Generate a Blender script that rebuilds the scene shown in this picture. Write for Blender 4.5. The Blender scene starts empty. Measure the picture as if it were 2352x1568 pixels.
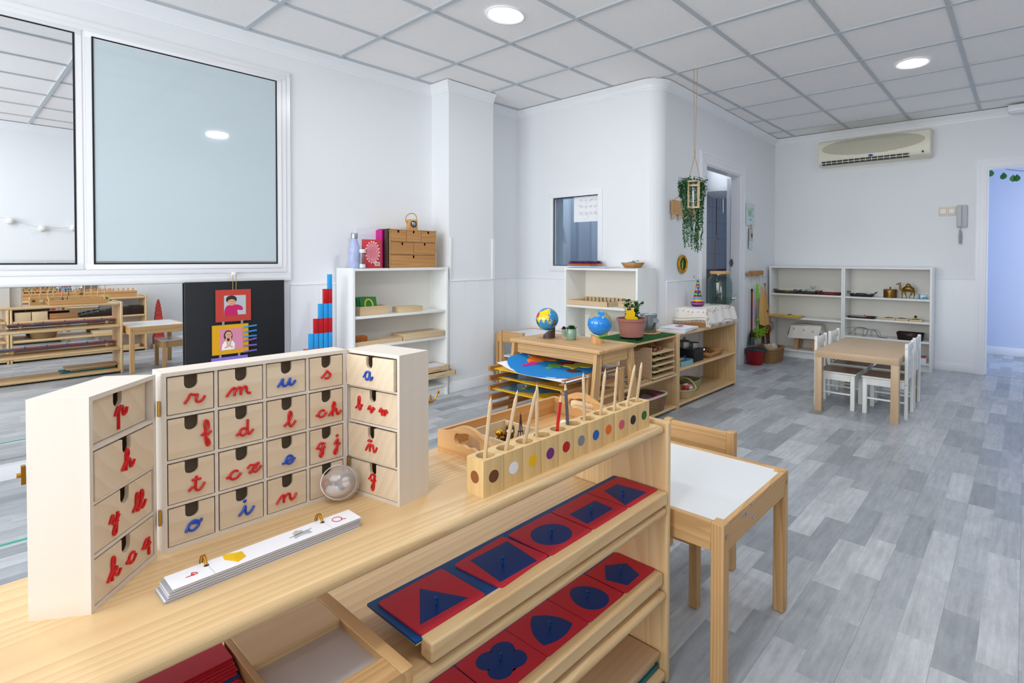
import bpy, bmesh, math, random
from mathutils import Vector, Matrix
random.seed(7)
sc = bpy.context.scene
C = sc.collection
PI = math.pi
# ---------------------------------------------------------------- camera
cam_d = bpy.data.cameras.new('camera'); cam = bpy.data.objects.new('camera', cam_d); C.objects.link(cam)
sc.camera = cam
cam_d.sensor_width = 36; cam_d.lens = 1220.999/2352*36
cam_d.shift_x = (1176-1379.6)/2352; cam_d.shift_y = (615.67-784)/2352
cam_d.clip_start = .02; cam_d.clip_end = 60
yaw, pit, rol = .6744, -.0163, .0037
f = Vector((math.cos(yaw)*math.cos(pit), math.sin(yaw)*math.cos(pit), math.sin(pit)))
r = Vector((math.sin(yaw), -math.cos(yaw), 0)); u = r.cross(f)
r2 = math.cos(rol)*r+math.sin(rol)*u; u2 = -math.sin(rol)*r+math.cos(rol)*u
cam.matrix_world = Matrix(((r2.x, u2.x, -f.x, 0), (r2.y, u2.y, -f.y, 0), (r2.z, u2.z, -f.z, 1.12), (0, 0, 0, 1)))
# ---------------------------------------------------------------- view, world, daylight
sc.view_settings.view_transform = 'Standard'; sc.view_settings.look = 'None'
sc.view_settings.exposure = 0.50; sc.view_settings.gamma = 1; sc.view_settings.use_curve_mapping = False
try:
    sc.cycles.max_bounces = 10; sc.cycles.diffuse_bounces = 6; sc.cycles.glossy_bounces = 6; sc.cycles.transmission_bounces = 8
    sc.cycles.transparent_max_bounces = 8; sc.cycles.sample_clamp_indirect = 6; sc.cycles.caustics_reflective = False; sc.cycles.caustics_refractive = False
    sc.cycles.use_denoising = True
except Exception: pass
w = bpy.data.worlds.new('world'); sc.world = w; w.use_nodes = True
w.node_tree.nodes['Background'].inputs[0].default_value = (.80, .88, 1, 1); w.node_tree.nodes['Background'].inputs[1].default_value = 1.5
def area(name, loc, rot, sx, sy, power, col):
    l = bpy.data.lights.new(name, 'AREA'); l.shape = 'RECTANGLE'; l.size = sx; l.size_y = sy; l.energy = power; l.color = col
    o = bpy.data.objects.new(name, l); o.location = loc; o.rotation_euler = rot; C.objects.link(o); return o
# daylight entering by the big shop window at the near end of the room
area('daylight_west', (-2.62, 1.7, 1.45), (0, -PI/2, 0), 2.0, 3.6, 77, (1, .985, .96))
# daylight of the corridor beyond the right-hand doorway
area('daylight_corridor', (7.2, -1.9, 1.6), (-PI/2, 0, 0), 1.2, 1.6, 11, (.58, .72, 1))
area('office_fill', (3.90, 3.3, 2.4), (0, -.75, 0), .5, .5, 9, (.85, .93, 1))  # added lamp without a fitting, tilted to brighten the office curtain
area('washroom_fill', (5.4, 2.72, 2.5), (0, 0, 0), .5, .3, 3.6, (.92, .95, 1))  # added unseen lamp that keeps the washroom back wall from going dark

# ---------------------------------------------------------------- materials
M = {}
def nt(name):
    m = bpy.data.materials.new(name); m.use_nodes = True; M[name] = m
    return m, m.node_tree, m.node_tree.nodes['Principled BSDF'], m.node_tree.links
def lin(c):
    if isinstance(c, str):
        c = tuple(int(c[i:i+2], 16)/255 for i in (0, 2, 4))
        c = tuple((v/12.92 if v <= .04045 else ((v+.055)/1.055)**2.4) for v in c)
    return (*c[:3], 1)
def mat(name, col, rough=.5, metal=0, noise=0, nscale=30, spec=.5, emit=0, trans=0, alpha=1, coat=0, bump=0, bscale=200, sheen=0, ior=1.45):
    m, t, p, L = nt(name); c = lin(col)
    p.inputs['Base Color'].default_value = c; p.inputs['Roughness'].default_value = rough; p.inputs['Metallic'].default_value = metal
    p.inputs['Specular IOR Level'].default_value = spec; p.inputs['IOR'].default_value = ior
    p.inputs['Transmission Weight'].default_value = trans; p.inputs['Coat Weight'].default_value = coat; p.inputs['Alpha'].default_value = alpha
    if sheen: p.inputs['Sheen Weight'].default_value = sheen
    if emit: p.inputs['Emission Color'].default_value = c; p.inputs['Emission Strength'].default_value = emit
    tc = t.nodes.new('ShaderNodeTexCoord')
    if noise:
        n = t.nodes.new('ShaderNodeTexNoise'); n.inputs['Scale'].default_value = nscale; n.inputs['Detail'].default_value = 5
        L.new(tc.outputs['Object'], n.inputs['Vector'])
        r = t.nodes.new('ShaderNodeMix'); r.data_type = 'RGBA'
        r.inputs[6].default_value = (*[v*(1-noise) for v in c[:3]], 1); r.inputs[7].default_value = (*[min(1, v*(1+noise)) for v in c[:3]], 1)
        L.new(n.outputs['Fac'], r.inputs[0]); L.new(r.outputs[2], p.inputs['Base Color'])
    if bump:
        n = t.nodes.new('ShaderNodeTexNoise'); n.inputs['Scale'].default_value = bscale; n.inputs['Detail'].default_value = 3
        L.new(tc.outputs['Object'], n.inputs['Vector'])
        b = t.nodes.new('ShaderNodeBump'); b.inputs['Strength'].default_value = bump; b.inputs['Distance'].default_value = .004
        L.new(n.outputs['Fac'], b.inputs['Height']); L.new(b.outputs['Normal'], p.inputs['Normal'])
    return m
def wood(name, c1, c2, axis=0, rough=.45, rings=16, fine=.3, stretch=1.0, coat=0, knots=0):
    """pine-like wood: long figure along one axis, c1 pale, c2 darker late wood"""
    m, t, p, L = nt(name); N = t.nodes
    p.inputs['Roughness'].default_value = rough; p.inputs['Coat Weight'].default_value = coat; p.inputs['Coat Roughness'].default_value = .15
    tc = N.new('ShaderNodeTexCoord'); oi = N.new('ShaderNodeObjectInfo')
    add = N.new('ShaderNodeVectorMath'); add.operation = 'ADD'
    sclr = N.new('ShaderNodeMath'); sclr.operation = 'MULTIPLY'; sclr.inputs[1].default_value = 7.3
    L.new(oi.outputs['Random'], sclr.inputs[0]); L.new(tc.outputs['Object'], add.inputs[0]); L.new(sclr.outputs[0], add.inputs[1])
    mp = N.new('ShaderNodeMapping'); s = [1.0, 1.0, 1.0]; s[axis] = .06*stretch; mp.inputs['Scale'].default_value = s
    L.new(add.outputs[0], mp.inputs['Vector'])
    n1 = N.new('ShaderNodeTexNoise'); n1.inputs['Scale'].default_value = 5; n1.inputs['Detail'].default_value = 2; L.new(mp.outputs[0], n1.inputs['Vector'])
    mul = N.new('ShaderNodeMath'); mul.operation = 'MULTIPLY'; mul.inputs[1].default_value = rings; L.new(n1.outputs['Fac'], mul.inputs[0])
    # long straight figure: distance across the grain plus noise
    sep = N.new('ShaderNodeSeparateXYZ'); L.new(mp.outputs[0], sep.inputs[0])
    cr = [k for k in (0, 1, 2) if k != axis]
    a1 = N.new('ShaderNodeMath'); a1.operation = 'MULTIPLY_ADD'; a1.inputs[1].default_value = 42; L.new(sep.outputs[cr[0]], a1.inputs[0]); L.new(mul.outputs[0], a1.inputs[2])
    a2 = N.new('ShaderNodeMath'); a2.operation = 'MULTIPLY_ADD'; a2.inputs[1].default_value = 31; L.new(sep.outputs[cr[1]], a2.inputs[0]); L.new(a1.outputs[0], a2.inputs[2])
    fr = N.new('ShaderNodeMath'); fr.operation = 'FRACT'; L.new(a2.outputs[0], fr.inputs[0])
    rp = N.new('ShaderNodeValToRGB'); rp.color_ramp.elements[0].position = 0; rp.color_ramp.elements[0].color = (0, 0, 0, 1)
    rp.color_ramp.elements[1].position = .72; rp.color_ramp.elements[1].color = (.8, .8, .8, 1)
    e = rp.color_ramp.elements.new(.88); e.color = (1, 1, 1, 1); e = rp.color_ramp.elements.new(1); e.color = (0, 0, 0, 1)
    L.new(fr.outputs[0], rp.inputs[0])
    n2 = N.new('ShaderNodeTexNoise'); n2.inputs['Scale'].default_value = 160; n2.inputs['Detail'].default_value = 4; L.new(mp.outputs[0], n2.inputs['Vector'])
    mx = N.new('ShaderNodeMath'); mx.operation = 'MULTIPLY_ADD'; mx.inputs[1].default_value = fine; L.new(n2.outputs['Fac'], mx.inputs[0])
    n3 = N.new('ShaderNodeTexNoise'); n3.inputs['Scale'].default_value = 9; n3.inputs['Detail'].default_value = 3; L.new(mp.outputs[0], n3.inputs['Vector'])
    m3 = N.new('ShaderNodeMath'); m3.operation = 'MULTIPLY_ADD'; m3.inputs[1].default_value = .5; m3.inputs[2].default_value = -.15-fine/2
    L.new(n3.outputs['Fac'], m3.inputs[0])
    m4 = N.new('ShaderNodeMath'); m4.operation = 'MULTIPLY_ADD'; m4.inputs[1].default_value = .42; L.new(rp.outputs[0], m4.inputs[0]); L.new(m3.outputs[0], m4.inputs[2])
    L.new(m4.outputs[0], mx.inputs[2])
    mix = N.new('ShaderNodeMix'); mix.data_type = 'RGBA'; mix.clamp_factor = True
    mix.inputs[6].default_value = lin(c1); mix.inputs[7].default_value = lin(c2)
    L.new(mx.outputs[0], mix.inputs[0])
    L.new(mix.outputs[2], p.inputs['Base Color'])
    b = N.new('ShaderNodeBump'); b.inputs['Strength'].default_value = .08; b.inputs['Distance'].default_value = .001
    L.new(n2.outputs['Fac'], b.inputs['Height']); L.new(b.outputs['Normal'], p.inputs['Normal'])
    return m
mat('wall', 'EAEDF0', .55, bump=.02, bscale=60)
mat('trim', 'EEF1F4', .32)
mat('trim2', 'ECEEF3', .28)
mat('frame_white', 'F0F1F4', .22)
mat('ceiling_metal', 'BCC2C7', .5)
mat('shelf_white', 'EEF0EE', .38)
mat('back_white', 'E9E7E0', .5)
mat('gasket', '15171A', .4)
mat('mirror', (.93, .95, .95), .005, 1)
mat('pane_mirror', (.93, .95, .97), .01, 1)
mat('pane_frost', 'C3D2D8', .04, 0, spec=.9, ior=1.6)
mat('wc_paper', 'D6E0E2', .6)
mat('card_edge', 'A3A4AC', .6)
mat('grey_strip', '8E9290', .4)
mat('black_board', '131519', .62, noise=.25, nscale=14)
mat('lamp_glow', (1, 1, 1), .5, emit=14)
mat('red', 'CC0A12', .3); mat('blue', '0A3FA8', .3)
mat('letter_red', 'CE0F10', .28); mat('letter_blue', '0E49B8', .28)
mat('rod_red', 'C4121F', .35); mat('rod_blue', '2AA3E8', .35)
mat('inset_red', 'C22A3C', .45, coat=.04, spec=.25); mat('inset_blue', '07357C', .4, coat=.06, spec=.25)
mat('board_blue', '0B4A8C', .4, spec=.3)
mat('teal', '0B6C74', .4)
mat('brass', 'B98A35', .28, 1); mat('gold', 'D9A22B', .22, 1); mat('bronze', '8A6A34', .35, 1, noise=.4, nscale=60)
mat('chrome', 'C9CBCD', .12, 1); mat('steel', 'A9ADB0', .25, 1); mat('galvanised', '9FA9AE', .4, .9, noise=.25, nscale=25)
mat('black', '0E0F11', .4); mat('black_gloss', '0A0A0B', .15); mat('dark_grey', '3A3F44', .5); mat('grey', '8B9196', .5); mat('light_grey', 'BFC3C6', .45)
mat('white', 'F2F2F4', .4); mat('paper', 'F0F1F6', .6); mat('paper2', 'E3E6EE', .6); mat('white_table', 'E9ECEE', .25)
mat('cream', 'E3DFCC', .35); mat('cream_dark', 'C4C0AE', .5); mat('orange_line', 'D9A24A', .5)
mat('yellow', 'F2C40A', .4); mat('map_yellow', 'E9B90C', .35); mat('orange', 'F07817', .5); mat('magenta', 'CF178A', .5); mat('green', '2E8B3A', .5)
mat('lime', '7ED321', .4); mat('mint', '8CC7A1', .4); mat('purple', '5A2390', .5); mat('lilac', '8A6FCF', .5); mat('pink', 'E59AA6', .5); mat('light_blue', '33A1EA', .45)
mat('felt_blue', '0E83CF', .9, bump=.3, bscale=500); mat('felt_orange', 'F0801C', .9); mat('felt_magenta', 'CC1C86', .9); mat('felt_green', '5BA843', .9)
mat('felt_red', '9A1020', .9); mat('felt_yellow', 'D3C43A', .9); mat('felt_brown', '5B2E1C', .9); mat('map_sea', '44799F', .25); mat('map_land', 'C49C17', .3); mat('map_red', '8C2F22', .4); mat('map_lime', '9CA32B', .4)
mat('globe_blue', '2F8CC4', .08, coat=.6); mat('globe_sea', '0C86E0', .08, coat=.6); mat('globe_sand', '9B9A79', .85); mat('globe_yellow', 'F6CC05', .1, coat=.6)
mat('globe_red', 'C8231F', .12, coat=.5); mat('globe_green', '12552F', .12, coat=.5); mat('globe_brown', '5A4322', .12, coat=.5); mat('stand_dark', '45322F', .35)
mat('terracotta', 'B5776A', .55); mat('soil', '5A4636', .9, noise=.5, nscale=90); mat('grass_mat', '1F6B2C', .9, noise=.5, nscale=300, bump=1, bscale=700)
mat('leaf_green', '2E6B2A', .45, noise=.3, nscale=60); mat('leaf_pale', '7FA486', .5, noise=.3, nscale=90); mat('leaf_lime', '7FB52B', .4); mat('leaf_dark', '1E3F22', .5); mat('succulent_red', '6E1830', .5)
mat('cactus_green', '7FA08C', .22, coat=.4); mat('rope', 'B3905A', .8); mat('jute', '8A6F4B', .85, noise=.4, nscale=140, bump=.8, bscale=160)
mat('basket_wicker', 'CDB68A', .7, noise=.25, nscale=120, bump=.8, bscale=150); mat('basket_green', '9C9A6E', .75, noise=.3, nscale=120, bump=.8, bscale=140); mat('basket_brown', '96734A', .7, noise=.5, nscale=70, bump=1, bscale=60)
mat('bucket_red', '96101B', .3); mat('cloth_yellow', 'DDB36A', .9); mat('cloth_white', 'E9E6E0', .9); mat('cloth_beige', 'CFC3B4', .9); mat('cloth_yellow2', 'E8CE1D', .8); mat('giraffe', '6E3A1E', .5, noise=.6, nscale=40)
mat('tray_dark', '2E2A2A', .35); mat('tray_brown', '4A2F2A', .35); mat('tray_red', '6E2A1A', .35); mat('tray_olive', '4B4030', .35)
mat('beads', 'B5651A', .2, coat=.5); mat('sand_tray', 'BDB3AE', .6); mat('greenboard', '2C7A3B', .6); mat('sand_digit', 'E0D13A', .9)
mat('plywood_edge', 'D9BF92', .6); mat('drawing_paper', 'E8E6E2', .7)
mat('tile_blue', '9AA1AD', .2); mat('tile_mauve', '5E4B55', .25); mat('grout', '5A6478', .6)
mat('corridor_wall', 'C8D2EA', .5); mat('door_paint', 'E6E9F0', .35)
mat('tape_green', '2FA588', .5); mat('curtain', 'A9B1BD', .8); mat('plastic_bag', 'C5CCD6', .35, alpha=.55)
mat('brown_prism', '2B1C17', .35); mat('tower_pink', 'C0403F', .4); mat('box_black', '141416', .5); mat('soap_blue', '7FB3BE', .5); mat('wood_spoon', 'C49A6C', .5)
mat('peach', 'E0A58C', .45); mat('bristle', '9A9C92', .9); mat('mop_green', '7E9A2A', .9, noise=.3, nscale=80); mat('mop_grey', '54605F', .9)
mat('skin', 'D9A584', .6); mat('hair_dark', '3A211C', .6); mat('photo_grey', 'B9C0C6', .5); mat('photo_pink', 'D98AA6', .5); mat('card_red', 'BF3F33', .5); mat('card_yellow', 'E0A50F', .5); mat('jumper_pink', 'C41A62', .6)
mat('bottle_blue', 'AEB9DE', .3, noise=.35, nscale=45); mat('book_red', 'C93644', .45); mat('book_pink', 'E28A97', .5); mat('egg_white', 'E6DDD8', .2, trans=.0, alpha=.34, coat=.8)
mat('capsule_grey', '6E7780', .6, noise=.5, nscale=40); mat('capsule_white', 'DAD6D6', .6, noise=.3, nscale=60)
def glass(name, col, rough=.0, mixf=.82):
    m, t, p, L = nt(name); N = t.nodes
    tr = N.new('ShaderNodeBsdfTransparent'); tr.inputs[0].default_value = lin(col); gl = N.new('ShaderNodeBsdfGlossy'); gl.inputs['Roughness'].default_value = .03
    lw = N.new('ShaderNodeLayerWeight'); lw.inputs['Blend'].default_value = .5; pw = N.new('ShaderNodeMath'); pw.operation = 'POWER'; pw.inputs[1].default_value = 4; L.new(lw.outputs['Facing'], pw.inputs[0])
    fr = N.new('ShaderNodeMath'); fr.operation = 'MULTIPLY_ADD'; fr.inputs[1].default_value = .55; fr.inputs[2].default_value = .045; L.new(pw.outputs[0], fr.inputs[0])
    mx = N.new('ShaderNodeMixShader'); L.new(fr.outputs[0], mx.inputs[0]); L.new(tr.outputs[0], mx.inputs[1]); L.new(gl.outputs[0], mx.inputs[2])
    L.new(mx.outputs[0], t.nodes['Material Output'].inputs[0]); return m
glass('glass_clear', 'F4FAF9'); glass('glass_green', 'E3F0EC'); glass('glass_smoke', 'E4EAF0'); glass('glass_bottle', 'EDF2EF')
PINE = ('E3C08C', 'B98A55'); PINE_W = ('D2A671', '9C6B3A')
for i, a in enumerate('xyz'):
    wood('pine_'+a, 'E2C698', 'C2955C', i, .38, 16, .25, coat=.12)       # display shelf, lacquered
    wood('beech_'+a, 'D6A76C', 'B58048', i, .4, 5, .2)                    # trays and boxes
    wood('raw_'+a, 'DAB27C', 'A3733F', i, .5, 22, .3)                    # raw pine tables and stools
    wood('ply_'+a, 'DFD6CB', 'D9CFC1', i, .55, 3, .3)                     # letter cabinet
    wood('birch_'+a, 'CDB190', 'BA9B77', i, .35, 4, .25)                  # birch table
    wood('oak_'+a, 'B58250', '7A4E28', i, .45, 10, .3)                   # darker rails
wood('ply_front', 'E3D2B9', 'D2BC9C', 0, .5, 4, .3)
wood('block', 'E4C48C', 'D1AC70', 2, .45, 6, .2)
wood('drawer_pine', 'C9965C', '8F5A2B', 0, .5, 20, .3)
wood('pencil_wood', 'DEC5A0', 'C2A47A', 2, .5, 3, .3)
wood('blond_x', 'DCC4A0', 'C9AC82', 0, .5, 5, .2)
wood('seat_brown', 'A68B74', '8D735E', 0, .4, 5, .2)

def floor_material():
    m, t, p, L = nt('laminate'); N = t.nodes
    tc = N.new('ShaderNodeTexCoord'); sep = N.new('ShaderNodeSeparateXYZ'); L.new(tc.outputs['Object'], sep.inputs[0])
    def math_(op, a, b=None, c=None):
        n = N.new('ShaderNodeMath'); n.operation = op
        for i, v in enumerate((a, b, c)):
            if v is None: continue
            if isinstance(v, (int, float)): n.inputs[i].default_value = v
            else: L.new(v, n.inputs[i])
        return n.outputs[0]
    row = math_('FLOOR', math_('DIVIDE', sep.outputs[1], .0955))
    wn = N.new('ShaderNodeTexWhiteNoise'); wn.noise_dimensions = '1D'; L.new(row, wn.inputs['W'])
    lenr = math_('MULTIPLY_ADD', wn.outputs['Value'], .10, .30)
    xs = math_('ADD', math_('DIVIDE', sep.outputs[0], lenr), math_('MULTIPLY', wn.outputs['Value'], 37.7))
    col = math_('FLOOR', xs)
    cv = N.new('ShaderNodeCombineXYZ'); L.new(row, cv.inputs[0]); L.new(col, cv.inputs[1])
    w2 = N.new('ShaderNodeTexWhiteNoise'); w2.noise_dimensions = '3D'; L.new(cv.outputs[0], w2.inputs['Vector'])
    # a joint now and then leaves a wider strip: merge with a smoother patch tone
    mp = N.new('ShaderNodeMapping'); mp.inputs['Scale'].default_value = (3, 38, 1); L.new(tc.outputs['Object'], mp.inputs['Vector'])
    addv = N.new('ShaderNodeVectorMath'); addv.operation = 'ADD'; L.new(mp.outputs[0], addv.inputs[0])
    sc3 = N.new('ShaderNodeVectorMath'); sc3.operation = 'SCALE'; sc3.inputs[3].default_value = 9.1; L.new(w2.outputs['Color'], sc3.inputs[0]); L.new(sc3.outputs[0], addv.inputs[1])
    g = N.new('ShaderNodeTexNoise'); g.inputs['Scale'].default_value = 1.6; g.inputs['Detail'].default_value = 8; g.inputs['Roughness'].default_value = .7; L.new(addv.outputs[0], g.inputs['Vector'])
    mp2 = N.new('ShaderNodeMapping'); mp2.inputs['Scale'].default_value = (5, 14, 1); L.new(tc.outputs['Object'], mp2.inputs['Vector'])
    ad2 = N.new('ShaderNodeVectorMath'); ad2.operation = 'ADD'; L.new(mp2.outputs[0], ad2.inputs[0]); L.new(sc3.outputs[0], ad2.inputs[1])
    k = N.new('ShaderNodeTexNoise'); k.inputs['Scale'].default_value = 1.3; k.inputs['Detail'].default_value = 6; k.inputs['Roughness'].default_value = .75; L.new(ad2.outputs[0], k.inputs['Vector'])
    base = N.new('ShaderNodeValToRGB'); cr = base.color_ramp
    cr.elements[0].position = 0; cr.elements[0].color = lin('949AA0'); cr.elements[1].position = 1; cr.elements[1].color = lin('C2C6CB')
    e = cr.elements.new(.22); e.color = lin('A3A9AF'); e = cr.elements.new(.5); e.color = lin('AEB3B9'); e = cr.elements.new(.8); e.color = lin('BABFC4')
    L.new(w2.outputs['Value'], base.inputs[0])
    v = math_('ADD', math_('MULTIPLY_ADD', g.outputs['Fac'], .75, -.375), math_('MULTIPLY_ADD', k.outputs['Fac'], .85, -.425))
    hsv = N.new('ShaderNodeHueSaturation'); L.new(base.outputs[0], hsv.inputs['Color']); L.new(math_('ADD', v, 1.0), hsv.inputs['Value'])
    # thin joints between planks
    fy = math_('FRACT', math_('DIVIDE', sep.outputs[1], .191)); fx = math_('FRACT', math_('DIVIDE', sep.outputs[0], 1.29))
    j = math_('LESS_THAN', fy, .009)
    mix = N.new('ShaderNodeMix'); mix.data_type = 'RGBA'; mix.inputs[7].default_value = lin('6A7076')
    L.new(math_('MULTIPLY', j, .6), mix.inputs[0]); L.new(hsv.outputs[0], mix.inputs[6]); L.new(mix.outputs[2], p.inputs['Base Color'])
    p.inputs['Roughness'].default_value = .36
    b = N.new('ShaderNodeBump'); b.inputs['Strength'].default_value = .12; b.inputs['Distance'].default_value = .002; L.new(g.outputs['Fac'], b.inputs['Height']); L.new(b.outputs['Normal'], p.inputs['Normal'])
floor_material()
def tile_material():
    m, t, p, L = nt('ceiling_tile'); N = t.nodes
    tc = N.new('ShaderNodeTexCoord')
    v = N.new('ShaderNodeTexVoronoi'); v.inputs['Scale'].default_value = 75; v.inputs['Randomness'].default_value = 1; L.new(tc.outputs['Object'], v.inputs['Vector'])
    lt = N.new('ShaderNodeValToRGB'); lt.color_ramp.elements[0].position = .1; lt.color_ramp.elements[0].color = (0, 0, 0, 1); lt.color_ramp.elements[1].position = .22; lt.color_ramp.elements[1].color = (1, 1, 1, 1)
    L.new(v.outputs['Distance'], lt.inputs[0])
    n = N.new('ShaderNodeTexNoise'); n.inputs['Scale'].default_value = 90; n.inputs['Detail'].default_value = 5; L.new(tc.outputs['Object'], n.inputs['Vector'])
    s = N.new('ShaderNodeMath'); s.operation = 'MULTIPLY_ADD'; s.inputs[1].default_value = .35; L.new(n.outputs['Fac'], s.inputs[0]); L.new(lt.outputs[0], s.inputs[2])
    mix = N.new('ShaderNodeMix'); mix.data_type = 'RGBA'; mix.inputs[6].default_value = lin('E4E2E1'); mix.inputs[7].default_value = lin('F5F3F2')
    L.new(lt.outputs[0], mix.inputs[0]); L.new(mix.outputs[2], p.inputs['Base Color'])
    p.inputs['Roughness'].default_value = .9; p.inputs['Specular IOR Level'].default_value = .1
    b = N.new('ShaderNodeBump'); b.inputs['Strength'].default_value = .5; b.inputs['Distance'].default_value = .003; L.new(s.outputs[0], b.inputs['Height']); L.new(b.outputs['Normal'], p.inputs['Normal'])
tile_material()

# ---------------------------------------------------------------- mesh helpers
def TR(x=0, y=0, z=0, rz=0, rx=0, ry=0):
    return Matrix.Translation((x, y, z)) @ Matrix.Rotation(rz, 4, 'Z') @ Matrix.Rotation(ry, 4, 'Y') @ Matrix.Rotation(rx, 4, 'X')
def FRAME(o, ex, ey, ez=None):
    ex = Vector(ex).normalized(); ey = Vector(ey).normalized(); ez = Vector(ez).normalized() if ez else ex.cross(ey)
    o = Vector(o); return Matrix(((ex.x, ey.x, ez.x, o.x), (ex.y, ey.y, ez.y, o.y), (ex.z, ey.z, ez.z, o.z), (0, 0, 0, 1)))
def circ(cx, cy, r, n=24, ry=None, a0=0):
    ry = ry or r; return [(cx+r*math.cos(a0+2*PI*i/n), cy+ry*math.sin(a0+2*PI*i/n)) for i in range(n)]
def rrect(x0, y0, x1, y1, r, n=4):
    o = []
    for cx, cy, a in ((x1-r, y1-r, 0), (x0+r, y1-r, 90), (x0+r, y0+r, 180), (x1-r, y0+r, 270)):
        for i in range(n+1):
            t = math.radians(a+90*i/n); o.append((cx+r*math.cos(t), cy+r*math.sin(t)))
    return o
def spline(pts, k=5, closed=False):
    P = [Vector(p) for p in pts]
    if len(P) < 3: return P
    n = len(P); out = []
    rng = range(n if closed else n-1)
    for i in rng:
        g = (lambda j: P[j % n]) if closed else (lambda j: P[max(0, min(n-1, j))])
        a, b, c, d = g(i-1), g(i), g(i+1), g(i+2)
        for s in range(k):
            t = s/k; out.append(.5*((2*b)+(c-a)*t+(2*a-5*b+4*c-d)*t*t+(3*b-a-3*c+d)*t**3))
    if not closed: out.append(P[-1])
    return out
class MB:
    def __init__(s): s.bm = bmesh.new()
    def _in(s, t, mi, M_):
        if M_ is not None: bmesh.ops.transform(t, matrix=M_, verts=t.verts)
        for fc in t.faces: fc.material_index = mi if mi is not None else fc.material_index
        me = bpy.data.meshes.new('t'); t.to_mesh(me); t.free(); s.bm.from_mesh(me); bpy.data.meshes.remove(me); return s
    def box(s, x0, y0, z0, x1, y1, z1, M_=None, mi=0, bev=0, seg=2):
        t = bmesh.new(); bmesh.ops.create_cube(t, size=1)
        bmesh.ops.transform(t, matrix=Matrix.Translation(((x0+x1)/2, (y0+y1)/2, (z0+z1)/2)) @ Matrix.Diagonal((abs(x1-x0), abs(y1-y0), abs(z1-z0), 1)), verts=t.verts)
        if bev: bmesh.ops.bevel(t, geom=t.edges[:], offset=min(bev, .49*min(abs(x1-x0), abs(y1-y0), abs(z1-z0))), segments=seg, profile=.5, affect='EDGES')
        return s._in(t, mi, M_)
    def cyl(s, p0, p1, r0, r1=None, n=16, mi=0, M_=None):
        p0 = Vector(p0); p1 = Vector(p1); r1 = r0 if r1 is None else r1; d = p1-p0
        t = bmesh.new(); bmesh.ops.create_cone(t, cap_ends=True, segments=n, radius1=r0, radius2=max(r1, 1e-5), depth=d.length)
        R = d.to_track_quat('Z', 'Y').to_matrix().to_4x4()
        bmesh.ops.transform(t, matrix=Matrix.Translation((p0+p1)/2) @ R, verts=t.verts); return s._in(t, mi, M_)
    def lathe(s, prof, n=24, mi=0, M_=None, close=False):
        t = bmesh.new(); rings = []
        for r_, z_ in prof:
            if r_ < 1e-6: rings.append([t.verts.new((0, 0, z_))])
            else: rings.append([t.verts.new((r_*math.cos(2*PI*i/n), r_*math.sin(2*PI*i/n), z_)) for i in range(n)])
        for a, b in zip(rings, rings[1:]):
            for i in range(n):
                j = (i+1) % n; q = [a[i % len(a)], a[j % len(a)], b[j % len(b)], b[i % len(b)]]
                q2 = []
                for v in q:
                    if v not in q2: q2.append(v)
                if len(q2) > 2:
                    try: t.faces.new(q2)
                    except ValueError: pass
        bmesh.ops.recalc_face_normals(t, faces=t.faces); return s._in(t, mi, M_)
    def tube(s, pts, r, n=6, mi=0, M_=None, closed=False, flat=None):
        P = [Vector(p) if len(p) == 3 else Vector((p[0], p[1], 0)) for p in pts]; t = bmesh.new(); rings = []; up = None
        for i, p in enumerate(P):
            a = P[i-1] if (i > 0 or closed) else p; b = P[(i+1) % len(P)] if (i < len(P)-1 or closed) else p
            d = (b-a); d = d.normalized() if d.length > 1e-9 else Vector((0, 0, 1))
            if flat is not None: up = Vector(flat)
            elif up is None: up = Vector((0, 0, 1)) if abs(d.z) < .9 else Vector((1, 0, 0))
            x = d.cross(up)
            if x.length < 1e-6: x = d.orthogonal()
            x.normalize(); y = x.cross(d).normalized()
            if flat is None: up = y
            rr = r(i/(len(P)-1)) if callable(r) else r
            rings.append([t.verts.new(p+x*math.cos(2*PI*k/n+PI/n)*rr+y*math.sin(2*PI*k/n+PI/n)*rr) for k in range(n)])
        m = len(rings)
        for i in range(m if closed else m-1):
            a, b = rings[i], rings[(i+1) % m]
            for k in range(n): t.faces.new((a[k], a[(k+1) % n], b[(k+1) % n], b[k]))
        if not closed: t.faces.new(rings[0][::-1]); t.faces.new(rings[-1])
        bmesh.ops.recalc_face_normals(t, faces=t.faces); return s._in(t, mi, M_)
    def sph(s, c, r, n=16, mi=0, M_=None):
        t = bmesh.new(); bmesh.ops.create_uvsphere(t, u_segments=n, v_segments=max(6, n*2//3), radius=1)
        r = (r, r, r) if isinstance(r, (int, float)) else r
        bmesh.ops.transform(t, matrix=Matrix.Translation(c) @ Matrix.Diagonal((*r, 1)), verts=t.verts); return s._in(t, mi, M_)
    def prism(s, outer, t_, holes=(), M_=None, mi=0):
        t = bmesh.new()
        for loop in (outer, *holes):
            vs = [t.verts.new((p[0], p[1], 0)) for p in loop]
            for i in range(len(vs)): t.edges.new((vs[i-1], vs[i]))
        bmesh.ops.triangle_fill(t, edges=t.edges[:], use_beauty=True, normal=(0, 0, 1))
        bot = t.faces[:]; g = bmesh.ops.extrude_face_region(t, geom=bot)
        for e in g['geom']:
            if isinstance(e, bmesh.types.BMVert): e.co.z += t_
        bmesh.ops.recalc_face_normals(t, faces=t.faces)
        return s._in(t, mi, M_)
    def quad(s, a, b, c, d, mi=0):
        vs = [s.bm.verts.new(p) for p in (a, b, c, d)]; fc = s.bm.faces.new(vs); fc.material_index = mi; return s
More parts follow.
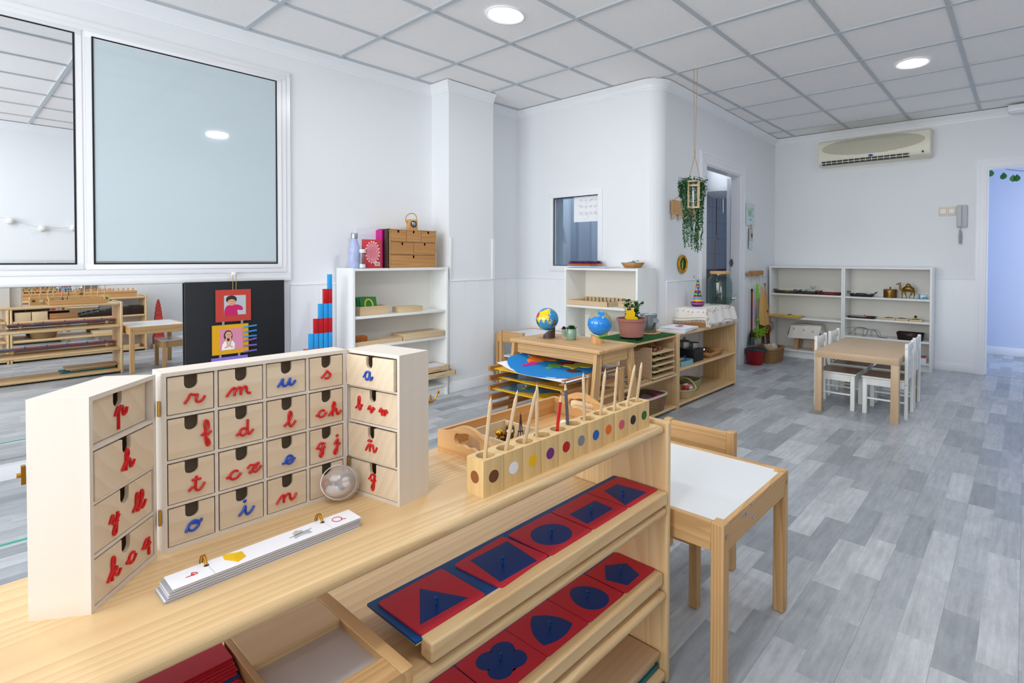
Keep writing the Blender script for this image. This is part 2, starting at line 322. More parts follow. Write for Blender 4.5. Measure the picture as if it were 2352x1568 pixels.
    def grid(s, fn, nu, nv, mi=0, th=0):
        """surface from fn(u,v); th gives it thickness along its normal"""
        t = bmesh.new(); V = [[t.verts.new(fn(i/nu, j/nv)) for j in range(nv+1)] for i in range(nu+1)]
        for i in range(nu):
            for j in range(nv): t.faces.new((V[i][j], V[i+1][j], V[i+1][j+1], V[i][j+1]))
        if th:
            t.normal_update(); W = [[t.verts.new(v.co-v.normal*th) for v in row] for row in V]
            for i in range(nu):
                for j in range(nv): t.faces.new((W[i][j+1], W[i+1][j+1], W[i+1][j], W[i][j]))
            for i in range(nu): t.faces.new((V[i+1][0], V[i][0], W[i][0], W[i+1][0])); t.faces.new((V[i][nv], V[i+1][nv], W[i+1][nv], W[i][nv]))
            for j in range(nv): t.faces.new((V[0][j], V[0][j+1], W[0][j+1], W[0][j])); t.faces.new((V[nu][j+1], V[nu][j], W[nu][j], W[nu][j+1]))
        return s._in(t, mi, None)
    def sweep(s, prof, path, closed=False, mi=0):
        """prof: (out, up) pairs; path: (x, y, nx, ny) stations, n = outward direction"""
        t = bmesh.new(); R = []
        for x, y, nx, ny, in path: R.append([t.verts.new((x+nx*a, y+ny*a, b)) for a, b in prof])
        for a, b in zip(R, R[1:]):
            for i in range(len(prof)-1): t.faces.new((a[i], a[i+1], b[i+1], b[i]))
        for e in (R[0], R[-1]):
            try: t.faces.new(e)
            except Exception: pass
        bmesh.ops.recalc_face_normals(t, faces=t.faces); return s._in(t, mi, None)
    def obj(s, name, mats, parent=None, world=False, loc=None, smooth=True, bev=0, wall=None):
        if parent is not None and world: bmesh.ops.translate(s.bm, verts=s.bm.verts, vec=-Vector(abs_loc(parent)))
        elif loc is not None and world: bmesh.ops.translate(s.bm, verts=s.bm.verts, vec=-Vector(loc))
        if smooth:
            for fc in s.bm.faces: fc.smooth = True
            for e in s.bm.edges:
                if len(e.link_faces) != 2 or e.calc_face_angle(0) > .6: e.smooth = False
        me = bpy.data.meshes.new(name); s.bm.to_mesh(me); s.bm.free()
        if isinstance(mats, str): mats = [mats]
        for k in mats: me.materials.append(M[k])
        o = bpy.data.objects.new(name, me); C.objects.link(o)
        if parent is not None: o.parent = parent
        if loc is not None and parent is None: o.location = loc
        if bev:
            b = o.modifiers.new('bevel', 'BEVEL'); b.width = bev; b.segments = 2; b.limit_method = 'ANGLE'; b.angle_limit = .7
        return o
def abs_loc(o):
    v = Vector(o.location)
    while o.parent: o = o.parent; v += Vector(o.location)
    return v
def tag(o, label, cat, group=None):
    o['label'] = label; o['category'] = cat
    if group: o['group'] = group
    return o
def thing(name, label, cat, loc=(0, 0, 0), rz=0, group=None):
    o = bpy.data.objects.new(name, None); o.empty_display_size = .05; C.objects.link(o); o.location = loc; o.rotation_euler = (0, 0, rz)
    return tag(o, label, cat, group)
def struct(name, mb, mats, parent=None, **k):
    o = mb.obj(name, mats, parent, **k)
    if parent is None: o['kind'] = 'structure'
    return o
def copy_tree(o, parent=None):
    c = o.copy(); C.objects.link(c)
    if parent: c.parent = parent
    for ch in [x for x in bpy.data.objects if x.parent == o]: copy_tree(ch, c)
    return c
def dup(o, loc, rz, label, group=None):
    c = copy_tree(o); c.location = loc; c.rotation_euler = (0, 0, rz); c['label'] = label
    if group: c['group'] = group
    return c
# ================================================================ ROOM SHELL
ZC = 2.588; WA = 3.99; XB = 3.655; XC = 6.44; YE = -.70; XW = -2.75
Ax, Ay = 3.655, 2.33; Bx, By = 6.44, 2.415
dl = math.hypot(Bx-Ax, By-Ay); ux, uy = (Bx-Ax)/dl, (By-Ay)/dl
def D(t, off=0): return (Ax+ux*t+uy*off, Ay+uy*t-ux*off)      # a point on the washroom wall, t along, off into the room
MD = lambda z=0: FRAME((Ax, Ay, z), (ux, uy, 0), (0, 0, 1))    # local x along the wall, y up, z towards the room
struct('floor', MB().box(XW, YE-.1, -.05, 8.6, WA+.1, 0), 'laminate')
# ceiling tiles and their metal grid
struct('ceiling', MB().box(XW, YE-.1, ZC+.006, 8.2, WA+.1, ZC+.05), 'ceiling_tile')
g = MB(); k = 0
for i in range(-7, 10):
    x = 1.2553+.6*i
    if XW < x < XC: g.box(x-.012, YE, ZC-.004, x+.012, WA, ZC+.008)
for j in range(-1, 8):
    y = 3.3675-.6*j
    if YE < y < WA: g.box(XW, y-.012, ZC-.003, XC, y+.012, ZC+.008)
g.box(XW, WA-.085, ZC-.002, XC, WA, ZC+.006)
struct('trim_ceiling_grid', g, 'ceiling_metal')
# walls
struct('wall_north', MB().box(XW, WA, 0, 8.2, WA+.1, ZC+.05), 'wall')
struct('wall_pier', MB().box(2.668, 3.75, 0, 3.138, WA, ZC), 'wall')
# partition with the office window, rounded corner, washroom wall: one continuous plastered wall
RC = .13
def ring(lo, hi, n=8):
    """corner arc stations between the two walls"""
    cx, cy = Ax+RC, Ay+RC+.004; a0, a1 = PI, PI*1.5+math.atan2(uy, ux)
    return [(cx+RC*math.cos(a0+(a1-a0)*i/n), cy+RC*math.sin(a0+(a1-a0)*i/n)) for i in range(n+1)]
wb = MB()
Mb = FRAME((XB, WA, 0), (0, -1, 0), (0, 0, 1))                 # local x = WA-y, y = z, z towards -X
yb = WA-(Ay+RC+.004)
wb.prism([(0, 0), (yb, 0), (yb, ZC+.02), (0, ZC+.02)], -.1, [[(WA-3.49, 1.062), (WA-2.952, 1.062), (WA-2.952, 1.692), (WA-3.49, 1.692)]], M_=Mb)
arc = ring(0, 0)
for (x0, y0), (x1, y1) in zip(arc, arc[1:]): wb.quad((x0, y0, 0), (x1, y1, 0), (x1, y1, ZC+.02), (x0, y0, ZC+.02))
t0 = arc[-1][0]-Ax
wb.prism([(t0, 0), (.857, 0), (.857, 2.016), (1.70, 2.016), (1.70, 0), (dl, 0), (dl, ZC+.02), (t0, ZC+.02)], -.1, M_=MD())
struct('wall_partition', wb, 'wall')
struct('wall_east', MB().prism([(-.72, 0), (-.52, 0), (-.52, 2.03), (.305, 2.03), (.305, 0), (2.5, 0), (2.5, ZC+.02), (-.72, ZC+.02)], .1, M_=FRAME((XC, 0, 0), (0, 1, 0), (0, 0, 1), (1, 0, 0))), 'wall')
struct('wall_south', MB().box(XW, YE-.1, 0, XC+.1, YE, ZC+.02), 'wall')
ww = MB().prism([(YE, 0), (WA, 0), (WA, ZC), (YE, ZC)], .1, [[(.0, .45), (3.5, .45), (3.5, 2.45), (.0, 2.45)]], M_=FRAME((XW-.1, 0, 0), (0, 1, 0), (0, 0, 1), (1, 0, 0)))
struct('wall_west', ww, 'wall')
wf = MB()
for y in (0, 1.72, 3.44): wf.box(XW-.07, y, .45, XW-.02, y+.06, 2.45)
for z in (.45, 2.39): wf.box(XW-.07, 0, z, XW-.02, 3.5, z+.06)
wo = struct('window_3', wf, 'frame_white')
# crown moulding
cp = [(0, -.078), (.006, -.078), (.008, -.066), (.014, -.062), (.018, -.045), (.028, -.026), (.04, -.014), (.046, -.004), (.05, 0), (0, 0)]
cpz = [(a, ZC-.002+b) for a, b in cp]
q2 = math.sqrt(2)
def path(pts):
    """stations with mitred normals pointing right of travel"""
    out = []
    for i, p in enumerate(pts):
        ns = []
        if i > 0: d = Vector((p[0]-pts[i-1][0], p[1]-pts[i-1][1])).normalized(); ns.append(Vector((d.y, -d.x)))
        if i < len(pts)-1: d = Vector((pts[i+1][0]-p[0], pts[i+1][1]-p[1])).normalized(); ns.append(Vector((d.y, -d.x)))
        n = ns[0] if len(ns) == 1 else (ns[0]+ns[1]); n.normalize(); k = 1/max(.3, n.dot(ns[0])); out.append((p[0], p[1], n.x*k, n.y*k))
    return out
room = [(XW, WA), (2.668, WA), (2.668, 3.75), (3.138, 3.75)]
struct('trim_crown_north', MB().sweep(cpz, path(room)), 'trim')
struct('trim_crown_east', MB().sweep(cpz, path([(3.138, WA), (XB, WA)]+arc+[(Bx, By), (XC, YE)])), 'trim')
struct('trim_crown_south', MB().sweep(cpz, path([(XC, YE), (XW, YE)])), 'trim')
# tongue-and-groove dado with its cap
def dado(mb, p0, p1, z1=.945, z0=.088):
    a = Vector(p0); b = Vector(p1); d = (b-a); Ln = d.length; d.normalize(); n = Vector((d.y, -d.x))
    Mx = Matrix(((d.x, n.x, 0, a.x), (d.y, n.y, 0, a.y), (0, 0, 1, 0), (0, 0, 0, 1)))
    k = max(1, round(Ln/.187)); s = Ln/k
    for i in range(k): mb.box(i*s+.0015, 0, z0, (i+1)*s-.0015, .008, z1-.006, M_=Mx)
    mb.box(0, 0, z0, Ln, .006, z1-.006, M_=Mx)
    mb.box(0, 0, z1-.012, Ln, .015, z1, M_=Mx, bev=.003)
def base(mb, p0, p1, h=.088):
    a = Vector(p0); b = Vector(p1); d = (b-a); Ln = d.length; d.normalize(); n = Vector((d.y, -d.x))
    Mx = Matrix(((d.x, n.x, 0, a.x), (d.y, n.y, 0, a.y), (0, 0, 1, 0), (0, 0, 0, 1)))
    mb.box(0, 0, 0, Ln, .014, h, M_=Mx, bev=.003)
dn = MB(); dado(dn, (1.535, WA), (2.668, WA)); dado(dn, (3.138, WA), (XB, WA)); struct('trim_dado_north', dn, 'trim')
dp = MB(); dado(dp, (2.668, 3.75), (3.138, 3.75)); dado(dp, (2.668, WA), (2.668, 3.75)); 
for x in (2.668, 3.118): dp.box(x, 3.738, .945, x+.02, 3.75, 1.30, bev=.002)
dp.box(3.138, 3.74, .945, 3.146, 3.765, 1.30)
struct('trim_dado_pier', dp, 'trim')
de = MB(); dado(de, (XB, WA), (XB, Ay+RC)); dado(de, D(t0), D(.72)); dado(de, D(1.83), D(dl)); dado(de, (XC, By), (XC, .386)); struct('trim_dado_east', de, 'trim')
bn = MB()
for a, b in (((XW, WA), (2.668, WA)), ((2.668, WA), (2.668, 3.75)), ((2.66, 3.75), (3.138, 3.75)), ((3.138, WA), (XB, WA))): base(bn, a, b)
struct('baseboard_north', bn, 'trim')
be = MB()
for a, b in (((XB, WA), (XB, Ay+RC)), (D(t0), D(.72)), (D(1.83), D(dl)), ((XC, By), (XC, .386))): base(be, a, b)
struct('baseboard_east', be, 'trim')
# ---- big observation window in the north wall
Y0 = WA
def rim(mb, x0, z0, x1, z1, wd, y0, y1, bev=.0015):
    mb.box(x0, y0, z0, x1, y1, z0+wd, bev=bev); mb.box(x0, y0, z1-wd, x1, y1, z1, bev=bev)
    mb.box(x0, y0, z0+wd, x0+wd, y1, z1-wd); mb.box(x1-wd, y0, z0+wd, x1, y1, z1-wd)
MIR = .0134
w1 = MB(); rim(w1, -1.6, .995, 1.535, 2.395, .031, 3.972, Y0)
rim(w1, -1.57, 1.025, 1.505, 2.365, .032, 3.966, Y0)
w1.box(-1.6, 3.968, .968, 1.535, Y0, 1.0, bev=.003)
for x0, x1 in ((-1.54, .498), (.511, 1.475)): rim(w1, x0, 1.055, x1, 2.338, .032, 3.960, Y0)
w1.box(.4985, 3.964, 1.058, .5105, Y0, 2.332)
wm = struct('window_1', w1, 'frame_white')
gk = MB(); 
for x0, x1 in ((-1.51, .468), (.541, 1.444)): rim(gk, x0-.004, 1.083, x1+.004, 2.316, .008, 3.9585, 3.975, 0)
gk.obj('gasket', 'gasket', wm)
MB().box(-1.508, 3.962, 1.085, .466, 3.972, 2.314).obj('mirrored_pane', 'pane_mirror', wm)
MB().box(.543, 3.962, 1.087, 1.442, 3.972, 2.312).obj('frosted_pane', 'pane_frost', wm)
MB().box(.545, 3.960, 1.091, 1.44, 3.9625, 1.101).obj('seal_strip', 'grey_strip', wm)
# ---- office window in the partition
w2 = MB(); Mo = FRAME((XB, 0, 0), (0, 1, 0), (0, 0, 1), (-1, 0, 0))
def rimo(mb, a0, z0, a1, z1, wd, d0, d1):
    for bx in ((a0, z0, a1, z0+wd), (a0, z1-wd, a1, z1), (a0, z0+wd, a0+wd, z1-wd), (a1-wd, z0+wd, a1, z1-wd)):
        mb.box(XB-d1, bx[0], bx[1], XB-d0, bx[2], bx[3], bev=.002)
rimo(w2, 2.90, 1.01, 3.545, 1.745, .05, 0, .012)
w2o = struct('window_2', w2, 'trim')
gk = MB(); rimo(gk, 2.948, 1.058, 3.494, 1.696, .008, -.006, .002); gk.obj('gasket', 'gasket', w2o)
MB().box(XB+.03, 2.952, 1.062, XB+.034, 3.49, 1.692).obj('glass_pane', 'glass_smoke', w2o)
MB().box(XB+.04, 3.44, 1.062, XB+.075, 3.47, 1.692).obj('sliding_rail', 'ceiling_metal', w2o)
# office behind the window
of = MB(); of.box(4.40, 2.46, 0, 4.44, WA, ZC, mi=0); of.box(XB+.1, 2.46, 0, 4.4, 2.56, ZC, mi=0)
struct('wall_office', of, 'wall')
# ---- washroom behind its door
D2 = lambda t, d: (Ax+ux*t-uy*d, Ay+uy*t+ux*d)
wr = MB()
MDi = lambda d: FRAME((*D2(0, d), 0), (ux, uy, 0), (0, 0, 1))
for i in range(13):
    for j in range(13):
        z = j*.2; t = .82+i*.2
        wr.box(t+.0015, z+.0015, 0, t+.1985, min(z+.1985, ZC), .006, M_=MDi(.75), mi=1 if z < .99 else 0)
wr.box(.8, 0, -.02, 3.5, ZC, 0, M_=MDi(.75), mi=2)
wr.box(.79, 0, -.75, .82, ZC-.03, -.101, M_=MDi(.0), mi=0)
wr.box(3.45, 0, -.75, 3.5, ZC-.03, -.101, M_=MDi(.0), mi=0)
wr.box(.79, ZC-.03, -.75, 3.5, ZC, -.1, M_=MDi(.0), mi=0)
struct('wall_washroom', wr, ['tile_blue', 'tile_mauve', 'grout'])
# architraves
def casing(name, Mx, x0, x1, zt, wd=.095):
    mb = MB()
    for a, b, d in ((0, .014, .012), (.014, .032, .020), (.032, .05, .015), (.05, .066, .018), (.066, .078, .0145), (.078, wd, .0175)):
        # a,b measured from the outer edge inwards
        mb.box(x0-wd+a, 0, 0, x0-wd+b, zt+wd-b, d, M_=Mx); mb.box(x1+wd-b, 0, 0, x1+wd-a, zt+wd-b, d, M_=Mx)
        mb.box(x0-wd+a, zt+wd-b, 0, x1+wd-a, zt+wd-a, d, M_=Mx)
    mb.box(x0, 0, -.099, x0+.012, zt-.012, .004, M_=Mx); mb.box(x1-.012, 0, -.099, x1, zt-.012, .004, M_=Mx); mb.box(x0, zt-.012, -.099, x1, zt, .004, M_=Mx)
    return struct(name, mb, 'trim2')
casing('door_1', MD(), .857, 1.70, 2.016, .115)
casing('door_2', FRAME((XC, .305, 0), (0, -1, 0), (0, 0, 1)), 0, .825, 2.03, .085)
# washroom door leaf standing open into the washroom, only its edge and inner face show
dlf = MB().box(-.02, .01, -.62, .018, 2.0, 0, bev=.002)
dobj = dlf.obj('door_3', 'door_paint'); dobj.matrix_world = MD() @ Matrix.Translation((1.72, 0, -.135)) @ Matrix.Rotation(math.radians(-66), 4, 'Y'); dobj['kind'] = 'structure'
hd = MB(); hd.tube([(1.69-.012*1, 1.09+.03*math.sin(a_), -.085+.018*math.cos(a_)) for a_ in [2*PI*k/16 for k in range(16)]], .005, 6, closed=True, M_=MD()); hd.box(1.682, 1.05, -.095, 1.689, 1.13, -.075, M_=MD())
hd = hd.obj('door_latch', 'steel'); hd['label'] = 'small metal ring latch on the washroom door jamb'; hd['category'] = 'latch'
# corridor beyond the right-hand doorway
struct('wall_corridor', MB().box(7.93, -2.6, 0, 8.03, 1.2, ZC).box(XC+.1, .55, 0, 8.03, .65, ZC), 'corridor_wall')
struct('baseboard_corridor', MB().box(7.915, -2.6, 0, 7.93, .55, .095, bev=.003), 'trim')
struct('trim_threshold', MB().box(XC-.01, -.52, 0, XC+.03, .305, .005, bev=.002), 'ceiling_metal')
struct('wall_corridor_end', MB().box(XC, -2.7, 0, 8.03, -2.6, ZC), 'wall')
# ---- things fixed to the shell
# ground-level mirrors
mm = MB().box(-1.7, -.003, .0, .945, 0, .85).obj('mirror', 'mirror'); mm.location = (0, 3.950, .118); mm.rotation_euler = (0, 0, MIR)
tag(mm, 'wide frameless mirror along the lower wall under the big white window', 'mirror')
m2 = MB().box(-2.2, 0, 0, 1.33, .004, .96).obj('mirror', 'mirror'); m2.location = (0, YE+.004, .13)
tag(m2, 'low mirror on the wall behind the cylinder-block shelf, seen only by reflection', 'mirror')
bb = MB().box(0, 0, 0, .548, .012, .82, bev=.001).obj('chalkboard', 'black_board'); bb.location = (.930, 3.935, .153)
tag(bb, 'plain black chalkboard panel fixed under the window beside the mirror', 'chalkboard')
# floor tape
tp = MB().box(-2.4, 3.086, 0, .62, 3.104, .0012).obj('floor_tape', 'tape_green'); tag(tp, 'thin green tape line stuck on the grey floor before the mirror', 'tape')
# ceiling lamps
def lamp(x, y, label, first=[None]):
    if first[0] is None:
        t = thing('ceiling_lamp', label, 'lamp', (x, y, ZC), 0, 'round recessed ceiling lamps')
        MB().lathe([(.092, 0), (.112, -.006), (.118, -.002), (.118, .004), (.1, .004)], 32).obj('rim', 'white', t)
        MB().lathe([(0, -.003), (.094, -.003), (.094, .003), (0, .003)], 32).obj('diffuser', 'lamp_glow', t)
        first[0] = t; o = t
    else: o = dup(first[0], (x, y, ZC), 0, label)
    l = bpy.data.lights.new('lamp_light', 'AREA'); l.shape = 'DISK'; l.size = .19; l.energy = 5.5; l.color = (.93, .96, 1)
    lo = bpy.data.objects.new('lamp_light', l); lo.location = (x, y, ZC-.012); C.objects.link(lo)
lamp(2.157, 2.468, 'round recessed ceiling lamp near the white pier, left of the two lit in view')
lamp(4.555, .677, 'round recessed ceiling lamp over the small birch table, right of the two in view')
lamp(2.1, .42, 'round recessed ceiling lamp mirrored as a thin ellipse in the frosted pane')
lamp(-.25, 2.45, 'round recessed ceiling lamp out of view on the left of the room')
lamp(-.25, .42, 'round recessed ceiling lamp out of view above the photographer')
# emergency light at the east wall
t = thing('emergency_light', 'small white emergency light box at the ceiling corner above the right doorway', 'light fitting', (6.33, .02, 2.54))
MB().box(-.06, -.13, -.03, .06, .13, .035, bev=.012).obj('housing', 'trim', t); MB().box(-.045, -.11, -.038, .045, .11, -.03, bev=.004).obj('diffuser', 'white', t)
# air conditioner
t = thing('air_conditioner', 'cream wall air conditioner with an oval grille high on the far wall', 'air conditioner', (XC, 1.307, 2.18))
ac = MB(); Wd = .545
prof = [(0, 0), (.14, 0), (.185, .02), (.2, .07), (.2, .22), (.185, .265), (.12, .285), (0, .285)]
ac.prism([(-a, b) for a, b in prof], 2*Wd, M_=Matrix.Translation((0, -Wd, 0)) @ FRAME((0, 0, 0), (1, 0, 0), (0, 0, 1), (0, 1, 0)))
ac.obj('housing', 'cream', t, bev=.006)
gr = MB()
for i in range(26):
    z = .085+.0072*i; s = math.sqrt(max(0, 1-((z-.175)/.095)**2))*.50
    gr.box(-.204, -s, z, -.198, s, z+.0045)
gr.obj('grille', 'cream_dark', t)
sl = MB(); sl.box(-.2, -.36, .028, -.17, .50, .045); sl.box(-.188, -.36, .006, -.15, .50, .02); sl.obj('outlet_slot', 'gasket', t)
vn = MB()
for i in range(15): vn.box(-.203, -.36+.058*i, .01, -.17, -.355+.058*i, .046)
vn.box(-.206, -.48, .02, -.19, .5, .026); vn.obj('louvre', 'cream', t)
MB().cyl((-.2005, .0, .062), (-.203, .0, .062), .012, n=24).obj('badge', 'blue', t).scale = (1, 2.0, 1)
MB().cyl((-.2, -.48, .045), (-.204, -.48, .045), .01).obj('sensor', 'black', t)
# light switch and door phone
t = thing('light_switch', 'cream double light switch with orange outlines on the far wall', 'switch', (XC, .627, 1.578))
MB().box(-.012, -.079, 0, 0, .079, .092, bev=.004).obj('cover_plate', 'cream', t)
for s in (-1, 1):
    MB().box(-.017, s*.037-.027, .02, -.012, s*.037+.027, .072, bev=.002).obj('rocker', 'white', t)
    b = MB(); b.box(-.014, s*.037-.03, .017, -.0118, s*.037+.03, .075); b.obj('outline', 'orange_line', t)
t = thing('door_phone', 'pale grey door phone with coiled cord beside the light switch', 'door phone', (XC, .503, 1.455))
MB().box(-.035, -.044, 0, 0, .044, .222, bev=.008).obj('base', 'light_grey', t)
MB().box(-.062, 0, .004, -.035, .043, .219, bev=.012).obj('handset', 'light_grey', t)
cc = [( -.03+.011*math.cos(i*.9), .012+(.012+.006*math.sin(i/75*PI))*math.sin(i*.9), -.03-.135*i/75) for i in range(76)]
MB().tube([(-.03, .012, .0)]+cc, .0022, 5).obj('coiled_cord', 'grey', t)
# vine garland in the corridor
gv = thing('leaf_garland', 'string of artificial green leaves hanging across the blue-lit corridor', 'garland', (7.6, -.4, 2.3))
lf = MB(); st = MB(); pts = [(0, .85-.12*i, -.19+.012*(i-5)**2*.55) for i in range(12)]
st.tube(spline(pts, 4), .003, 5)
def leaf(mb, p, s, rz, rx=0, mi=0):
    o = [(0, 0), (.35, .35), (.42, .62), (.28, .86), (0, 1.0), (-.28, .86), (-.42, .62), (-.35, .35)]
    Mx = Matrix.Translation(p) @ Matrix.Rotation(rz, 4, 'Z') @ Matrix.Rotation(rx, 4, 'X') @ Matrix.Scale(s, 4)
    vs = [mb.bm.verts.new(Mx @ Vector((x, y, -.25*abs(x)))) for x, y in o]
    for a in range(1, 7): mb.bm.faces.new((vs[0], vs[a], vs[a+1])).material_index = mi
for i, p in enumerate(pts):
    for q in range(2 if i % 2 else 1):
        a = random.uniform(-.4, .4); leaf(lf, (p[0], p[1]+.03*q, p[2]-.04), .085, PI/2+a+q, -1.4+random.uniform(-.3, .3))
for i in range(16): leaf(lf, (random.uniform(-.05, .05), random.uniform(-.4, .32), random.uniform(.0, .1)), .09, random.uniform(0, 6), random.uniform(-1.6, -.6))
st.obj('string', 'leaf_dark', gv); lf.obj('leaves', 'leaf_green', gv)
# pompom garland on the south wall, seen in the mirrored pane
pg = thing('pompom_garland', 'white pompom garland on the wall behind the camera, reflected in the left pane', 'garland', (.2, YE+.03, 1.45))
pp = [(-.25, .0, .33), (.05, 0, .17), (.308, 0, .075), (.55, 0, .005), (.80, 0, .022), (1.05, 0, .08), (1.5, 0, .33)]
MB().tube(spline(pp, 5), .002, 5).obj('cord', 'light_grey', pg)
for p in pp[1:6]:
    b = MB(); b.sph((p[0], 0, p[2]-.012), .034, 18)
    for v in b.bm.verts: v.co += Vector((random.uniform(-1, 1), random.uniform(-1, 1), random.uniform(-1, 1)))*.003
    b.obj('pompom', 'cloth_white', pg)
# ================================================================ FOREGROUND SHELF
ZT = .685
def display_shelf(label, x0, x1, y0, y1, h, boards, loc, group=None, side=.018, name='display_shelf', th=.023, lip=.01):
    """open pine shelf: x along, y0 front; boards = heights of the board tops"""
    t = thing(name, label, 'shelf', loc, 0, group)
    for i, z in enumerate(boards):
        b = MB().box(x0+side, y0+(.01 if i == 0 else 0), z-th, x1-side, y1-.006, z, bev=.0)
        o = b.obj('shelf_board', 'pine_x', t); bm = o.modifiers.new('b', 'BEVEL'); bm.width = lip; bm.segments = 4; bm.limit_method = 'ANGLE'
    for a in (x0, x1-side): MB().box(a, y0, 0, a+side, y1, h).obj('side_panel', 'pine_z', t, bev=.006)
    return t
sh = display_shelf('open pine display shelf in the foreground carrying the letter cabinet and pencil blocks', -.62, .62, -.175, .17, .695, (ZT, .471, .248, .037), (.59, .9, 0))
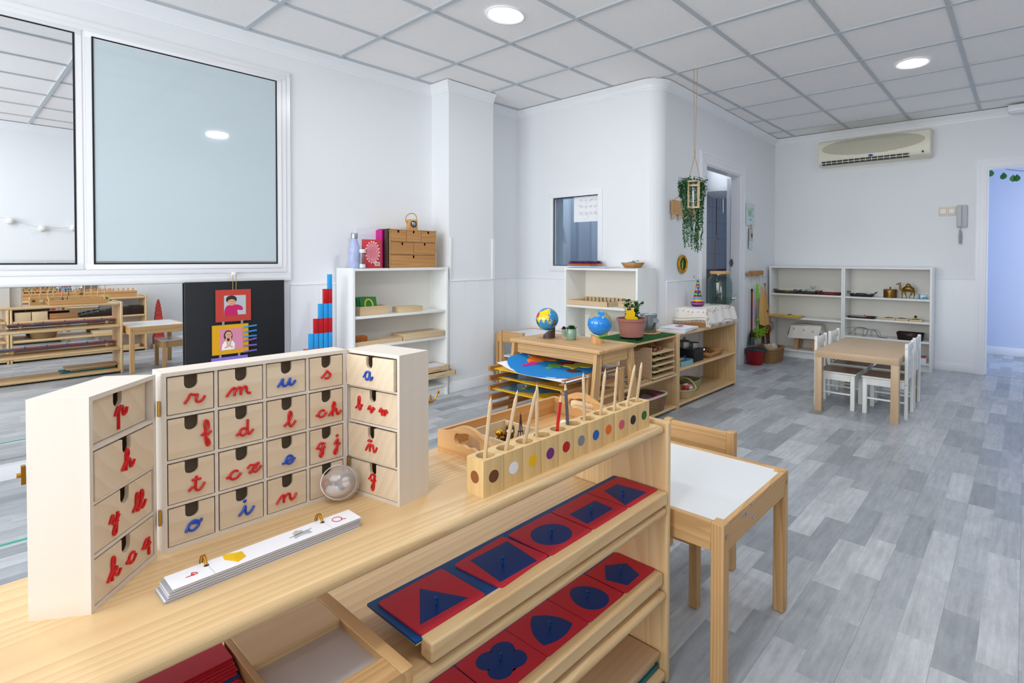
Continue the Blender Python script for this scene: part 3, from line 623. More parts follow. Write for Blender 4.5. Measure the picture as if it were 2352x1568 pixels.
# small boards along bottom
# ---- letter cabinet
def scale2(pts, s, ox=0, oy=0): return [(ox+x*s, oy+y*s) for x, y in pts]
GL = {
 'a': [[(-.15, .25), (.12, .55)], [(1.0, .8), (.65, 1.0), (.25, .8), (.12, .4), (.35, .02), (.75, .15), (1.0, .75)], [(1.02, 1.0), (.98, .4), (1.1, .03), (1.35, .2), (1.5, .45)]],
 'b': [[(-.35, .15), (.35, .85), (.65, 1.5), (.6, 2.0), (.4, 2.08), (.27, 1.6), (.25, .5), (.5, .0), (.85, .15), (.9, .6), (.7, .9), (.95, .75), (1.35, .8)]],
 'c': [[(-.3, .3), (.1, .5)], [(1.0, .85), (.7, 1.02), (.3, .85), (.1, .4), (.35, .02), (.8, .03), (1.15, .35), (1.3, .6)]],
 'd': [[(-.3, .15), (.12, .45)], [(1.0, .75), (.6, .95), (.25, .8), (.12, .35), (.4, .02), (.8, .12), (1.0, .5)], [(1.05, 2.05), (1.02, .5), (1.15, .05), (1.4, .15), (1.7, .6)]],
 'e': [[(-.25, .15), (.2, .3), (.8, .55), (.95, .85), (.65, 1.05), (.3, .8), (.2, .35), (.5, .0), (.95, .12), (1.3, .65)]],
 'f': [[(-.15, .35), (.3, .75), (.6, 1.3), (.55, 1.95), (.3, 2.1), (.2, 1.7), (.3, .8), (.32, -.2), (.45, -.95), (.7, -.85), (.6, -.35), (.3, .1), (.5, .3), (.9, .75)]],
 'g': [[(-.2, .3), (.12, .5)], [(.95, .85), (.6, 1.02), (.25, .85), (.12, .45), (.35, .15), (.7, .2), (.95, .75)], [(1.1, 1.0), (.9, .3), (.8, -.8), (.55, -1.1), (.35, -.75), (.7, -.1), (1.2, .35)]],
 'h': [[(-.35, .05), (.3, .9), (.65, 1.5), (.62, 1.95), (.4, 2.05), (.3, 1.6), (.3, .8), (.28, -.1)], [(.3, .4), (.6, .9), (.85, .95), (.95, .5), (1.0, .08), (1.3, .1), (1.65, .6)]],
 'i': [[(-.35, .05), (.0, .5), (.3, 1.0), (.3, .4), (.5, .0), (.85, .2), (1.2, .75)]],
 'j': [[(.1, .35), (.6, 1.0), (.55, .2), (.5, -.75), (.25, -1.1), (.1, -.7), (.5, -.1), (1.0, .4)]],
 'k': [[(-.35, .05), (.3, .9), (.6, 1.5), (.6, 1.95), (.4, 2.05), (.3, 1.6), (.3, .8), (.28, -.1)], [(.3, .5), (.8, .95), (.9, .7), (.5, .5), (.9, .2), (1.1, .05), (1.5, .45)]],
 'l': [[(-.35, .15), (.35, .85), (.65, 1.5), (.6, 2.0), (.4, 2.08), (.27, 1.6), (.3, .5), (.5, .0), (.8, .1), (1.2, .7)]],
 'm': [[(-.45, .0), (-.1, .55), (.25, .95), (.5, .9), (.45, .45), (.42, -.05)], [(.45, .4), (.8, .9), (1.1, .9), (1.12, .4), (1.12, -.05)], [(1.12, .4), (1.5, .95), (1.75, .85), (1.8, .3), (2.0, .02), (2.25, .1)]],
 'n': [[(-.45, .0), (-.1, .55), (.25, .95), (.5, .9), (.45, .45), (.45, -.05)], [(.45, .4), (.85, .95), (1.2, .9), (1.25, .4), (1.4, .05), (1.75, .2), (2.05, .8)]],
 'o': [[(-.1, .0), (.0, .3), (.3, .85), (.7, 1.02), (1.05, .75), (.95, .3), (.55, .0), (.2, .15), (.1, .5), (.3, .85), (.75, .75), (1.2, .8), (1.3, 1.05)]],
 'p': [[(-.15, .3), (.15, .95), (.35, 1.0), (.35, .4), (.33, -1.1)], [(.35, .5), (.65, 1.05), (.95, .95), (1.0, .4), (1.15, .15), (1.45, .3), (1.6, .8)]],
 'q': [[(-.2, .2), (.12, .5)], [(1.0, .9), (.6, 1.02), (.25, .8), (.12, .4), (.35, .05), (.7, .15), (1.0, .6)], [(1.0, 1.1), (1.0, -1.05)], [(.8, -.1), (1.3, .35)]],
 'r': [[(-.45, .0), (-.1, .55), (.15, 1.05), (.5, .95), (.85, .9), (.7, .45), (.75, .1), (1.05, .0), (1.35, .2), (1.6, .65)]],
 's': [[(-.35, .1), (.15, .6), (.6, 1.2)], [(.6, 1.2), (.66, .95), (1.0, .6), (.98, .2), (.6, -.03), (.2, .05)]],
 't': [[(-.35, .1), (.1, .55)], [(.45, 1.75), (.35, .8), (.35, .2), (.6, -.05), (.9, .1), (1.25, .75)], [(-.05, 1.35), (.9, 1.3)]],
 'u': [[(-.4, .0), (.0, .55), (.25, 1.0), (.2, .4), (.35, .02), (.7, .1), (1.0, .55), (1.15, 1.0), (1.08, .4), (1.2, .03), (1.5, .12), (1.85, .6)]],
 'v': [[(-.15, .4), (.2, .95), (.4, .9), (.45, .3), (.6, .0), (.95, .35), (1.1, .95), (1.05, .6), (1.5, .7)]],
 'w': [[(-.15, .4), (.2, .95), (.35, .9), (.35, .3), (.5, .0), (.8, .3), (.9, .9)], [(.9, .5), (1.0, .0), (1.35, .3), (1.5, .95), (1.4, .55), (1.85, .6)]],
 'x': [[(-.4, .3), (-.1, .85), (.3, 1.0), (.55, .6), (.35, .05), (.0, .0), (-.2, .15)], [(1.4, .8), (1.0, 1.0), (.65, .8), (.6, .3), (.85, .02), (1.2, .15), (1.4, .4)]],
 'y': [[(-.2, .3), (.15, .95), (.3, .9), (.3, .3), (.5, .05), (.85, .4), (1.0, 1.1)], [(1.2, .75), (.85, .2), (.75, -.8), (.5, -1.1), (.35, -.7), (.7, -.1), (1.0, .2)]],
 'z': [[(-.15, .6), (.15, .95), (.6, .86), (1.1, 1.02)], [(1.1, 1.02), (.55, .5), (.0, .0)], [(.0, .0), (.4, .12), (.8, .0), (1.35, .6)], [(.35, .5), (.85, .52)]],
}
DOT = {'i': (.25, 1.6), 'j': (.55, 1.55)}
def glyph(mb, ch, ox, oy, s, rad, M_=None, k=5):
    til = ch == 'ñ'; c = 'n' if til else ch
    strokes = GL[c] if c != 'll' else [[(x, y) for x, y in GL['l'][0]], [(x+.85, y) for x, y in GL['l'][0]]]
    for st in strokes:
        P = [(ox+v.x*s, oy+v.y*s, 0) for v in spline([(a, b, 0) for a, b in st], k)]
        mb.tube(P, rad, 6, M_=M_, flat=(0, 0, 1))
    if c in DOT: mb.sph((ox+DOT[c][0]*s, oy+DOT[c][1]*s, 0), (rad*1.5, rad*1.5, rad), 10, M_=M_)
    if til: mb.tube(spline([(ox+.1*s, oy+1.45*s, 0), (ox+.35*s, oy+1.65*s, 0), (ox+.6*s, oy+1.45*s, 0), (ox+.95*s, oy+1.65*s, 0)], 4), rad, 6, M_=M_, flat=(0, 0, 1))
HC = .266
cab = thing('letter_drawer_cabinet', 'folding pale plywood cabinet of small drawers with red and blue cursive letters', 'drawer cabinet', (.34, .98, ZT))
def wing(name, p0, p1, depth, ncol, rows, letters, push):
    """p0->p1: bottom line of the front seen from its front, left to right"""
    p0 = Vector((*p0, 0)); p1 = Vector((*p1, 0)); d = p1-p0; Wd = d.length; ex = d.normalized(); en = Vector((ex.y, -ex.x, 0))
    Mx = FRAME((p0.x-.34, p0.y-.98, 0), ex, (0, 0, 1), en)     # x along the front, y up, z towards the viewer
    th = .006; m = MB(); ch = HC/rows; cw = Wd/ncol
    m.prism([(0, 0), (Wd, 0), (Wd, HC), (0, HC)], depth-.004, [[(th, th), (th, HC-th), (Wd-th, HC-th), (Wd-th, th)]], M_=Mx @ Matrix.Translation((0, 0, -depth+.004)))
    m.box(0, 0, -depth, Wd, HC, -depth+.004, M_=Mx)
    for j in range(1, rows): m.box(th, j*ch-.002, -depth+.004, Wd-th, j*ch+.002, -.001, M_=Mx)
    for i in range(1, ncol): m.box(i*cw-.0022, th, -depth+.004, i*cw+.0022, HC-th, -.0018, M_=Mx)
    m.obj(name, 'ply_x' if name == 'centre_case' else 'ply_z', cab)
    for j in range(rows):
        for i in range(ncol):
            x0 = max(i*cw+.0022, th)+.0016; x1 = min((i+1)*cw-.0022, Wd-th)-.0016
            y1 = HC-max(j*ch+.002, th)-.0022; y0 = HC-min((j+1)*ch-.002, HC-th)+.0012
            ps = push.get((i, j), -.001)
            cx = (x0+x1)/2; nr = .0085
            out = [(x0, y0), (x1, y0), (x1, y1), (cx+nr, y1), (cx+nr, y1-.012)]+[(cx+nr*math.cos(a), y1-.012+nr*math.sin(a)) for a in [-(k+1)*PI/10 for k in range(9)]]+[(cx-nr, y1-.012), (cx-nr, y1), (x0, y1)]
            w0 = MB().prism(out, -.005, M_=Mx @ Matrix.Translation((0, 0, ps)))
            w0.box(x0+.001, y0+.001, -depth+.006, x1-.001, y0+.004, ps-.004, M_=Mx); w0.box(x0+.0005, y0+.001, -depth+.006, x0+.003, y1-.003, ps-.004, M_=Mx); w0.box(x1-.003, y0+.001, -depth+.006, x1-.0005, y1-.003, ps-.004, M_=Mx); w0.box(x0, y0, -depth+.006, x1, y1-.003, -depth+.009, M_=Mx)
            dr = w0.obj('drawer', 'ply_front', cab)
            for (lch, lx, ly, s, colr) in letters[j*ncol+i]:
                lm = MB()
                glyph(lm, lch, x0+(x1-x0)*lx, y0+(y1-y0)*ly, s, .0019, M_=Mx @ Matrix.Translation((0, 0, ps+.0012)))
                lo = lm.obj('letter', 'letter_'+colr, dr)
R_ = 'red'; B_ = 'blue'; S1 = .0122
wing('wing_case', (.114, .884), (.1975, .9845), .064, 1, 4, [[('p', .46, .35, .0135, R_)], [('h', .44, .30, .0125, R_)], [('y', .26, .34, .0125, R_), ('ll', .66, .28, .0115, R_)],
     [('k', .22, .25, .0135, R_), ('c', .52, .28, .0125, R_), ('q', .80, .33, .0115, R_)]], {(0, 0): -.009, (0, 2): -.002, (0, 1): .001})
wing('centre_case', (.2035, .983), (.4745, .983), .05, 4, 4, [
    [('r', .45, .24, .0125, R_)], [('m', .25, .24, .0125, R_)], [('u', .35, .26, .0125, B_)], [('s', .40, .30, .0115, R_)],
    [('f', .74, .38, .0125, R_)], [('d', .43, .22, .0120, R_)], [('l', .48, .18, .0120, R_)], [('c', .22, .25, .0115, R_), ('h', .62, .22, .0115, R_)],
    [('t', .50, .20, .0125, R_)], [('c', .20, .22, .0125, R_), ('z', .66, .26, .0135, R_)], [('e', .42, .22, .0130, B_)], [('g', .20, .38, .0115, R_), ('j', .70, .36, .0125, R_)],
    [('o', .38, .26, .0140, B_)], [('i', .50, .22, .0140, B_)], [('n', .30, .22, .0125, R_)], [('x', .42, .26, .0135, R_)]], {(3, 1): -.001, (0, 0): -.0015, (2, 0): -.003, (2, 2): -.002})
wing('wing_case', (.479, .990), (.5025, .850), .066, 1, 4, [[('a', .40, .26, .0150, B_)], [('b', .17, .36, .0112, R_), ('v', .42, .34, .0112, R_), ('w', .66, .34, .0112, R_)],
     [('ñ', .44, .30, .0120, R_)], [('g', .44, .42, .0135, R_)]], {(0, 0): .006, (0, 2): .003})
hg = MB()
for (x, y) in ((.2005, .984), (.4768, .984)):
    for z in (.055, .215): hg.box(x-.34-.0018, y-.98-.003, z-.011, x-.34+.0018, y-.98+.003, z+.011); hg.cyl((x-.34, y-.98-.003, z-.011), (x-.34, y-.98-.003, z+.011), .0018, n=8)
hg.obj('hinge', 'brass', cab)
lt = MB(); lt.box(-.0015, -.004, 0, .0025, .004, .022, M_=TR(.062-.34, .930-.98, .165)); lt.cyl((.057-.34, .93-.98, .176), (.062-.34, .93-.98, .176), .0028)
lt.obj('latch', 'brass', cab)
lt = MB(); lt.tube(spline([(.57-.34, .868-.98, .17), (.578-.34, .868-.98, .165), (.583-.34, .862-.98, .175), (.588-.34, .861-.98, .186), (.592-.34, .864-.98, .181)], 4), .0016)
lt.tube(spline([(.572-.34, .868-.98, .168), (.58-.34, .872-.98, .168), (.582-.34, .876-.98, .178)], 4), .0015); lt.obj('hook', 'brass', cab)
# ---- plastic capsule
eg = thing('plastic_capsule', 'clear round plastic capsule holding a grey toy, leaning by the cabinet corner', 'capsule', (.452, .958, ZT+.0305))
e = MB(); e.sph((0, 0, 0), (.031, .031, .0305), 32); e.obj('shell', 'egg_white', eg)
e = MB(); e.tube(circ3 := [(.0312*math.cos(a), .0312*math.sin(a)*.55+.008, .0312*math.sin(a)*.8) for a in [2*PI*k/40 for k in range(40)]], .0009, 5, closed=True); e.obj('seam', 'white', eg)
e = MB(); e.sph((.004, -.002, .004), (.019, .014, .010), 16)
for q in range(9):
    a = random.uniform(0, 6); e.sph((.011*math.cos(a), .011*math.sin(a), random.uniform(-.014, .012)), (random.uniform(.006, .013), random.uniform(.006, .012), random.uniform(.004, .009)), 12)
e.obj('toy', 'capsule_grey', eg)
e = MB(); e.sph((-.004, .002, -.008), (.021, .018, .013), 16)
for q in range(10):
    a = random.uniform(0, 6); e.sph((.013*math.cos(a), .013*math.sin(a), random.uniform(-.016, .014)), (random.uniform(.005, .011), random.uniform(.005, .01), random.uniform(.004, .009)), 12)
e.obj('wrapping', 'capsule_white', eg)
# ---- ring-bound sound cards
cd = thing('ring_bound_cards', 'long narrow stack of white cards on two gold rings with cheese picture and letter Q', 'card stack', (.305, .8585, ZT))
b = MB()
for i in range(14):
    jx = random.uniform(-.002, .002)-(14-i)*.0006; b.box(-.122+jx, -.0215, i*.00105, .122+jx*.4, .0215, i*.00105+.00085, M_=TR(0, 0, 0, random.uniform(-.004, .004)), mi=1 if i % 3 == 0 else 0)
b.obj('cards', ['card_edge', 'paper2'], cd)
b = MB().box(-.122, -.0215, .0147, .122, .0215, .0154).box(-.002-.075-.0002, -.0215, .0154, -.0765, .0215, .01545, mi=1).box(.0765, -.0215, .0154, .0770, .0215, .01545, mi=1); b.obj('top_card', ['paper', 'light_grey'], cd)
for x in (-.080, .0735):
    g_ = MB()
    for dx in (0, .0028): g_.tube([(x+dx, .0215+.0115*math.cos(a), .0085+.0135*math.sin(a)+.003) for a in [2*PI*k/24 for k in range(24)]], .0009, 6, closed=True)
    g_.obj('ring', 'gold', cd)
    MB().cyl((x+.0015, .010, .0152), (x+.0015, .010, .01555), .0032, n=16).obj('punch_hole', 'black', cd)
pr = MB(); zt = .0156
pr.prism([(-.057, .022), (-.036, .0127), (-.0365, -.0063), (-.0487, -.0141), (-.0517, -.0057), (-.0585, .0058), (-.0573, .0161)], .0002, M_=TR(0, 0, zt)); pr.obj('cheese_picture', 'yellow', cd)
pr = MB(); pr.prism([(-.0358, .0127), (-.0365, -.0063), (-.0487, -.0141), (-.0476, .0062)], .0002, M_=TR(0, 0, zt+.0002)); pr.obj('cheese_side', 'map_yellow', cd)
pr = MB(); pr.prism([(.030, .002), (.044, .004), (.043, .011), (.030, .010)], .0002, M_=TR(0, 0, zt)); pr.prism([(.034, .011), (.039, .0115), (.039, .014), (.034, .0135)], .0002, M_=TR(0, 0, zt)); pr.obj('weight_picture', 'cream_dark', cd)
pr = MB()
for dy in (0, .003, .006, .009): pr.tube([(.027+.024*i/10, -.001-dy+.0035*math.sin(i/10*PI), zt+.0003) for i in range(11)], .0003, 4)
pr.tube([(.022, -.002, zt+.0003), (.056, .004, zt+.0003)], .0004, 4); pr.obj('ink_lines', 'grey', cd)
lm = MB(); P = [(.094+.0068*math.cos(a), .0015+.0085*math.sin(a), zt+.0003) for a in [2*PI*k/24 for k in range(24)]]; lm.tube(P, .0005, 4, closed=True); lm.tube([(.098, -.002, zt+.0003), (.104, -.0075, zt+.0003)], .0005, 4)
for st in GL['q']:
    lm.tube([(-.098+v.y*.0062, .003-v.x*.0062, zt+.0003) for v in spline([(a, b_, 0) for a, b_ in st], 4)], .00045, 4)
lm.obj('printed_letter', 'letter_red', cd)
# ---- eleven pencil blocks and their pencils
COLS = [('brown', '6B3D1E'), ('white', 'E9E9EF'), ('yellow', 'E8B909'), ('purple', '6E2470'), ('red', 'B0090E'), ('grey', '80858B'), ('blue', '0B5CB0'), ('orange', 'E8690C'), ('pink', 'D2566A'), ('black', '17181A'), ('green', '1C5E2B')]
for n_, h_ in COLS: mat('dot_'+n_, h_, .45)
mat('dot_tan', '8E5430', .45)
TIP = {'brown': 'C98446', 'white': 'F4F4F6', 'yellow': 'E8D60D', 'purple': 'D0206E', 'red': 'C8242E', 'grey': '26282C', 'blue': '1E54C8', 'orange': 'EE5A0E', 'pink': 'E5384E', 'black': '2A2D33', 'green': '34503F'}
for n_, h_ in TIP.items(): mat('lead_'+n_, h_, .5)
mat('pencil_red', 'CE1016', .25, coat=.5); mat('pencil_grey', '555D68', .25, coat=.5)
BX0 = .6155; BP = (1.1615-.6155)/11; BY0, BY1 = .763, .8115; BH = .068
PEN = [((0.6302, 0.7721, 0.753), (0.6393, 0.7647, 0.8693)), ((0.6818, 0.7726, 0.753), (0.6981, 0.7582, 0.8676)), ((0.7328, 0.7753, 0.753), (0.7509, 0.7582, 0.8649)), ((0.7743, 0.7823, 0.753), (0.7743, 0.7823, 0.8668)), ((0.8315, 0.7787, 0.753), (0.8374, 0.7724, 0.8336)), ((0.8748, 0.7876, 0.753), (0.8708, 0.7921, 0.8496)), ((0.925, 0.782, 0.753), (0.9234, 0.784, 0.866)), ((0.9808, 0.7786, 0.753), (0.9881, 0.7695, 0.8647)), ((1.0305, 0.7754, 0.753), (1.0349, 0.7696, 0.8648)), ((1.0781, 0.7719, 0.753), (1.0904, 0.7547, 0.8633)), ((1.1275, 0.7758, 0.753), (1.1347, 0.7653, 0.8617))]
for i, (n_, h_) in enumerate(COLS):
    x0 = BX0+BP*i; off = (0, .0008, 0, -.0006, 0, .0005, -.001, .0008, -.001, 0, .0004)[i]
    t = thing('pencil_block', f'pale wooden pencil block with a {n_} dot on its front', 'pencil holder', (x0+BP/2, (BY0+BY1)/2+off, ZT), 0, 'pencil blocks in a row on the shelf')
    h2 = (BY1-BY0)/2; w2_ = BP/2-.0003
    b = MB(); b.prism(rrect(-w2_, -h2, w2_, h2, .0012, 2), BH, [circ(0, 0, .0175, 28)]); b.cyl((0, 0, .0005), (0, 0, .012), .0174, n=28)
    b.obj('block', 'block', t, bev=.0006)
    MB().cyl((0, -h2-.0004, .034), (0, -h2+.0005, .034), .0115, n=32).obj('colour_dot', 'dot_'+n_, t)
    MB().cyl((0, h2-.0005, .034), (0, h2+.0004, .034), .0115, n=32).obj('colour_dot', 'dot_'+n_, t)
    if i == 0: MB().cyl((-w2_-.0004, 0, .034), (-w2_+.0005, 0, .034), .0115, n=32).obj('colour_dot', 'dot_tan', t)
    (ex_, ey_, ez_), (tx, ty, tz) = PEN[i]
    e_ = Vector((ex_, ey_+.004, ez_)); tp_ = Vector((tx, ty+.004, tz)); d = (tp_-e_).normalized()
    foot = e_+d*((ZT+.0135-e_.z)/d.z)
    Mx = Matrix.Translation(foot) @ d.to_track_quat('Z', 'Y').to_matrix().to_4x4(); Lp = (tp_-foot).length
    body = {'red': 'pencil_red', 'grey': 'pencil_grey'}.get(n_, 'pencil_wood')
    p = thing('colouring_pencil', f"{ {'red': 'red-lacquered', 'grey': 'grey-lacquered'}.get(n_, 'natural wood')} pencil with a {n_ if n_ != 'grey' else 'black'} tip standing in the {n_}-dot block", 'pencil', foot, 0, 'colouring pencils in the blocks')
    p.rotation_mode = 'QUATERNION'; p.rotation_quaternion = d.to_track_quat('Z', 'Y')
    MB().cyl((0, 0, 0), (0, 0, Lp-.020), .0037, n=6).obj('barrel', body, p)
    MB().cyl((0, 0, Lp-.020), (0, 0, Lp-.006), .0037, .0014, n=14).obj('sharpened_wood', 'pencil_wood', p)
    MB().cyl((0, 0, Lp-.006), (0, 0, Lp), .0014, .0003, n=10).obj('lead', 'lead_'+n_, p)
# ---- wooden tray with small box and souvenirs
tx0, tx1, ty0, ty1 = .711, 1.095, .828, 1.043
ty = thing('wooden_tray', 'beech tray with curved cut-out handles behind the pencil blocks', 'tray', ((tx0+tx1)/2, (ty0+ty1)/2, ZT))
hx = (tx1-tx0)/2; hy = (ty1-ty0)/2
MB().box(-hx, -hy, 0, hx, hy, .004).obj('base', 'beech_x', ty, bev=.001)
for s in (-1, 1): MB().box(-hx+.008, s*hy-(.009 if s > 0 else 0), .004, hx-.008, s*hy+(0 if s > 0 else .009), .047).obj('side', 'beech_x', ty, bev=.001)
endp = [(-hy, .004), (hy, .004), (hy, .047)]+[(v.x, v.y) for v in spline([(hy*.8, .048, 0), (hy*.55, .056, 0), (hy*.25, .069, 0), (0, .073, 0), (-hy*.25, .069, 0), (-hy*.55, .056, 0), (-hy*.8, .048, 0)], 4)]+[(-hy, .047)]
hole = [(v.x, v.y) for v in spline([(-.045, .036, 0), (-.04, .05, 0), (-.022, .053, 0), (0, .058, 0), (.022, .053, 0), (.04, .05, 0), (.045, .036, 0), (.035, .026, 0), (.018, .03, 0), (0, .027, 0), (-.018, .03, 0), (-.035, .026, 0)], 3, True)]
for s in (-1, 1): MB().prism(endp, .009, [hole], M_=FRAME((s*hx-(.009 if s > 0 else 0), 0, 0), (0, 1, 0), (0, 0, 1))).obj('handle_end', 'beech_y', ty, bev=.001)
bx = thing('open_box', 'small square pale wooden box inside the beech tray', 'box', (.818, .937, ZT+.0042))
b = MB(); b.box(-.055, -.062, 0, .055, .062, .003)
for a in ((-.055, -.062, .055, -.058), (-.055, .058, .055, .062), (-.055, -.058, -.051, .058), (.051, -.058, .055, .058)): b.box(a[0], a[1], .003, a[2], a[3], .036)
b.obj('box_body', 'blond_x', bx, bev=.0008)
sv = thing('clock_tower_souvenir', 'small bronze clock tower souvenir standing in the square box', 'figurine', (.815, .915, ZT+.0073))
b = MB(); b.box(-.006, -.006, 0, .006, .006, .046); b.box(-.0072, -.0072, .030, .0072, .0072, .044); b.box(-.0068, -.0068, .046, .0068, .0068, .048); b.cyl((0, 0, .048), (0, 0, .064), .0068, .001, n=4); b.cyl((0, 0, .062), (0, 0, .070), .0012, .0003, n=6); b.box(-.008, -.008, 0, .008, .008, .003); b.obj('tower', 'bronze', sv)
MB().cyl((0, -.0071, .037), (0, -.0077, .037), .0034, n=14).cyl((-.0071, 0, .037), (-.0077, 0, .037), .0034, n=14).obj('clock_face', 'white', sv)
sv = thing('lattice_tower_souvenir', 'thin dark metal lattice tower souvenir right of the clock tower', 'figurine', (.848, .915, ZT+.0073))
b = MB()
for i in range(4):
    a = PI/4+i*PI/2; b.tube(spline([(.012*math.cos(a), .012*math.sin(a), 0), (.006*math.cos(a), .006*math.sin(a), .018), (.0025*math.cos(a), .0025*math.sin(a), .04), (.0006*math.cos(a), .0006*math.sin(a), .066)], 4), .0011, 5)
for z, s in ((.012, .0085), (.026, .005)): b.box(-s, -s, z, s, s, z+.0015)
b.cyl((0, 0, .045), (0, 0, .072), .0012, .0004, n=6); b.obj('tower', 'stand_dark', sv)
sv = thing('shell_souvenir', 'lumpy golden brown souvenir lying in the square box around the towers', 'figurine', (.81, .935, ZT+.0073))
b = MB()
for i in range(24): a = random.uniform(0, 2*PI); q = random.uniform(.008, .028); b.sph((q*math.cos(a), q*math.sin(a)*.6+.004, random.uniform(.004, .02)), random.uniform(.004, .009), 8)
b.obj('lumps', 'bronze', sv)
b = MB().sph((0, .01, .026), .009, 14).obj('golden_ball', 'gold', sv)
sv = thing('flower_souvenir', 'small mauve flower-like trinket at the left of the square box', 'figurine', (.783, .955, ZT+.0073))
b = MB()
for i in range(9): a = i*.7; b.sph((.006*math.cos(a), .006*math.sin(a), .014+.006*math.sin(a*1.7)), (.005, .005, .004), 8)
b.cyl((0, 0, 0), (0, 0, .014), .003); b.obj('flower', 'succulent_red', sv)
ps = MB().box(-.07, -.012, 0, .07, .012, .0006).obj('paper_strip', 'paper'); ps.location = (.985, .93, ZT+.0043); ps.rotation_euler = (0, 0, .35); tag(ps, 'narrow white paper strip lying in the beech tray', 'paper strip')
# ---- metal inset trays
def inset_tray(label, z, xl, dz=.0):
    t = thing('inset_tray', label, 'tray', (.85, .82, z), 0, 'sloping inset trays')
    Lx = 1.19-xl; a = xl-.85; b_ = 1.19-.85
    MB().box(a, -.07, -.0045, b_, .082, 0).obj('back_board', 'board_blue', t, bev=.0005)
    MB().box(a+.0005, -.0705, -.006, b_, .0825, -.0046).obj('board_core', 'plywood_edge', t)
    r_ = MB(); ry = 0 if z > .4 else .012; r_.box(a+.012, -.0965+ry, -.031, b_, -.064+ry, .0022); r_.obj('front_rail', 'pine_x', t, bev=.004)
    for x in (a+.08, b_-.06): MB().cyl((x, .055, -.034 if z > .4 else -.038), (x, .055, -.006), .016, n=20).obj('foot', 'pine_z', t, bev=.002)
    return t
inset_tray('upper inset tray with blue board and round wooden front rail holding five red frames', .5105, .470)
inset_tray('lower inset tray with blue board and wooden front rail, one board below', .2925, .42)
def inset(zp, c0, shape, hole, kn, lab, thick=.0028, tilt=0, dzz=0):
    """c0: frame centre, size 133 mm; shape: outline of the cut-out, absolute coordinates"""
    (cx, cy), rot = c0
    fr = rrect(-.0665, -.0665, .0665, .0665, .006, 3)
    t = MB(); loc = [( (x-cx)*math.cos(-rot)-(y-cy)*math.sin(-rot), (x-cx)*math.sin(-rot)+(y-cy)*math.cos(-rot)) for x, y in shape]
    t.prism(fr, thick, [loc]); o = t.obj('square_plate', 'inset_red'); o.location = (cx, cy, zp+.0004+dzz); o.rotation_euler = (0, tilt, rot)
    tag(o, lab+' cut-out', 'inset frame', 'red square inset frames')
    mx_, my_ = sum(p[0] for p in shape)/len(shape), sum(p[1] for p in shape)/len(shape)
    i_ = thing('inset_shape', lab.replace('red square frame with a', 'blue').replace('red square frame with an', 'blue')+' inset with a small knob, lying in its red frame', 'inset', (mx_, my_, zp+.0006), 0, 'blue inset shapes')
    sm = [(mx_+(x-mx_)*.99, my_+(y-my_)*.99) for x, y in shape]
    MB().prism([(x-mx_, y-my_) for x, y in sm], thick-.0002).obj('plate', 'inset_blue', i_)
    MB().lathe([(0, 0), (.0028, 0), (.0028, .003), (.0022, .006), (.0036, .009), (.0036, .012), (.0025, .0135), (0, .0135)], 14).obj('knob', 'board_blue', i_).location = (kn[0]-mx_, kn[1]-my_, thick-.0004)
def fit(fn, n=30): return [fn(2*PI*k/n) for k in range(n)]
Z1, Z2 = .5105, .2925
inset(Z1, ((.548, .820), .02), [(.495, .776), (.590, .772), (.55, .863)], 0, (.544, .802), 'red square frame with a triangular')
inset(Z1, ((.707, .817), .07), [(.656, .763), (.75, .760), (.762, .864), (.666, .866)], 0, (.701, .808), 'red square frame with a large square')
inset(Z1, ((.8465, .8165), .0), circ(.843, .8105, .0455, 48), 0, (.842, .810), 'red square frame with a round')
inset(Z1, ((.9835, .8165), 0), [(.927, .777), (1.025, .777), (1.031, .839), (.934, .840)], 0, (.979, .809), 'red square frame with a rectangular')
inset(Z1, ((1.1195, .816), 0), [(1.057, .764), (1.152, .764), (1.144, .855), (1.089, .856)], 0, (1.102, .804), 'red square frame with a trapezoid')
inset(Z2, ((1.1235, .826), 0), [(1.068, .834), (1.085, .777), (1.142, .778), (1.164, .836), (1.118, .876)], 0, (1.122, .826), 'red square frame with a pentagonal')
inset(Z2, ((.986, .829), 0), fit(lambda a: (.988+(.040-.006*math.sin(a))*math.cos(a), .824+.0535*math.sin(a))), 0, (.991, .829), 'red square frame with an egg-shaped')
def arc3(c, n=8):
    o = []
    P = [Vector(p) for p in c]; ctr = sum(P, Vector((0, 0)))/3
    for i in range(3):
        a, b = P[i], P[(i+1) % 3]; m = (a+b)/2; k = m+(m-ctr).normalized()*.013
        for s in range(n): t = s/n; o.append(tuple((1-t)**2*a+2*t*(1-t)*(2*k-m)+t*t*b))
    return o
inset(Z2, ((.851, .829), 0), arc3([(.802, .793), (.893, .791), (.852, .880)]), 0, (.853, .825), 'red square frame with a curved-triangle')
def quat():
    o = []
    for k in range(4):
        a0 = -PI/4+k*PI/2; cx, cy = .719+.026*math.cos(a0+PI/4+PI/4), .832+.026*math.sin(a0+PI/2)
        for s in range(9): t = a0+PI/2-2.2*.5*PI/2+2.2*PI/2*s/8; o.append((cx+.0265*math.cos(t), cy+.0265*math.sin(t)))
    return o
inset(Z2, ((.7165, .829), 0), quat(), 0, (.72, .836), 'red square frame with a four-lobed')
inset(Z2, ((.580, .829), 0), circ(.58, .829, .03, 30, .05), 0, (.58, .829), 'red square frame with an elliptical')
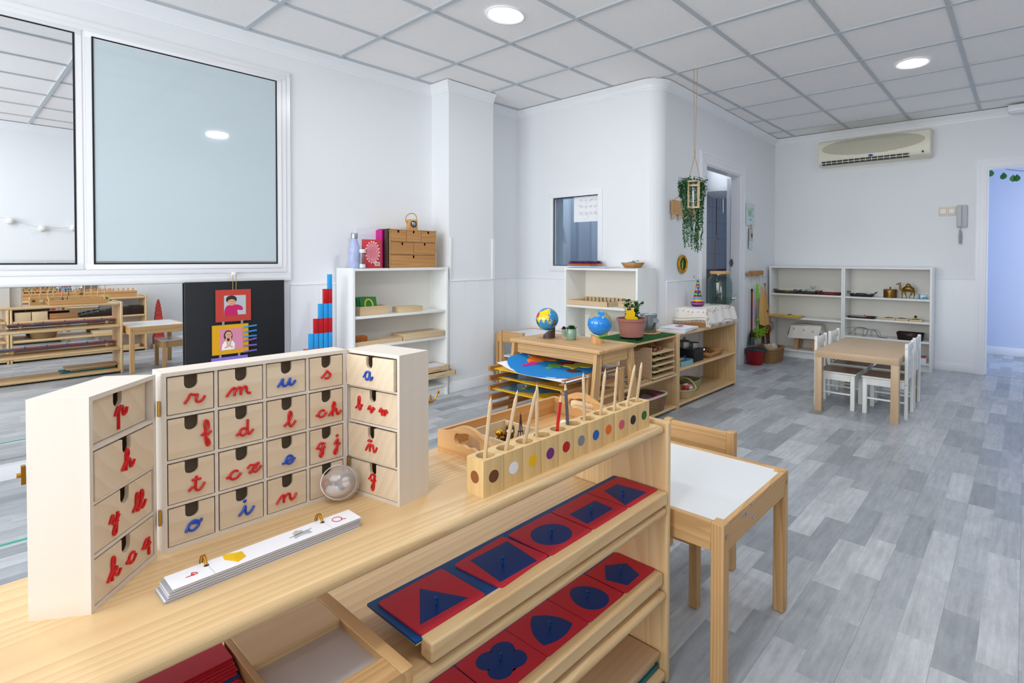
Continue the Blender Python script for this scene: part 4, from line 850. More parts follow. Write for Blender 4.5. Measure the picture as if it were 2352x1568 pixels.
# ---- drawing tray on the upper board
dt = thing('drawing_tray', 'deep wooden frame tray with a pale grey bottom left of the inset trays', 'tray', (.35, .82, .4715))
MB().box(-.070, -.082, .004, .058, .050, .046).obj('sheet', 'sand_tray', dt)
MB().box(-.078, -.133, 0, -.070, .14, .0585).obj('frame_side', 'raw_y', dt, bev=.001); MB().box(.058, -.133, 0, .077, .14, .0585).obj('frame_side', 'raw_y', dt, bev=.001)
MB().box(-.070, -.133, 0, .058, -.082, .0585).obj('frame_end', 'raw_x', dt, bev=.001); MB().box(-.070, .050, 0, .058, .14, .0585).obj('frame_end', 'pine_x', dt, bev=.001)
# ---- stacks of red and blue paper
for i in range(26):
    c = 'board_blue' if i in (0, 1, 5, 8, 9, 12, 15, 19) else 'inset_red'; nm = 'blue' if c == 'board_blue' else 'red'
    o = MB().box(-.085, -.085, 0, .085, .085, .0021).obj('paper_square', c); o.location = (.183+random.uniform(-.002, .002), .872+.0048*i+random.uniform(-.001, .001)-(.035 if i < 2 else 0), .4712+i*.0023)
    tag(o, f'square {nm} paper sheet in the stack left of the drawing tray', 'paper sheet', f'{nm} paper sheets stacked left of the drawing tray')
    if i in (0, 25): o['label'] = ('lowest sheet, blue, sticking out under the stack left of the drawing tray', 'topmost red sheet of the stack left of the drawing tray')[i == 25]
# ---- boards at the bottom of the shelf
for nm, mt, x0, x1, y0, y1, z0, z1, lab in (('bead_board', 'teal', .80, 1.185, .745, .93, .0372, .051, 'teal board lowest in the pile at the bottom of the shelf'),
        ('plywood_board', 'birch_x', .86, 1.175, .75, .93, .0515, .066, 'narrow plywood board between the teal board and the wide plywood board'),
        ('plywood_board', 'birch_x', .83, 1.186, .742, .95, .067, .083, 'wide plywood board on top of the pile at the bottom of the shelf')):
    o = MB().box(x0-1, y0-.8, 0, x1-1, y1-.8, z1-z0, bev=.002).obj(nm, mt); o.location = (1, .8, z0); tag(o, lab, 'board')
# ================================================================ CHILD TABLES AND CHAIRS
def pine_table(label, loc, rz, stain=False):
    """48 x 63 cm, 45 cm high, white laminate inset; long side along local y"""
    t = thing('childs_table', label, 'table', loc, rz, 'pine child tables with white tops'); a, b = .235, .315
    MB().box(-a+.016, -b+.016, .436, a-.016, b-.016, .446).obj('table_top', 'white_table', t)
    for s in (-1, 1):
        MB().box(-a+.036, s*b-(.017 if s > 0 else -.001), .375, a-.036, s*b+(-.001 if s > 0 else .017), .4495).obj('apron', 'raw_x', t, bev=.002)
        MB().box(s*a-(.017 if s > 0 else -.001), -b+.036, .375, s*a+(-.001 if s > 0 else .017), b-.036, .4495).obj('apron', 'raw_y', t, bev=.002)
        for s2 in (-1, 1): MB().box(s*a-(.036 if s > 0 else -.0), s2*b-(.036 if s2 > 0 else 0), 0, s*a+(.0 if s > 0 else .036), s2*b+(0 if s2 > 0 else .036), .45).obj('leg', 'raw_z', t, bev=.003)
        for s2 in (-1, 1): MB().cyl((s*(a-.018), s2*b, .415), (s*(a-.018), s2*(b+.0025), .415), .006, n=14).obj('bolt', 'steel', t)
    return t
def pine_chair(label, loc, rz):
    """back on local +x side, seat towards -x"""
    t = thing('childs_chair', label, 'chair', loc, rz, 'pine child chairs'); w_ = .147
    for s in (-1, 1):
        MB().box(.0, s*w_-(.03 if s > 0 else 0), 0, .03, s*w_+(0 if s > 0 else .03), .50).obj('leg', 'raw_z', t, bev=.003)
        MB().box(-.27, s*w_-(.03 if s > 0 else 0), 0, -.24, s*w_+(0 if s > 0 else .03), .27).obj('leg', 'raw_z', t, bev=.003)
        MB().box(-.24, s*(w_-.022)-.009, .205, 0, s*(w_-.022)+.009, .27).obj('seat_rail', 'raw_x', t, bev=.002)
    MB().box(.002, -w_+.03, .405, .022, w_-.03, .495).obj('backrest', 'raw_y', t, bev=.003)
    MB().box(-.275, -w_+.006, .27, .0, w_-.006, .282).obj('seat', 'white_table', t, bev=.002)
    MB().box(-.268, -w_+.03, .20, -.252, w_-.03, .27).obj('seat_rail', 'raw_y', t, bev=.002)
    return t
t1 = pine_table('pine child table with white top right beside the foreground shelf, blue paint specks on it', (1.4655, .900, 0), 0)
pst = MB()
for (x, z, w_, h_) in ((-.12, .43, .006, .004), (-.10, .425, .008, .009), (-.065, .44, .009, .004), (-.055, .40, .003, .007), (-.09, .38, .005, .003)): pst.box(x, -.3158, z, x+w_, -.3149, z+h_, mi=0)
pst.obj('paint_speck', 'rod_blue', t1)
c1 = pine_chair('pine child chair pushed under the white-topped table beside the foreground shelf', (1.778, .955, 0), 0)
t2 = dup(t1, (3.405, 3.445, 0), 0, 'pine child table with white top standing in the far corner behind the map rack')
c2 = dup(c1, (3.09, 3.43, 0), PI, 'pine child chair facing the corner table behind the map rack')
bpy.data.objects.remove([o for o in bpy.data.objects if o.parent == t2 and o.name.startswith('paint_speck')][0])
# the second table near the mirror, seen by reflection only (its chair too)
# ---- birch table and four white chairs
bt = thing('low_table', 'low birch-look table with thick top and square legs between four white chairs', 'table', (4.535, .9425, 0))
a, b = .445, .2775
MB().box(-a, -b, .40, a, b, .45, bev=.0015).obj('table_top', 'birch_x', bt)
for sx in (-1, 1):
    for sy in (-1, 1): MB().box(sx*a-(.05 if sx > 0 else 0), sy*b-(.05 if sy > 0 else 0), 0, sx*a+(0 if sx > 0 else .05), sy*b+(0 if sy > 0 else .05), .40, bev=.001).obj('leg', 'birch_z', bt)
def white_chair(label, loc, rz):
    """back on +y side"""
    t = thing('white_childs_chair', label, 'chair', loc, rz, 'white child chairs around the low table'); w_ = .135
    for s in (-1, 1):
        MB().box(s*w_-(.03 if s > 0 else 0), 0, 0, s*w_+(0 if s > 0 else .03), .022, .535, bev=.004).obj('leg', 'shelf_white', t)
        MB().box(s*w_-(.03 if s > 0 else 0), -.27, 0, s*w_+(0 if s > 0 else .03), -.24, .262, bev=.003).obj('leg', 'shelf_white', t)
        MB().box(s*(w_-.006)-.01, -.24, .215, s*(w_-.006)+.01, 0, .262, bev=.002).obj('seat_rail', 'shelf_white', t)
        MB().cyl((s*(w_-.014), -.24, .115), (s*(w_-.014), .005, .115), .007, n=12).obj('stretcher', 'shelf_white', t)
        for z in (.50, .245): MB().cyl((s*(w_+.0012), .011, z), (s*(w_-.002), .011, z), .0045, n=12).obj('bolt', 'chrome', t)
    MB().box(-w_+.03, -.268, .215, w_-.03, -.252, .262, bev=.002).obj('seat_rail', 'shelf_white', t)
    MB().box(-w_+.004, -.278, .262, w_-.004, .0, .276, bev=.004).obj('seat', 'shelf_white', t)
    MB().box(-w_+.007, -.274, .2758, w_-.007, -.003, .2768).obj('seat_pad', 'seat_brown', t)
    MB().box(-w_+.03, .004, .475, w_-.03, .018, .525, bev=.003).obj('backrest', 'shelf_white', t)
    sl = MB()
    sl.prism([(-.06, .275), (.06, .275), (.06, .476), (-.06, .476)], .012, [circ(-.022, .43, .012, 14), circ(.022, .40, .013, 14)], M_=FRAME((0, .017, 0), (1, 0, 0), (0, 0, 1)))
    sl.obj('back_slat', 'shelf_white', t)
    return t
wc = white_chair('white child chair on the left side of the low table, nearer the camera', (4.375, 1.248, 0), 0)
dup(wc, (4.745, 1.248, 0), 0, 'white child chair on the left side of the low table, nearer the bookcases')
dup(wc, (4.375, .655, 0), PI, 'white child chair on the right side of the low table, nearer the camera')
dup(wc, (4.745, .662, 0), PI, 'white child chair on the right side of the low table, nearer the bookcases')
# ================================================================ WHITE BOOKCASES
def bookcase(label, loc, rz, wd, dp, h, boards, group, thk=.018):
    """front faces local -y, x along"""
    t = thing('bookcase', label, 'bookcase', loc, rz, group)
    for s in (0, 1):
        x0 = 0 if s == 0 else wd-thk
        MB().box(x0, 0, 0, x0+thk, dp, h, bev=.001).obj('side_panel', 'shelf_white', t)
    MB().box(thk, .0, h-thk-.003, wd-thk, dp, h-.003).obj('top_panel', 'shelf_white', t, bev=.001)
    MB().box(thk, dp-.006, .06, wd-thk, dp-.002, h-.02).obj('back_panel', 'back_white', t)
    MB().box(thk, .0, .072, wd-thk, dp-.006, .09).obj('bottom_shelf', 'shelf_white', t, bev=.001)
    MB().box(thk, .025, 0, wd-thk, .04, .072).obj('plinth', 'shelf_white', t)
    for z in boards: MB().box(thk+.001, .006, z-.018, wd-thk-.001, dp-.008, z, bev=.0008).obj('shelf_board', 'shelf_white', t)
    ph = MB()
    for s in (thk+.0003, wd-thk-.0003):
        for y in (.045, dp-.055):
            for i in range(22): ph.cyl((s-.0006, y, .2+.036*i), (s+.0006, y, .2+.036*i), .0026, n=6)
    ph.obj('peg_holes', 'light_grey', t)
    return t
GB = 'low white bookcases'
ba = bookcase('white bookcase by the pier with a small wooden chest of drawers on top', (1.846, 3.728, 0), 0, .80, .245, 1.052, (.702, .484), GB)
bb_ = bookcase('white bookcase under the office window holding a number tray', (3.375, 3.098, 0), -PI/2, .765, .266, 1.052, (.733, .445, .20), GB)
bc1 = bookcase('left of the two white bookcases on the far wall, near the corner', (6.165, 2.37, 0), -PI/2, .82, .262, 1.052, (.732, .458), GB)
bc2 = bookcase('right of the two white bookcases on the far wall, holding the brass camel', (6.165, 1.548, 0), -PI/2, .826, .262, 1.052, (.730, .500, .305), GB)
# ================================================================ ON AND IN THE LEFT BOOKCASE
ch = thing('small_chest_of_drawers', 'small pine chest with six little drawers on the left white bookcase', 'chest of drawers', (2.355, 3.765, 1.049))
cw, cdp, chh = .41, .17, .30
b = MB()
for a in ((-cw/2, 0, cw/2, .008), (-cw/2, chh-.008, cw/2, chh)): b.box(a[0], .004, a[1], a[2], cdp, a[3])
for x in (-cw/2, cw/2-.008): b.box(x, .004, 0, x+.008, cdp, chh)
b.box(-cw/2, cdp-.006, 0, cw/2, cdp, chh); b.box(-cw/2+.008, .006, .098, cw/2-.008, cdp-.006, .102); b.box(-cw/2+.008, .006, .198, cw/2-.008, cdp-.006, .202); b.obj('case', 'raw_x', ch, bev=.001)
xi = cw/2-.009
def dwr(x0, x1, z0, z1):
    n = .009; cx = (x0+x1)/2
    out = [(x0, z0), (x1, z0), (x1, z1), (cx+n, z1), (cx+n, z1-.012)]+[(cx+n*math.cos(a), z1-.012+n*math.sin(a)) for a in [-(k+1)*PI/8 for k in range(7)]]+[(cx-n, z1-.012), (cx-n, z1), (x0, z1)]
    m = MB().prism(out, .012, M_=FRAME((0, .014, 0), (1, 0, 0), (0, 0, 1)))
    m.obj('drawer', 'drawer_pine', ch, bev=.0008)
for r_, n, z0, z1 in ((0, 3, .204, .290), (1, 2, .104, .196), (2, 1, .010, .096)):
    for i in range(n): dwr(-xi+2*xi*i/n+.0015, -xi+2*xi*(i+1)/n-.0015, z0, z1)
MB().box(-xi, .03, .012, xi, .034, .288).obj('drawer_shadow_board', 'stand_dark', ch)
sp = thing('wooden_speaker', 'small wooden speaker with leather handle on top of the small chest', 'speaker', (2.39, 3.85, 1.3495))
MB().box(-.04, -.022, 0, .04, .022, .085, bev=.006).obj('case', 'beech_z', sp)
MB().cyl((0, -.0225, .047), (0, -.025, .047), .026, n=28).obj('ring', 'black', sp); MB().cyl((0, -.024, .047), (0, -.029, .047), .0195, .012, n=28).obj('cone', 'steel', sp)
MB().tube(spline([(-.042, 0, .055), (-.056, 0, .075), (-.045, 0, .115), (0, 0, .135), (.035, 0, .118), (.041, 0, .07), (.041, 0, .04)], 5), .0035, 6).obj('handle', 'rope', sp)
bo = thing('drink_bottle', 'pale blue patterned steel bottle with silver cap on the left bookcase', 'bottle', (1.895, 3.80, 1.0495))
MB().lathe([(0, 0), (.035, 0), (.037, .004), (.037, .13), (.034, .16), (.023, .195), (.019, .21), (.019, .215), (0, .215)], 28).obj('body', 'bottle_blue', bo)
MB().lathe([(.0195, .215), (.022, .217), (.023, .25), (.021, .255), (0, .256)], 24).obj('cap', 'steel', bo)
jr = thing('small_glass_jar', 'little clear glass jar with white lid in front of the patterned bottle', 'jar', (1.937, 3.765, 1.0495))
MB().lathe([(0, 0), (.03, 0), (.032, .01), (.03, .04), (.024, .07), (.022, .1), (.026, .13), (0, .13)], 18).obj('glass', 'glass_clear', jr); MB().lathe([(0, .112), (.022, .112), (.022, .138), (0, .138)], 18).obj('lid', 'white', jr); MB().lathe([(0, .004), (.02, .004), (.02, .03), (0, .03)], 18).obj('contents', 'white', jr)
bk = thing('red_book', 'red hardback book with pink oval panel standing on the left bookcase', 'book', (2.025, 3.79, 1.0495))
MB().box(-.07, -.012, 0, .07, .02, .212, bev=.001).obj('cover', 'book_red', bk)
b = MB(); b.prism([(v.x, v.y) for v in spline([(.048*math.cos(a)*(1+.06*math.cos(5*a)), .118+.072*math.sin(a)*(1+.05*math.cos(5*a)), 0) for a in [2*PI*k/16 for k in range(16)]], 3, True)], .0006, M_=FRAME((-.004, -.0122, 0), (1, 0, 0), (0, 0, 1))); b.obj('panel', 'book_pink', bk)
b = MB()
for k in range(18): a = 2*PI*k/18; b.sph((-.004+.053*math.cos(a), -.0125, .118+.078*math.sin(a)), (.006, .001, .006), 8)
b.obj('ornament', 'cream', bk)
b = MB()
for k in range(8): b.box(-.036+.004*abs(k-3.5)*.6, -.0134, .15-.010*k, .028-.004*abs(k-3.5)*.6, -.0128, .1515-.010*k)
b.obj('text_lines', 'book_red', bk); MB().box(.012, -.0128, .018, .052, -.0121, .044).obj('barcode_patch', 'white', bk)
b = MB(); 
for k in range(12): b.box(.017+.0027*k, -.0132, .022, .0182+.0027*k, -.0128, .040)
b.obj('barcode_lines', 'black', bk)
MB().box(-.068, -.010, .002, .0695, .018, .210).obj('pages', 'paper', bk).location = (.0, .0022, 0)
ev = MB().box(-.10, 0, 0, .078, .006, .30).box(-.10, -.0015, .25, .078, 0, .2515).obj('envelope', 'paper2'); ev.location = (2.055, 3.90, 1.0495); tag(ev, 'large white envelope standing behind the red book', 'envelope')
for i, (c, lab) in enumerate((('purple', 'purple and red folder between the envelope and the small chest'), ('stand_dark', 'thin brown folder touching the small chest'))):
    o = MB().box(-.0045, -.06 if i == 0 else -.11, 0, .0045, .08, .29 if i == 0 else .295).obj('folder', 'magenta' if i == 0 else c); o.location = (2.117+.015*i, 3.875, 1.0495); tag(o, lab, 'folder')
z_ = .7025
gx = thing('sandpaper_number_box', 'pale wooden box with green sandpaper number cards on the upper shelf board', 'box', (2.03, 3.83, z_))
b = MB(); b.box(-.11, -.06, 0, .11, .06, .004); 
for a in ((-.11, -.06, .11, -.054), (-.11, .054, .11, .06), (-.11, -.054, -.104, .054), (.104, -.054, .11, .054)): b.box(a[0], a[1], .004, a[2], a[3], .065)
b.obj('box_body', 'blond_x', gx, bev=.001)
for i in range(5):
    o = thing('sandpaper_card', ('frontmost green sandpaper card in the pale box, a yellow zero on it' if i == 0 else 'green sandpaper card behind the front one in the pale box'), 'card', (2.005-.012*i+.0, 3.80+.014*i, z_+.01), 0, 'green cards in the pale wooden box')
    o.rotation_euler = (-.25, 0, .0)
    MB().box(-.058, 0, 0, .068, .002, .125).obj('card_board', 'greenboard', o)
    if i == 0: MB().tube([(.006+.030*math.cos(a), -.001, .062+.045*math.sin(a)) for a in [2*PI*k/24 for k in range(24)]], .006, 6, closed=True).obj('digit', 'sand_digit', o)
def flatbox(name, lab, loc, sx, sy, sz, m='blond_x', cat='box', lid=True, rz=0):
    t = thing(name, lab, cat, loc, rz); MB().box(-sx/2, -sy/2, 0, sx/2, sy/2, sz*.72, bev=.001).obj('box_body', m, t)
    if lid: MB().box(-sx/2, -sy/2, sz*.73, sx/2, sy/2, sz, bev=.001).obj('lid', m, t)
    return t
flatbox('lidded_box', 'small closed pale wooden box on the upper shelf board of the left bookcase', (2.33, 3.82, z_), .20, .11, .045)
tb = thing('bead_tray', 'long low wooden tray under the orange bead cube on the middle board', 'tray', (2.055, 3.80, .4845))
b = MB(); b.box(-.185, -.055, 0, .185, .055, .004)
for a in ((-.185, -.055, .185, -.05), (-.185, .05, .185, .055), (-.185, -.05, -.18, .05), (.18, -.05, .185, .05), (.05, -.05, .055, .05)): b.box(a[0], a[1], .004, a[2], a[3], .032)
b.obj('tray_body', 'blond_x', tb, bev=.001)
bc = MB()
for i in range(10):
    for j in range(6):
        for k in range(7): bc.sph((-.05+.0106*i, -.03+.0105*j, .008+.0092*k), .0052, 6)
o = bc.obj('bead_cube', 'beads'); o.location = (1.925, 3.80, .4885); tag(o, 'cube of orange-brown glass beads in the long tray on the left bookcase', 'bead cube')
flatbox('lidded_box', 'large flat closed wooden box at the right end of the middle board', (2.43, 3.83, .4845), .36, .19, .048)
def smalltray(lab, loc, sx, sy, h):
    t = thing('wooden_tray', lab, 'tray', loc); b = MB(); b.box(-sx/2, -sy/2, 0, sx/2, sy/2, .005)
    for a in ((-sx/2, -sy/2, sx/2, -sy/2+.006), (-sx/2, sy/2-.006, sx/2, sy/2), (-sx/2, -sy/2, -sx/2+.006, sy/2), (sx/2-.006, -sy/2, sx/2, sy/2)): b.box(a[0], a[1], .005, a[2], a[3], h)
    b.obj('tray_body', 'blond_x', t, bev=.001); MB().box(-.04, -sy/2-.006, h*.4, .04, -sy/2, h*.62).obj('handle', 'blond_x', t, bev=.002)
    return t
smalltray('lower of the two stacked wooden trays at the bottom of the left bookcase', (2.52, 3.785, .1665), .30, .25, .042)
for nm, m, sx, sy, z, lab in (('green_card_set', 'greenboard', .2, .17, .21, 'green cards lying in the lower stacked tray'),):
    o = MB().box(-sx/2, -sy/2, -.0, sx/2, sy/2, .012).obj(nm, m); o.location = (2.54, 3.78, .1722); tag(o, lab, 'cards')
# ---- one more board carrying those trays
sh3 = MB().box(.019, .006, .148, .781, .236, .166).obj('shelf_board', 'shelf_white', ba)
o = smalltray('upper of the two stacked wooden trays at the bottom of the left bookcase', (2.50, 3.80, .2095), .26, .22, .042)
o = MB().box(-.08, -.07, 0, .08, .07, .006).box(-.08, -.07, .006, .08, .07, .016, mi=1).obj('notepad', ['dark_grey', 'paper2']); o.location = (2.53, 3.79, .236); tag(o, 'white pad lying in the upper stacked tray', 'pad')
o = MB().box(-.06, -.05, 0, .06, .05, .02).obj('pink_card', 'pink'); o.location = (2.45, 3.90, .2148); tag(o, 'pink card set behind the white pad in the upper stacked tray', 'cards')
# ---- red and blue number rods
for i in range(8):
    t = thing('number_rod', ('tallest' if i == 0 else ('second', 'third', 'fourth', 'fifth', 'sixth', 'seventh', 'eighth')[i-1]+' tallest')+' of the red and blue rods standing beside the left bookcase', 'rod', (1.714-.0308*i, 3.79+.002*i, 0), 0, 'red and blue number rods')
    for k in range(10-i):
        MB().box(-.0125, -.0125, 1.01-.101*(i+k+1), .0125, .0125, 1.01-.101*(i+k), bev=.0008).obj('segment', ('rod_blue', 'rod_red')[(i+k) % 2], t)
# ---- emotion cards hanging on the chalkboard
ec = thing('emotion_cards', 'hanging strip of framed emotion pictures, red above yellow, on the chalkboard', 'wall hanging', (1.18, 3.928, .867))
Fz = lambda: FRAME((0, -.0046, 0), (1, 0, 0), (0, 0, 1))
MB().box(-.097, -.003, -.147, .095, 0, .053).obj('red_card', 'card_red', ec); MB().box(-.099, -.001, -.149, .097, .001, .055).obj('laminate_edge', 'dark_grey', ec)
MB().box(-.053, -.0045, -.107, .066, -.003, .017).obj('photo_background', 'photo_grey', ec)
b = MB(); b.prism([(v.x, v.y) for v in spline([(-.052, -.107, 0), (-.052, -.08, 0), (-.040, -.05, 0), (-.01, -.042, 0), (.025, -.044, 0), (.048, -.062, 0), (.044, -.08, 0), (.018, -.076, 0), (.022, -.107, 0)], 3)], .001, M_=Fz()); b.obj('jumper_shape', 'jumper_pink', ec)
MB().sph((-.014, -.0048, -.008), (.030, .0012, .025), 18).obj('hair_shape', 'hair_dark', ec); MB().sph((-.013, -.0056, -.026), (.022, .001, .021), 18).obj('face_shape', 'skin', ec)
b = MB(); b.box(-.024, -.0072, -.022, -.015, -.0064, -.0195); b.box(-.009, -.0072, -.022, 0, -.0064, -.0195); b.box(-.018, -.0072, -.037, -.007, -.0064, -.0355); b.obj('face_features', 'hair_dark', ec)
MB().box(-.117, -.003, -.352, .080, 0, -.167).obj('yellow_card', 'card_yellow', ec); MB().box(-.119, -.001, -.354, .082, .001, -.165).obj('laminate_edge', 'dark_grey', ec)
MB().box(-.077, -.0045, -.325, .047, -.003, -.194).obj('photo_background', 'photo_pink', ec)
b = MB(); b.prism([(-.068, -.325), (-.064, -.29), (-.050, -.268), (-.03, -.275), (-.010, -.268), (.004, -.29), (.0, -.325)], .001, M_=Fz()); b.obj('shirt_shape', 'white', ec)
MB().sph((-.033, -.0048, -.236), (.024, .0012, .034), 18).obj('hair_shape', 'hair_dark', ec); MB().sph((-.031, -.0056, -.232), (.018, .001, .022), 18).obj('face_shape', 'skin', ec)
b = MB(); b.box(-.041, -.0072, -.230, -.034, -.0064, -.2275); b.box(-.028, -.0072, -.230, -.021, -.0064, -.2275); b.box(-.035, -.0072, -.243, -.027, -.0064, -.2418); b.obj('face_features', 'hair_dark', ec)
b = MB(); b.tube([(-.052, -.0055, -.31), (-.036, -.0055, -.30), (-.044, -.0055, -.25)], .0045, 6); b.tube([(-.010, -.0055, -.31), (-.027, -.0055, -.30), (-.019, -.0055, -.25)], .0045, 6); b.obj('arm_shape', 'skin', ec)
MB().box(-.122, -.003, -.55, .075, 0, -.37).obj('lilac_card', 'lilac', ec)
b = MB()
for x in (-.064, .038): b.box(x, -.004, -.170, x+.012, -.001, -.145); b.box(x-.017, -.004, -.374, x-.005, -.001, -.350)
b.obj('strap', 'grey', ec)
MB().tube([(-.006, -.003, .05), (-.006, -.012, .15), (.012, -.012, .15), (.012, -.003, .05)], .0018, 6).obj('string', 'rope', ec)
o = MB().box(-.012, -.008, 0, .012, 0, .025, bev=.003).sph((0, -.01, .002), .005, 8).obj('adhesive_hook', 'white'); o.location = (1.186, 3.949, 1.008); tag(o, 'small white adhesive hook holding the emotion cards', 'hook')
for i in range(6):
    c = 'light_blue' if i < 3 else 'lilac'
    nm = 'blue' if i < 3 else 'purple'; pos = ('highest', 'middle', 'lowest')[i % 3]
    p = thing('clothes_peg', f'{pos} of the three {nm} clothes pegs clipped to the yellow card', 'clothes peg', (1.268, 3.922, (.680, .647, .616, .592, .556, .520)[i]), 0, 'clothes pegs on the yellow emotion card')
    p.rotation_euler = (0, (-.08, -.09, 0, -.16, 0, -.04)[i], 0)
    MB().box(-.038, -.004, .001, .038, 0, .0055, bev=.001).obj('half', c, p); MB().box(-.036, -.004, -.0045, .038, 0, -.0005, bev=.001).obj('half', c, p)
    MB().cyl((-.012, -.005, .0005), (-.012, .001, .0005), .003, n=10).obj('spring', 'steel', p)
# ================================================================ MIDDLE: MAP RACK, STOOL, GLOBES
mr = thing('map_rack', 'wooden rack of brown rails holding the puzzle maps under the pine stool', 'rack', (2.2, 2.10, 0))
RY0, RY1 = 1.80, 2.375; ZS = (.485, .430, .374, .322, .268)
for z in ZS+(.21,):
    for y, s in ((RY0, 1), (RY1, -1)):
        b = MB(); b.box(-.245, y-2.10-.004*s, z, .25, y-2.10+.014*s, z+.028); b.box(-.245, y-2.10+.010*s, z, .25, y-2.10+.028*s, z+.007)
        b.obj('rail', 'oak_x', mr, bev=.001)
for x in (-.06, .22):
    for y, s in ((RY0, 1), (RY1, -1)):
        MB().box(x-.02, min(y-2.10-.006*s, y-2.10-.022*s), 0, x+.025, max(y-2.10-.006*s, y-2.10-.022*s), .515).obj('upright', 'raw_z', mr, bev=.002)
MB().box(-.07, RY0-2.1, .05, -.05, RY1-2.1, .09).obj('cross_bar', 'raw_y', mr)
def blob(cx, cy, rx, ry, n=26, amp=.25, seed=1, rot=0):
    rd = random.Random(seed); ph = [rd.uniform(0, 6.28) for _ in range(6)]; o = []
    for k in range(n):
        a = 2*PI*k/n; m = 1+sum(amp/(j+1.2)*math.sin((j+2)*a+ph[j]) for j in range(5))+rd.uniform(-.04, .04)
        x, y = rx*m*math.cos(a), ry*m*math.sin(a); o.append((cx+x*math.cos(rot)-y*math.sin(rot), cy+x*math.sin(rot)+y*math.cos(rot)))
    return o
def pegs(mb, pts, z):
    for x, y in pts: mb.cyl((x, y, z), (x, y, z+.011), .0028, n=8)
def puzzle_map(lab, z, dx, seed, n):
    t = thing('puzzle_map', lab, 'puzzle map', (2.235+dx, 2.0875, z), 0, 'yellow-edged puzzle maps in the rack')
    MB().box(-.23, -.283, 0, .23, .283, .0045, bev=.001).obj('board', 'map_yellow', t)
    MB().box(-.205, -.262, .0046, .215, .262, .0056).obj('sea', 'map_sea', t)
    rd = random.Random(seed)
    b = MB(); b.prism([(-.204, .10), (-.17, .02), (-.15, -.04), (-.10, -.05), (-.08, -.12), (-.06, -.20), (-.02, -.25), (-.204, -.26)], .0012, M_=TR(0, 0, .0057))
    b.prism(blob(.10, -.02, .07, .12, seed=seed+4), .0012, M_=TR(0, 0, .0057)); b.obj('land', 'map_land', t)
    p = MB(); q = MB(); r_ = MB()
    for i in range(n):
        x, y = rd.uniform(-.12, .12), rd.uniform(-.22, .22); (p if i % 2 else r_).prism(blob(x, y, rd.uniform(.015, .035), rd.uniform(.02, .05), 16, seed=seed+i), .004, M_=TR(0, 0, .006)); pegs(q, [(x, y)], .010)
    if n: p.obj('puzzle_piece', 'map_lime', t); r_.obj('puzzle_piece', 'map_red', t); q.obj('peg_knob', 'white', t)
    return t
puzzle_map('second puzzle map from the top, shaded by the world map board above it', .437, .010, 3, 6)
puzzle_map('third puzzle map from the top, many white pegs showing on blue sea', .381, -.035, 11, 14)
# top: yellow board, white sheet, world felt map
tm = thing('map_board', 'yellow-edged board carrying the felt world map on top of the rack', 'board', (2.225, 2.0875, .4925))
MB().box(-.24, -.285, 0, .23, .285, .006, bev=.001).obj('board', 'map_yellow', tm)
ws = thing('felt_world_map', 'oval blue felt world map with coloured continents on a white sheet', 'map', (2.21, 2.0875, .4995))
def zf(x, y):
    t = min(1, max(0, y/.28)); return .010+.045*t*t*(3-2*t)
def warp(mb, z0=0):
    for v in mb.bm.verts: v.co.z += zf(v.co.x, v.co.y)+z0
    return mb
ws_m = MB().grid(lambda u_, v_: (-.262+.50*u_, -.312+.52*v_, 0), 10, 20, 0, .001); warp(ws_m, -.003); ws_m.obj('white_sheet', 'paper', ws)
def oval(u_, v_):
    a = 2*PI*u_; return (-.038+.228*v_*math.cos(a), -.022+.288*v_*math.copysign(abs(math.sin(a))**.85, math.sin(a)), 0)
b = MB().grid(oval, 48, 10, 0, .002); warp(b, .0005); b.obj('ocean', 'felt_blue', ws)
FELT = {'orange' : [(-0.022, 0.213), (-0.015, 0.198), (0.014, 0.191), (0.013, 0.16), (0.042, 0.153), (0.049, 0.13), (0.075, 0.109), (0.103, 0.081), (0.073, 0.072), (0.045, 0.09), (0.022, 0.102), (-0.016, 0.096), (-0.054, 0.107), (-0.075, 0.125), (-0.099, 0.116), (-0.097, 0.14), (-0.069, 0.162), (-0.034, 0.173)] , 'magenta' : [(-0.175, 0.1), (-0.149, 0.108), (-0.119, 0.11), (-0.094, 0.121), (-0.061, 0.11), (-0.065, 0.081), (-0.089, 0.081), (-0.125, 0.088), (-0.166, 0.089)] , 'green' : [(-0.087, 0.003), (-0.057, 0.006), (-0.036, 0.017), (-0.024, 0.041), (0.01, 0.041), (0.034, 0.016), (0.022, -0.022), (-0.013, -0.047), (-0.035, -0.034), (-0.062, -0.028), (-0.092, -0.023)] , 'red' : [(0.033, 0.034), (0.077, 0.036), (0.109, 0.022), (0.133, -0.009), (0.129, -0.025), (0.094, -0.053), (0.067, -0.035), (0.051, -0.007), (0.028, 0.011)] , 'ant' : [(-0.267, 0.097), (-0.251, 0.085), (-0.23, 0.059), (-0.206, 0.051), (-0.227, 0.039), (-0.207, 0.007), (-0.198, -0.04), (-0.199, -0.087), (-0.2, -0.133), (-0.218, -0.203), (-0.242, -0.191), (-0.246, -0.134), (-0.246, -0.043), (-0.238, 0.032), (-0.259, 0.058)] , 'yellow': [(0.013, -0.033), (0.067, -0.022), (0.113, -0.039), (0.144, -0.077), (0.14, -0.149), (0.092, -0.183), (0.059, -0.161), (0.05, -0.132), (0.012, -0.14), (-0.019, -0.137), (0.011, -0.085)] ,
 'brown': [(-.066, -.136), (-.034, -.140), (-.030, -.178), (-.028, -.212), (-.067, -.205), (-.088, -.181)]}
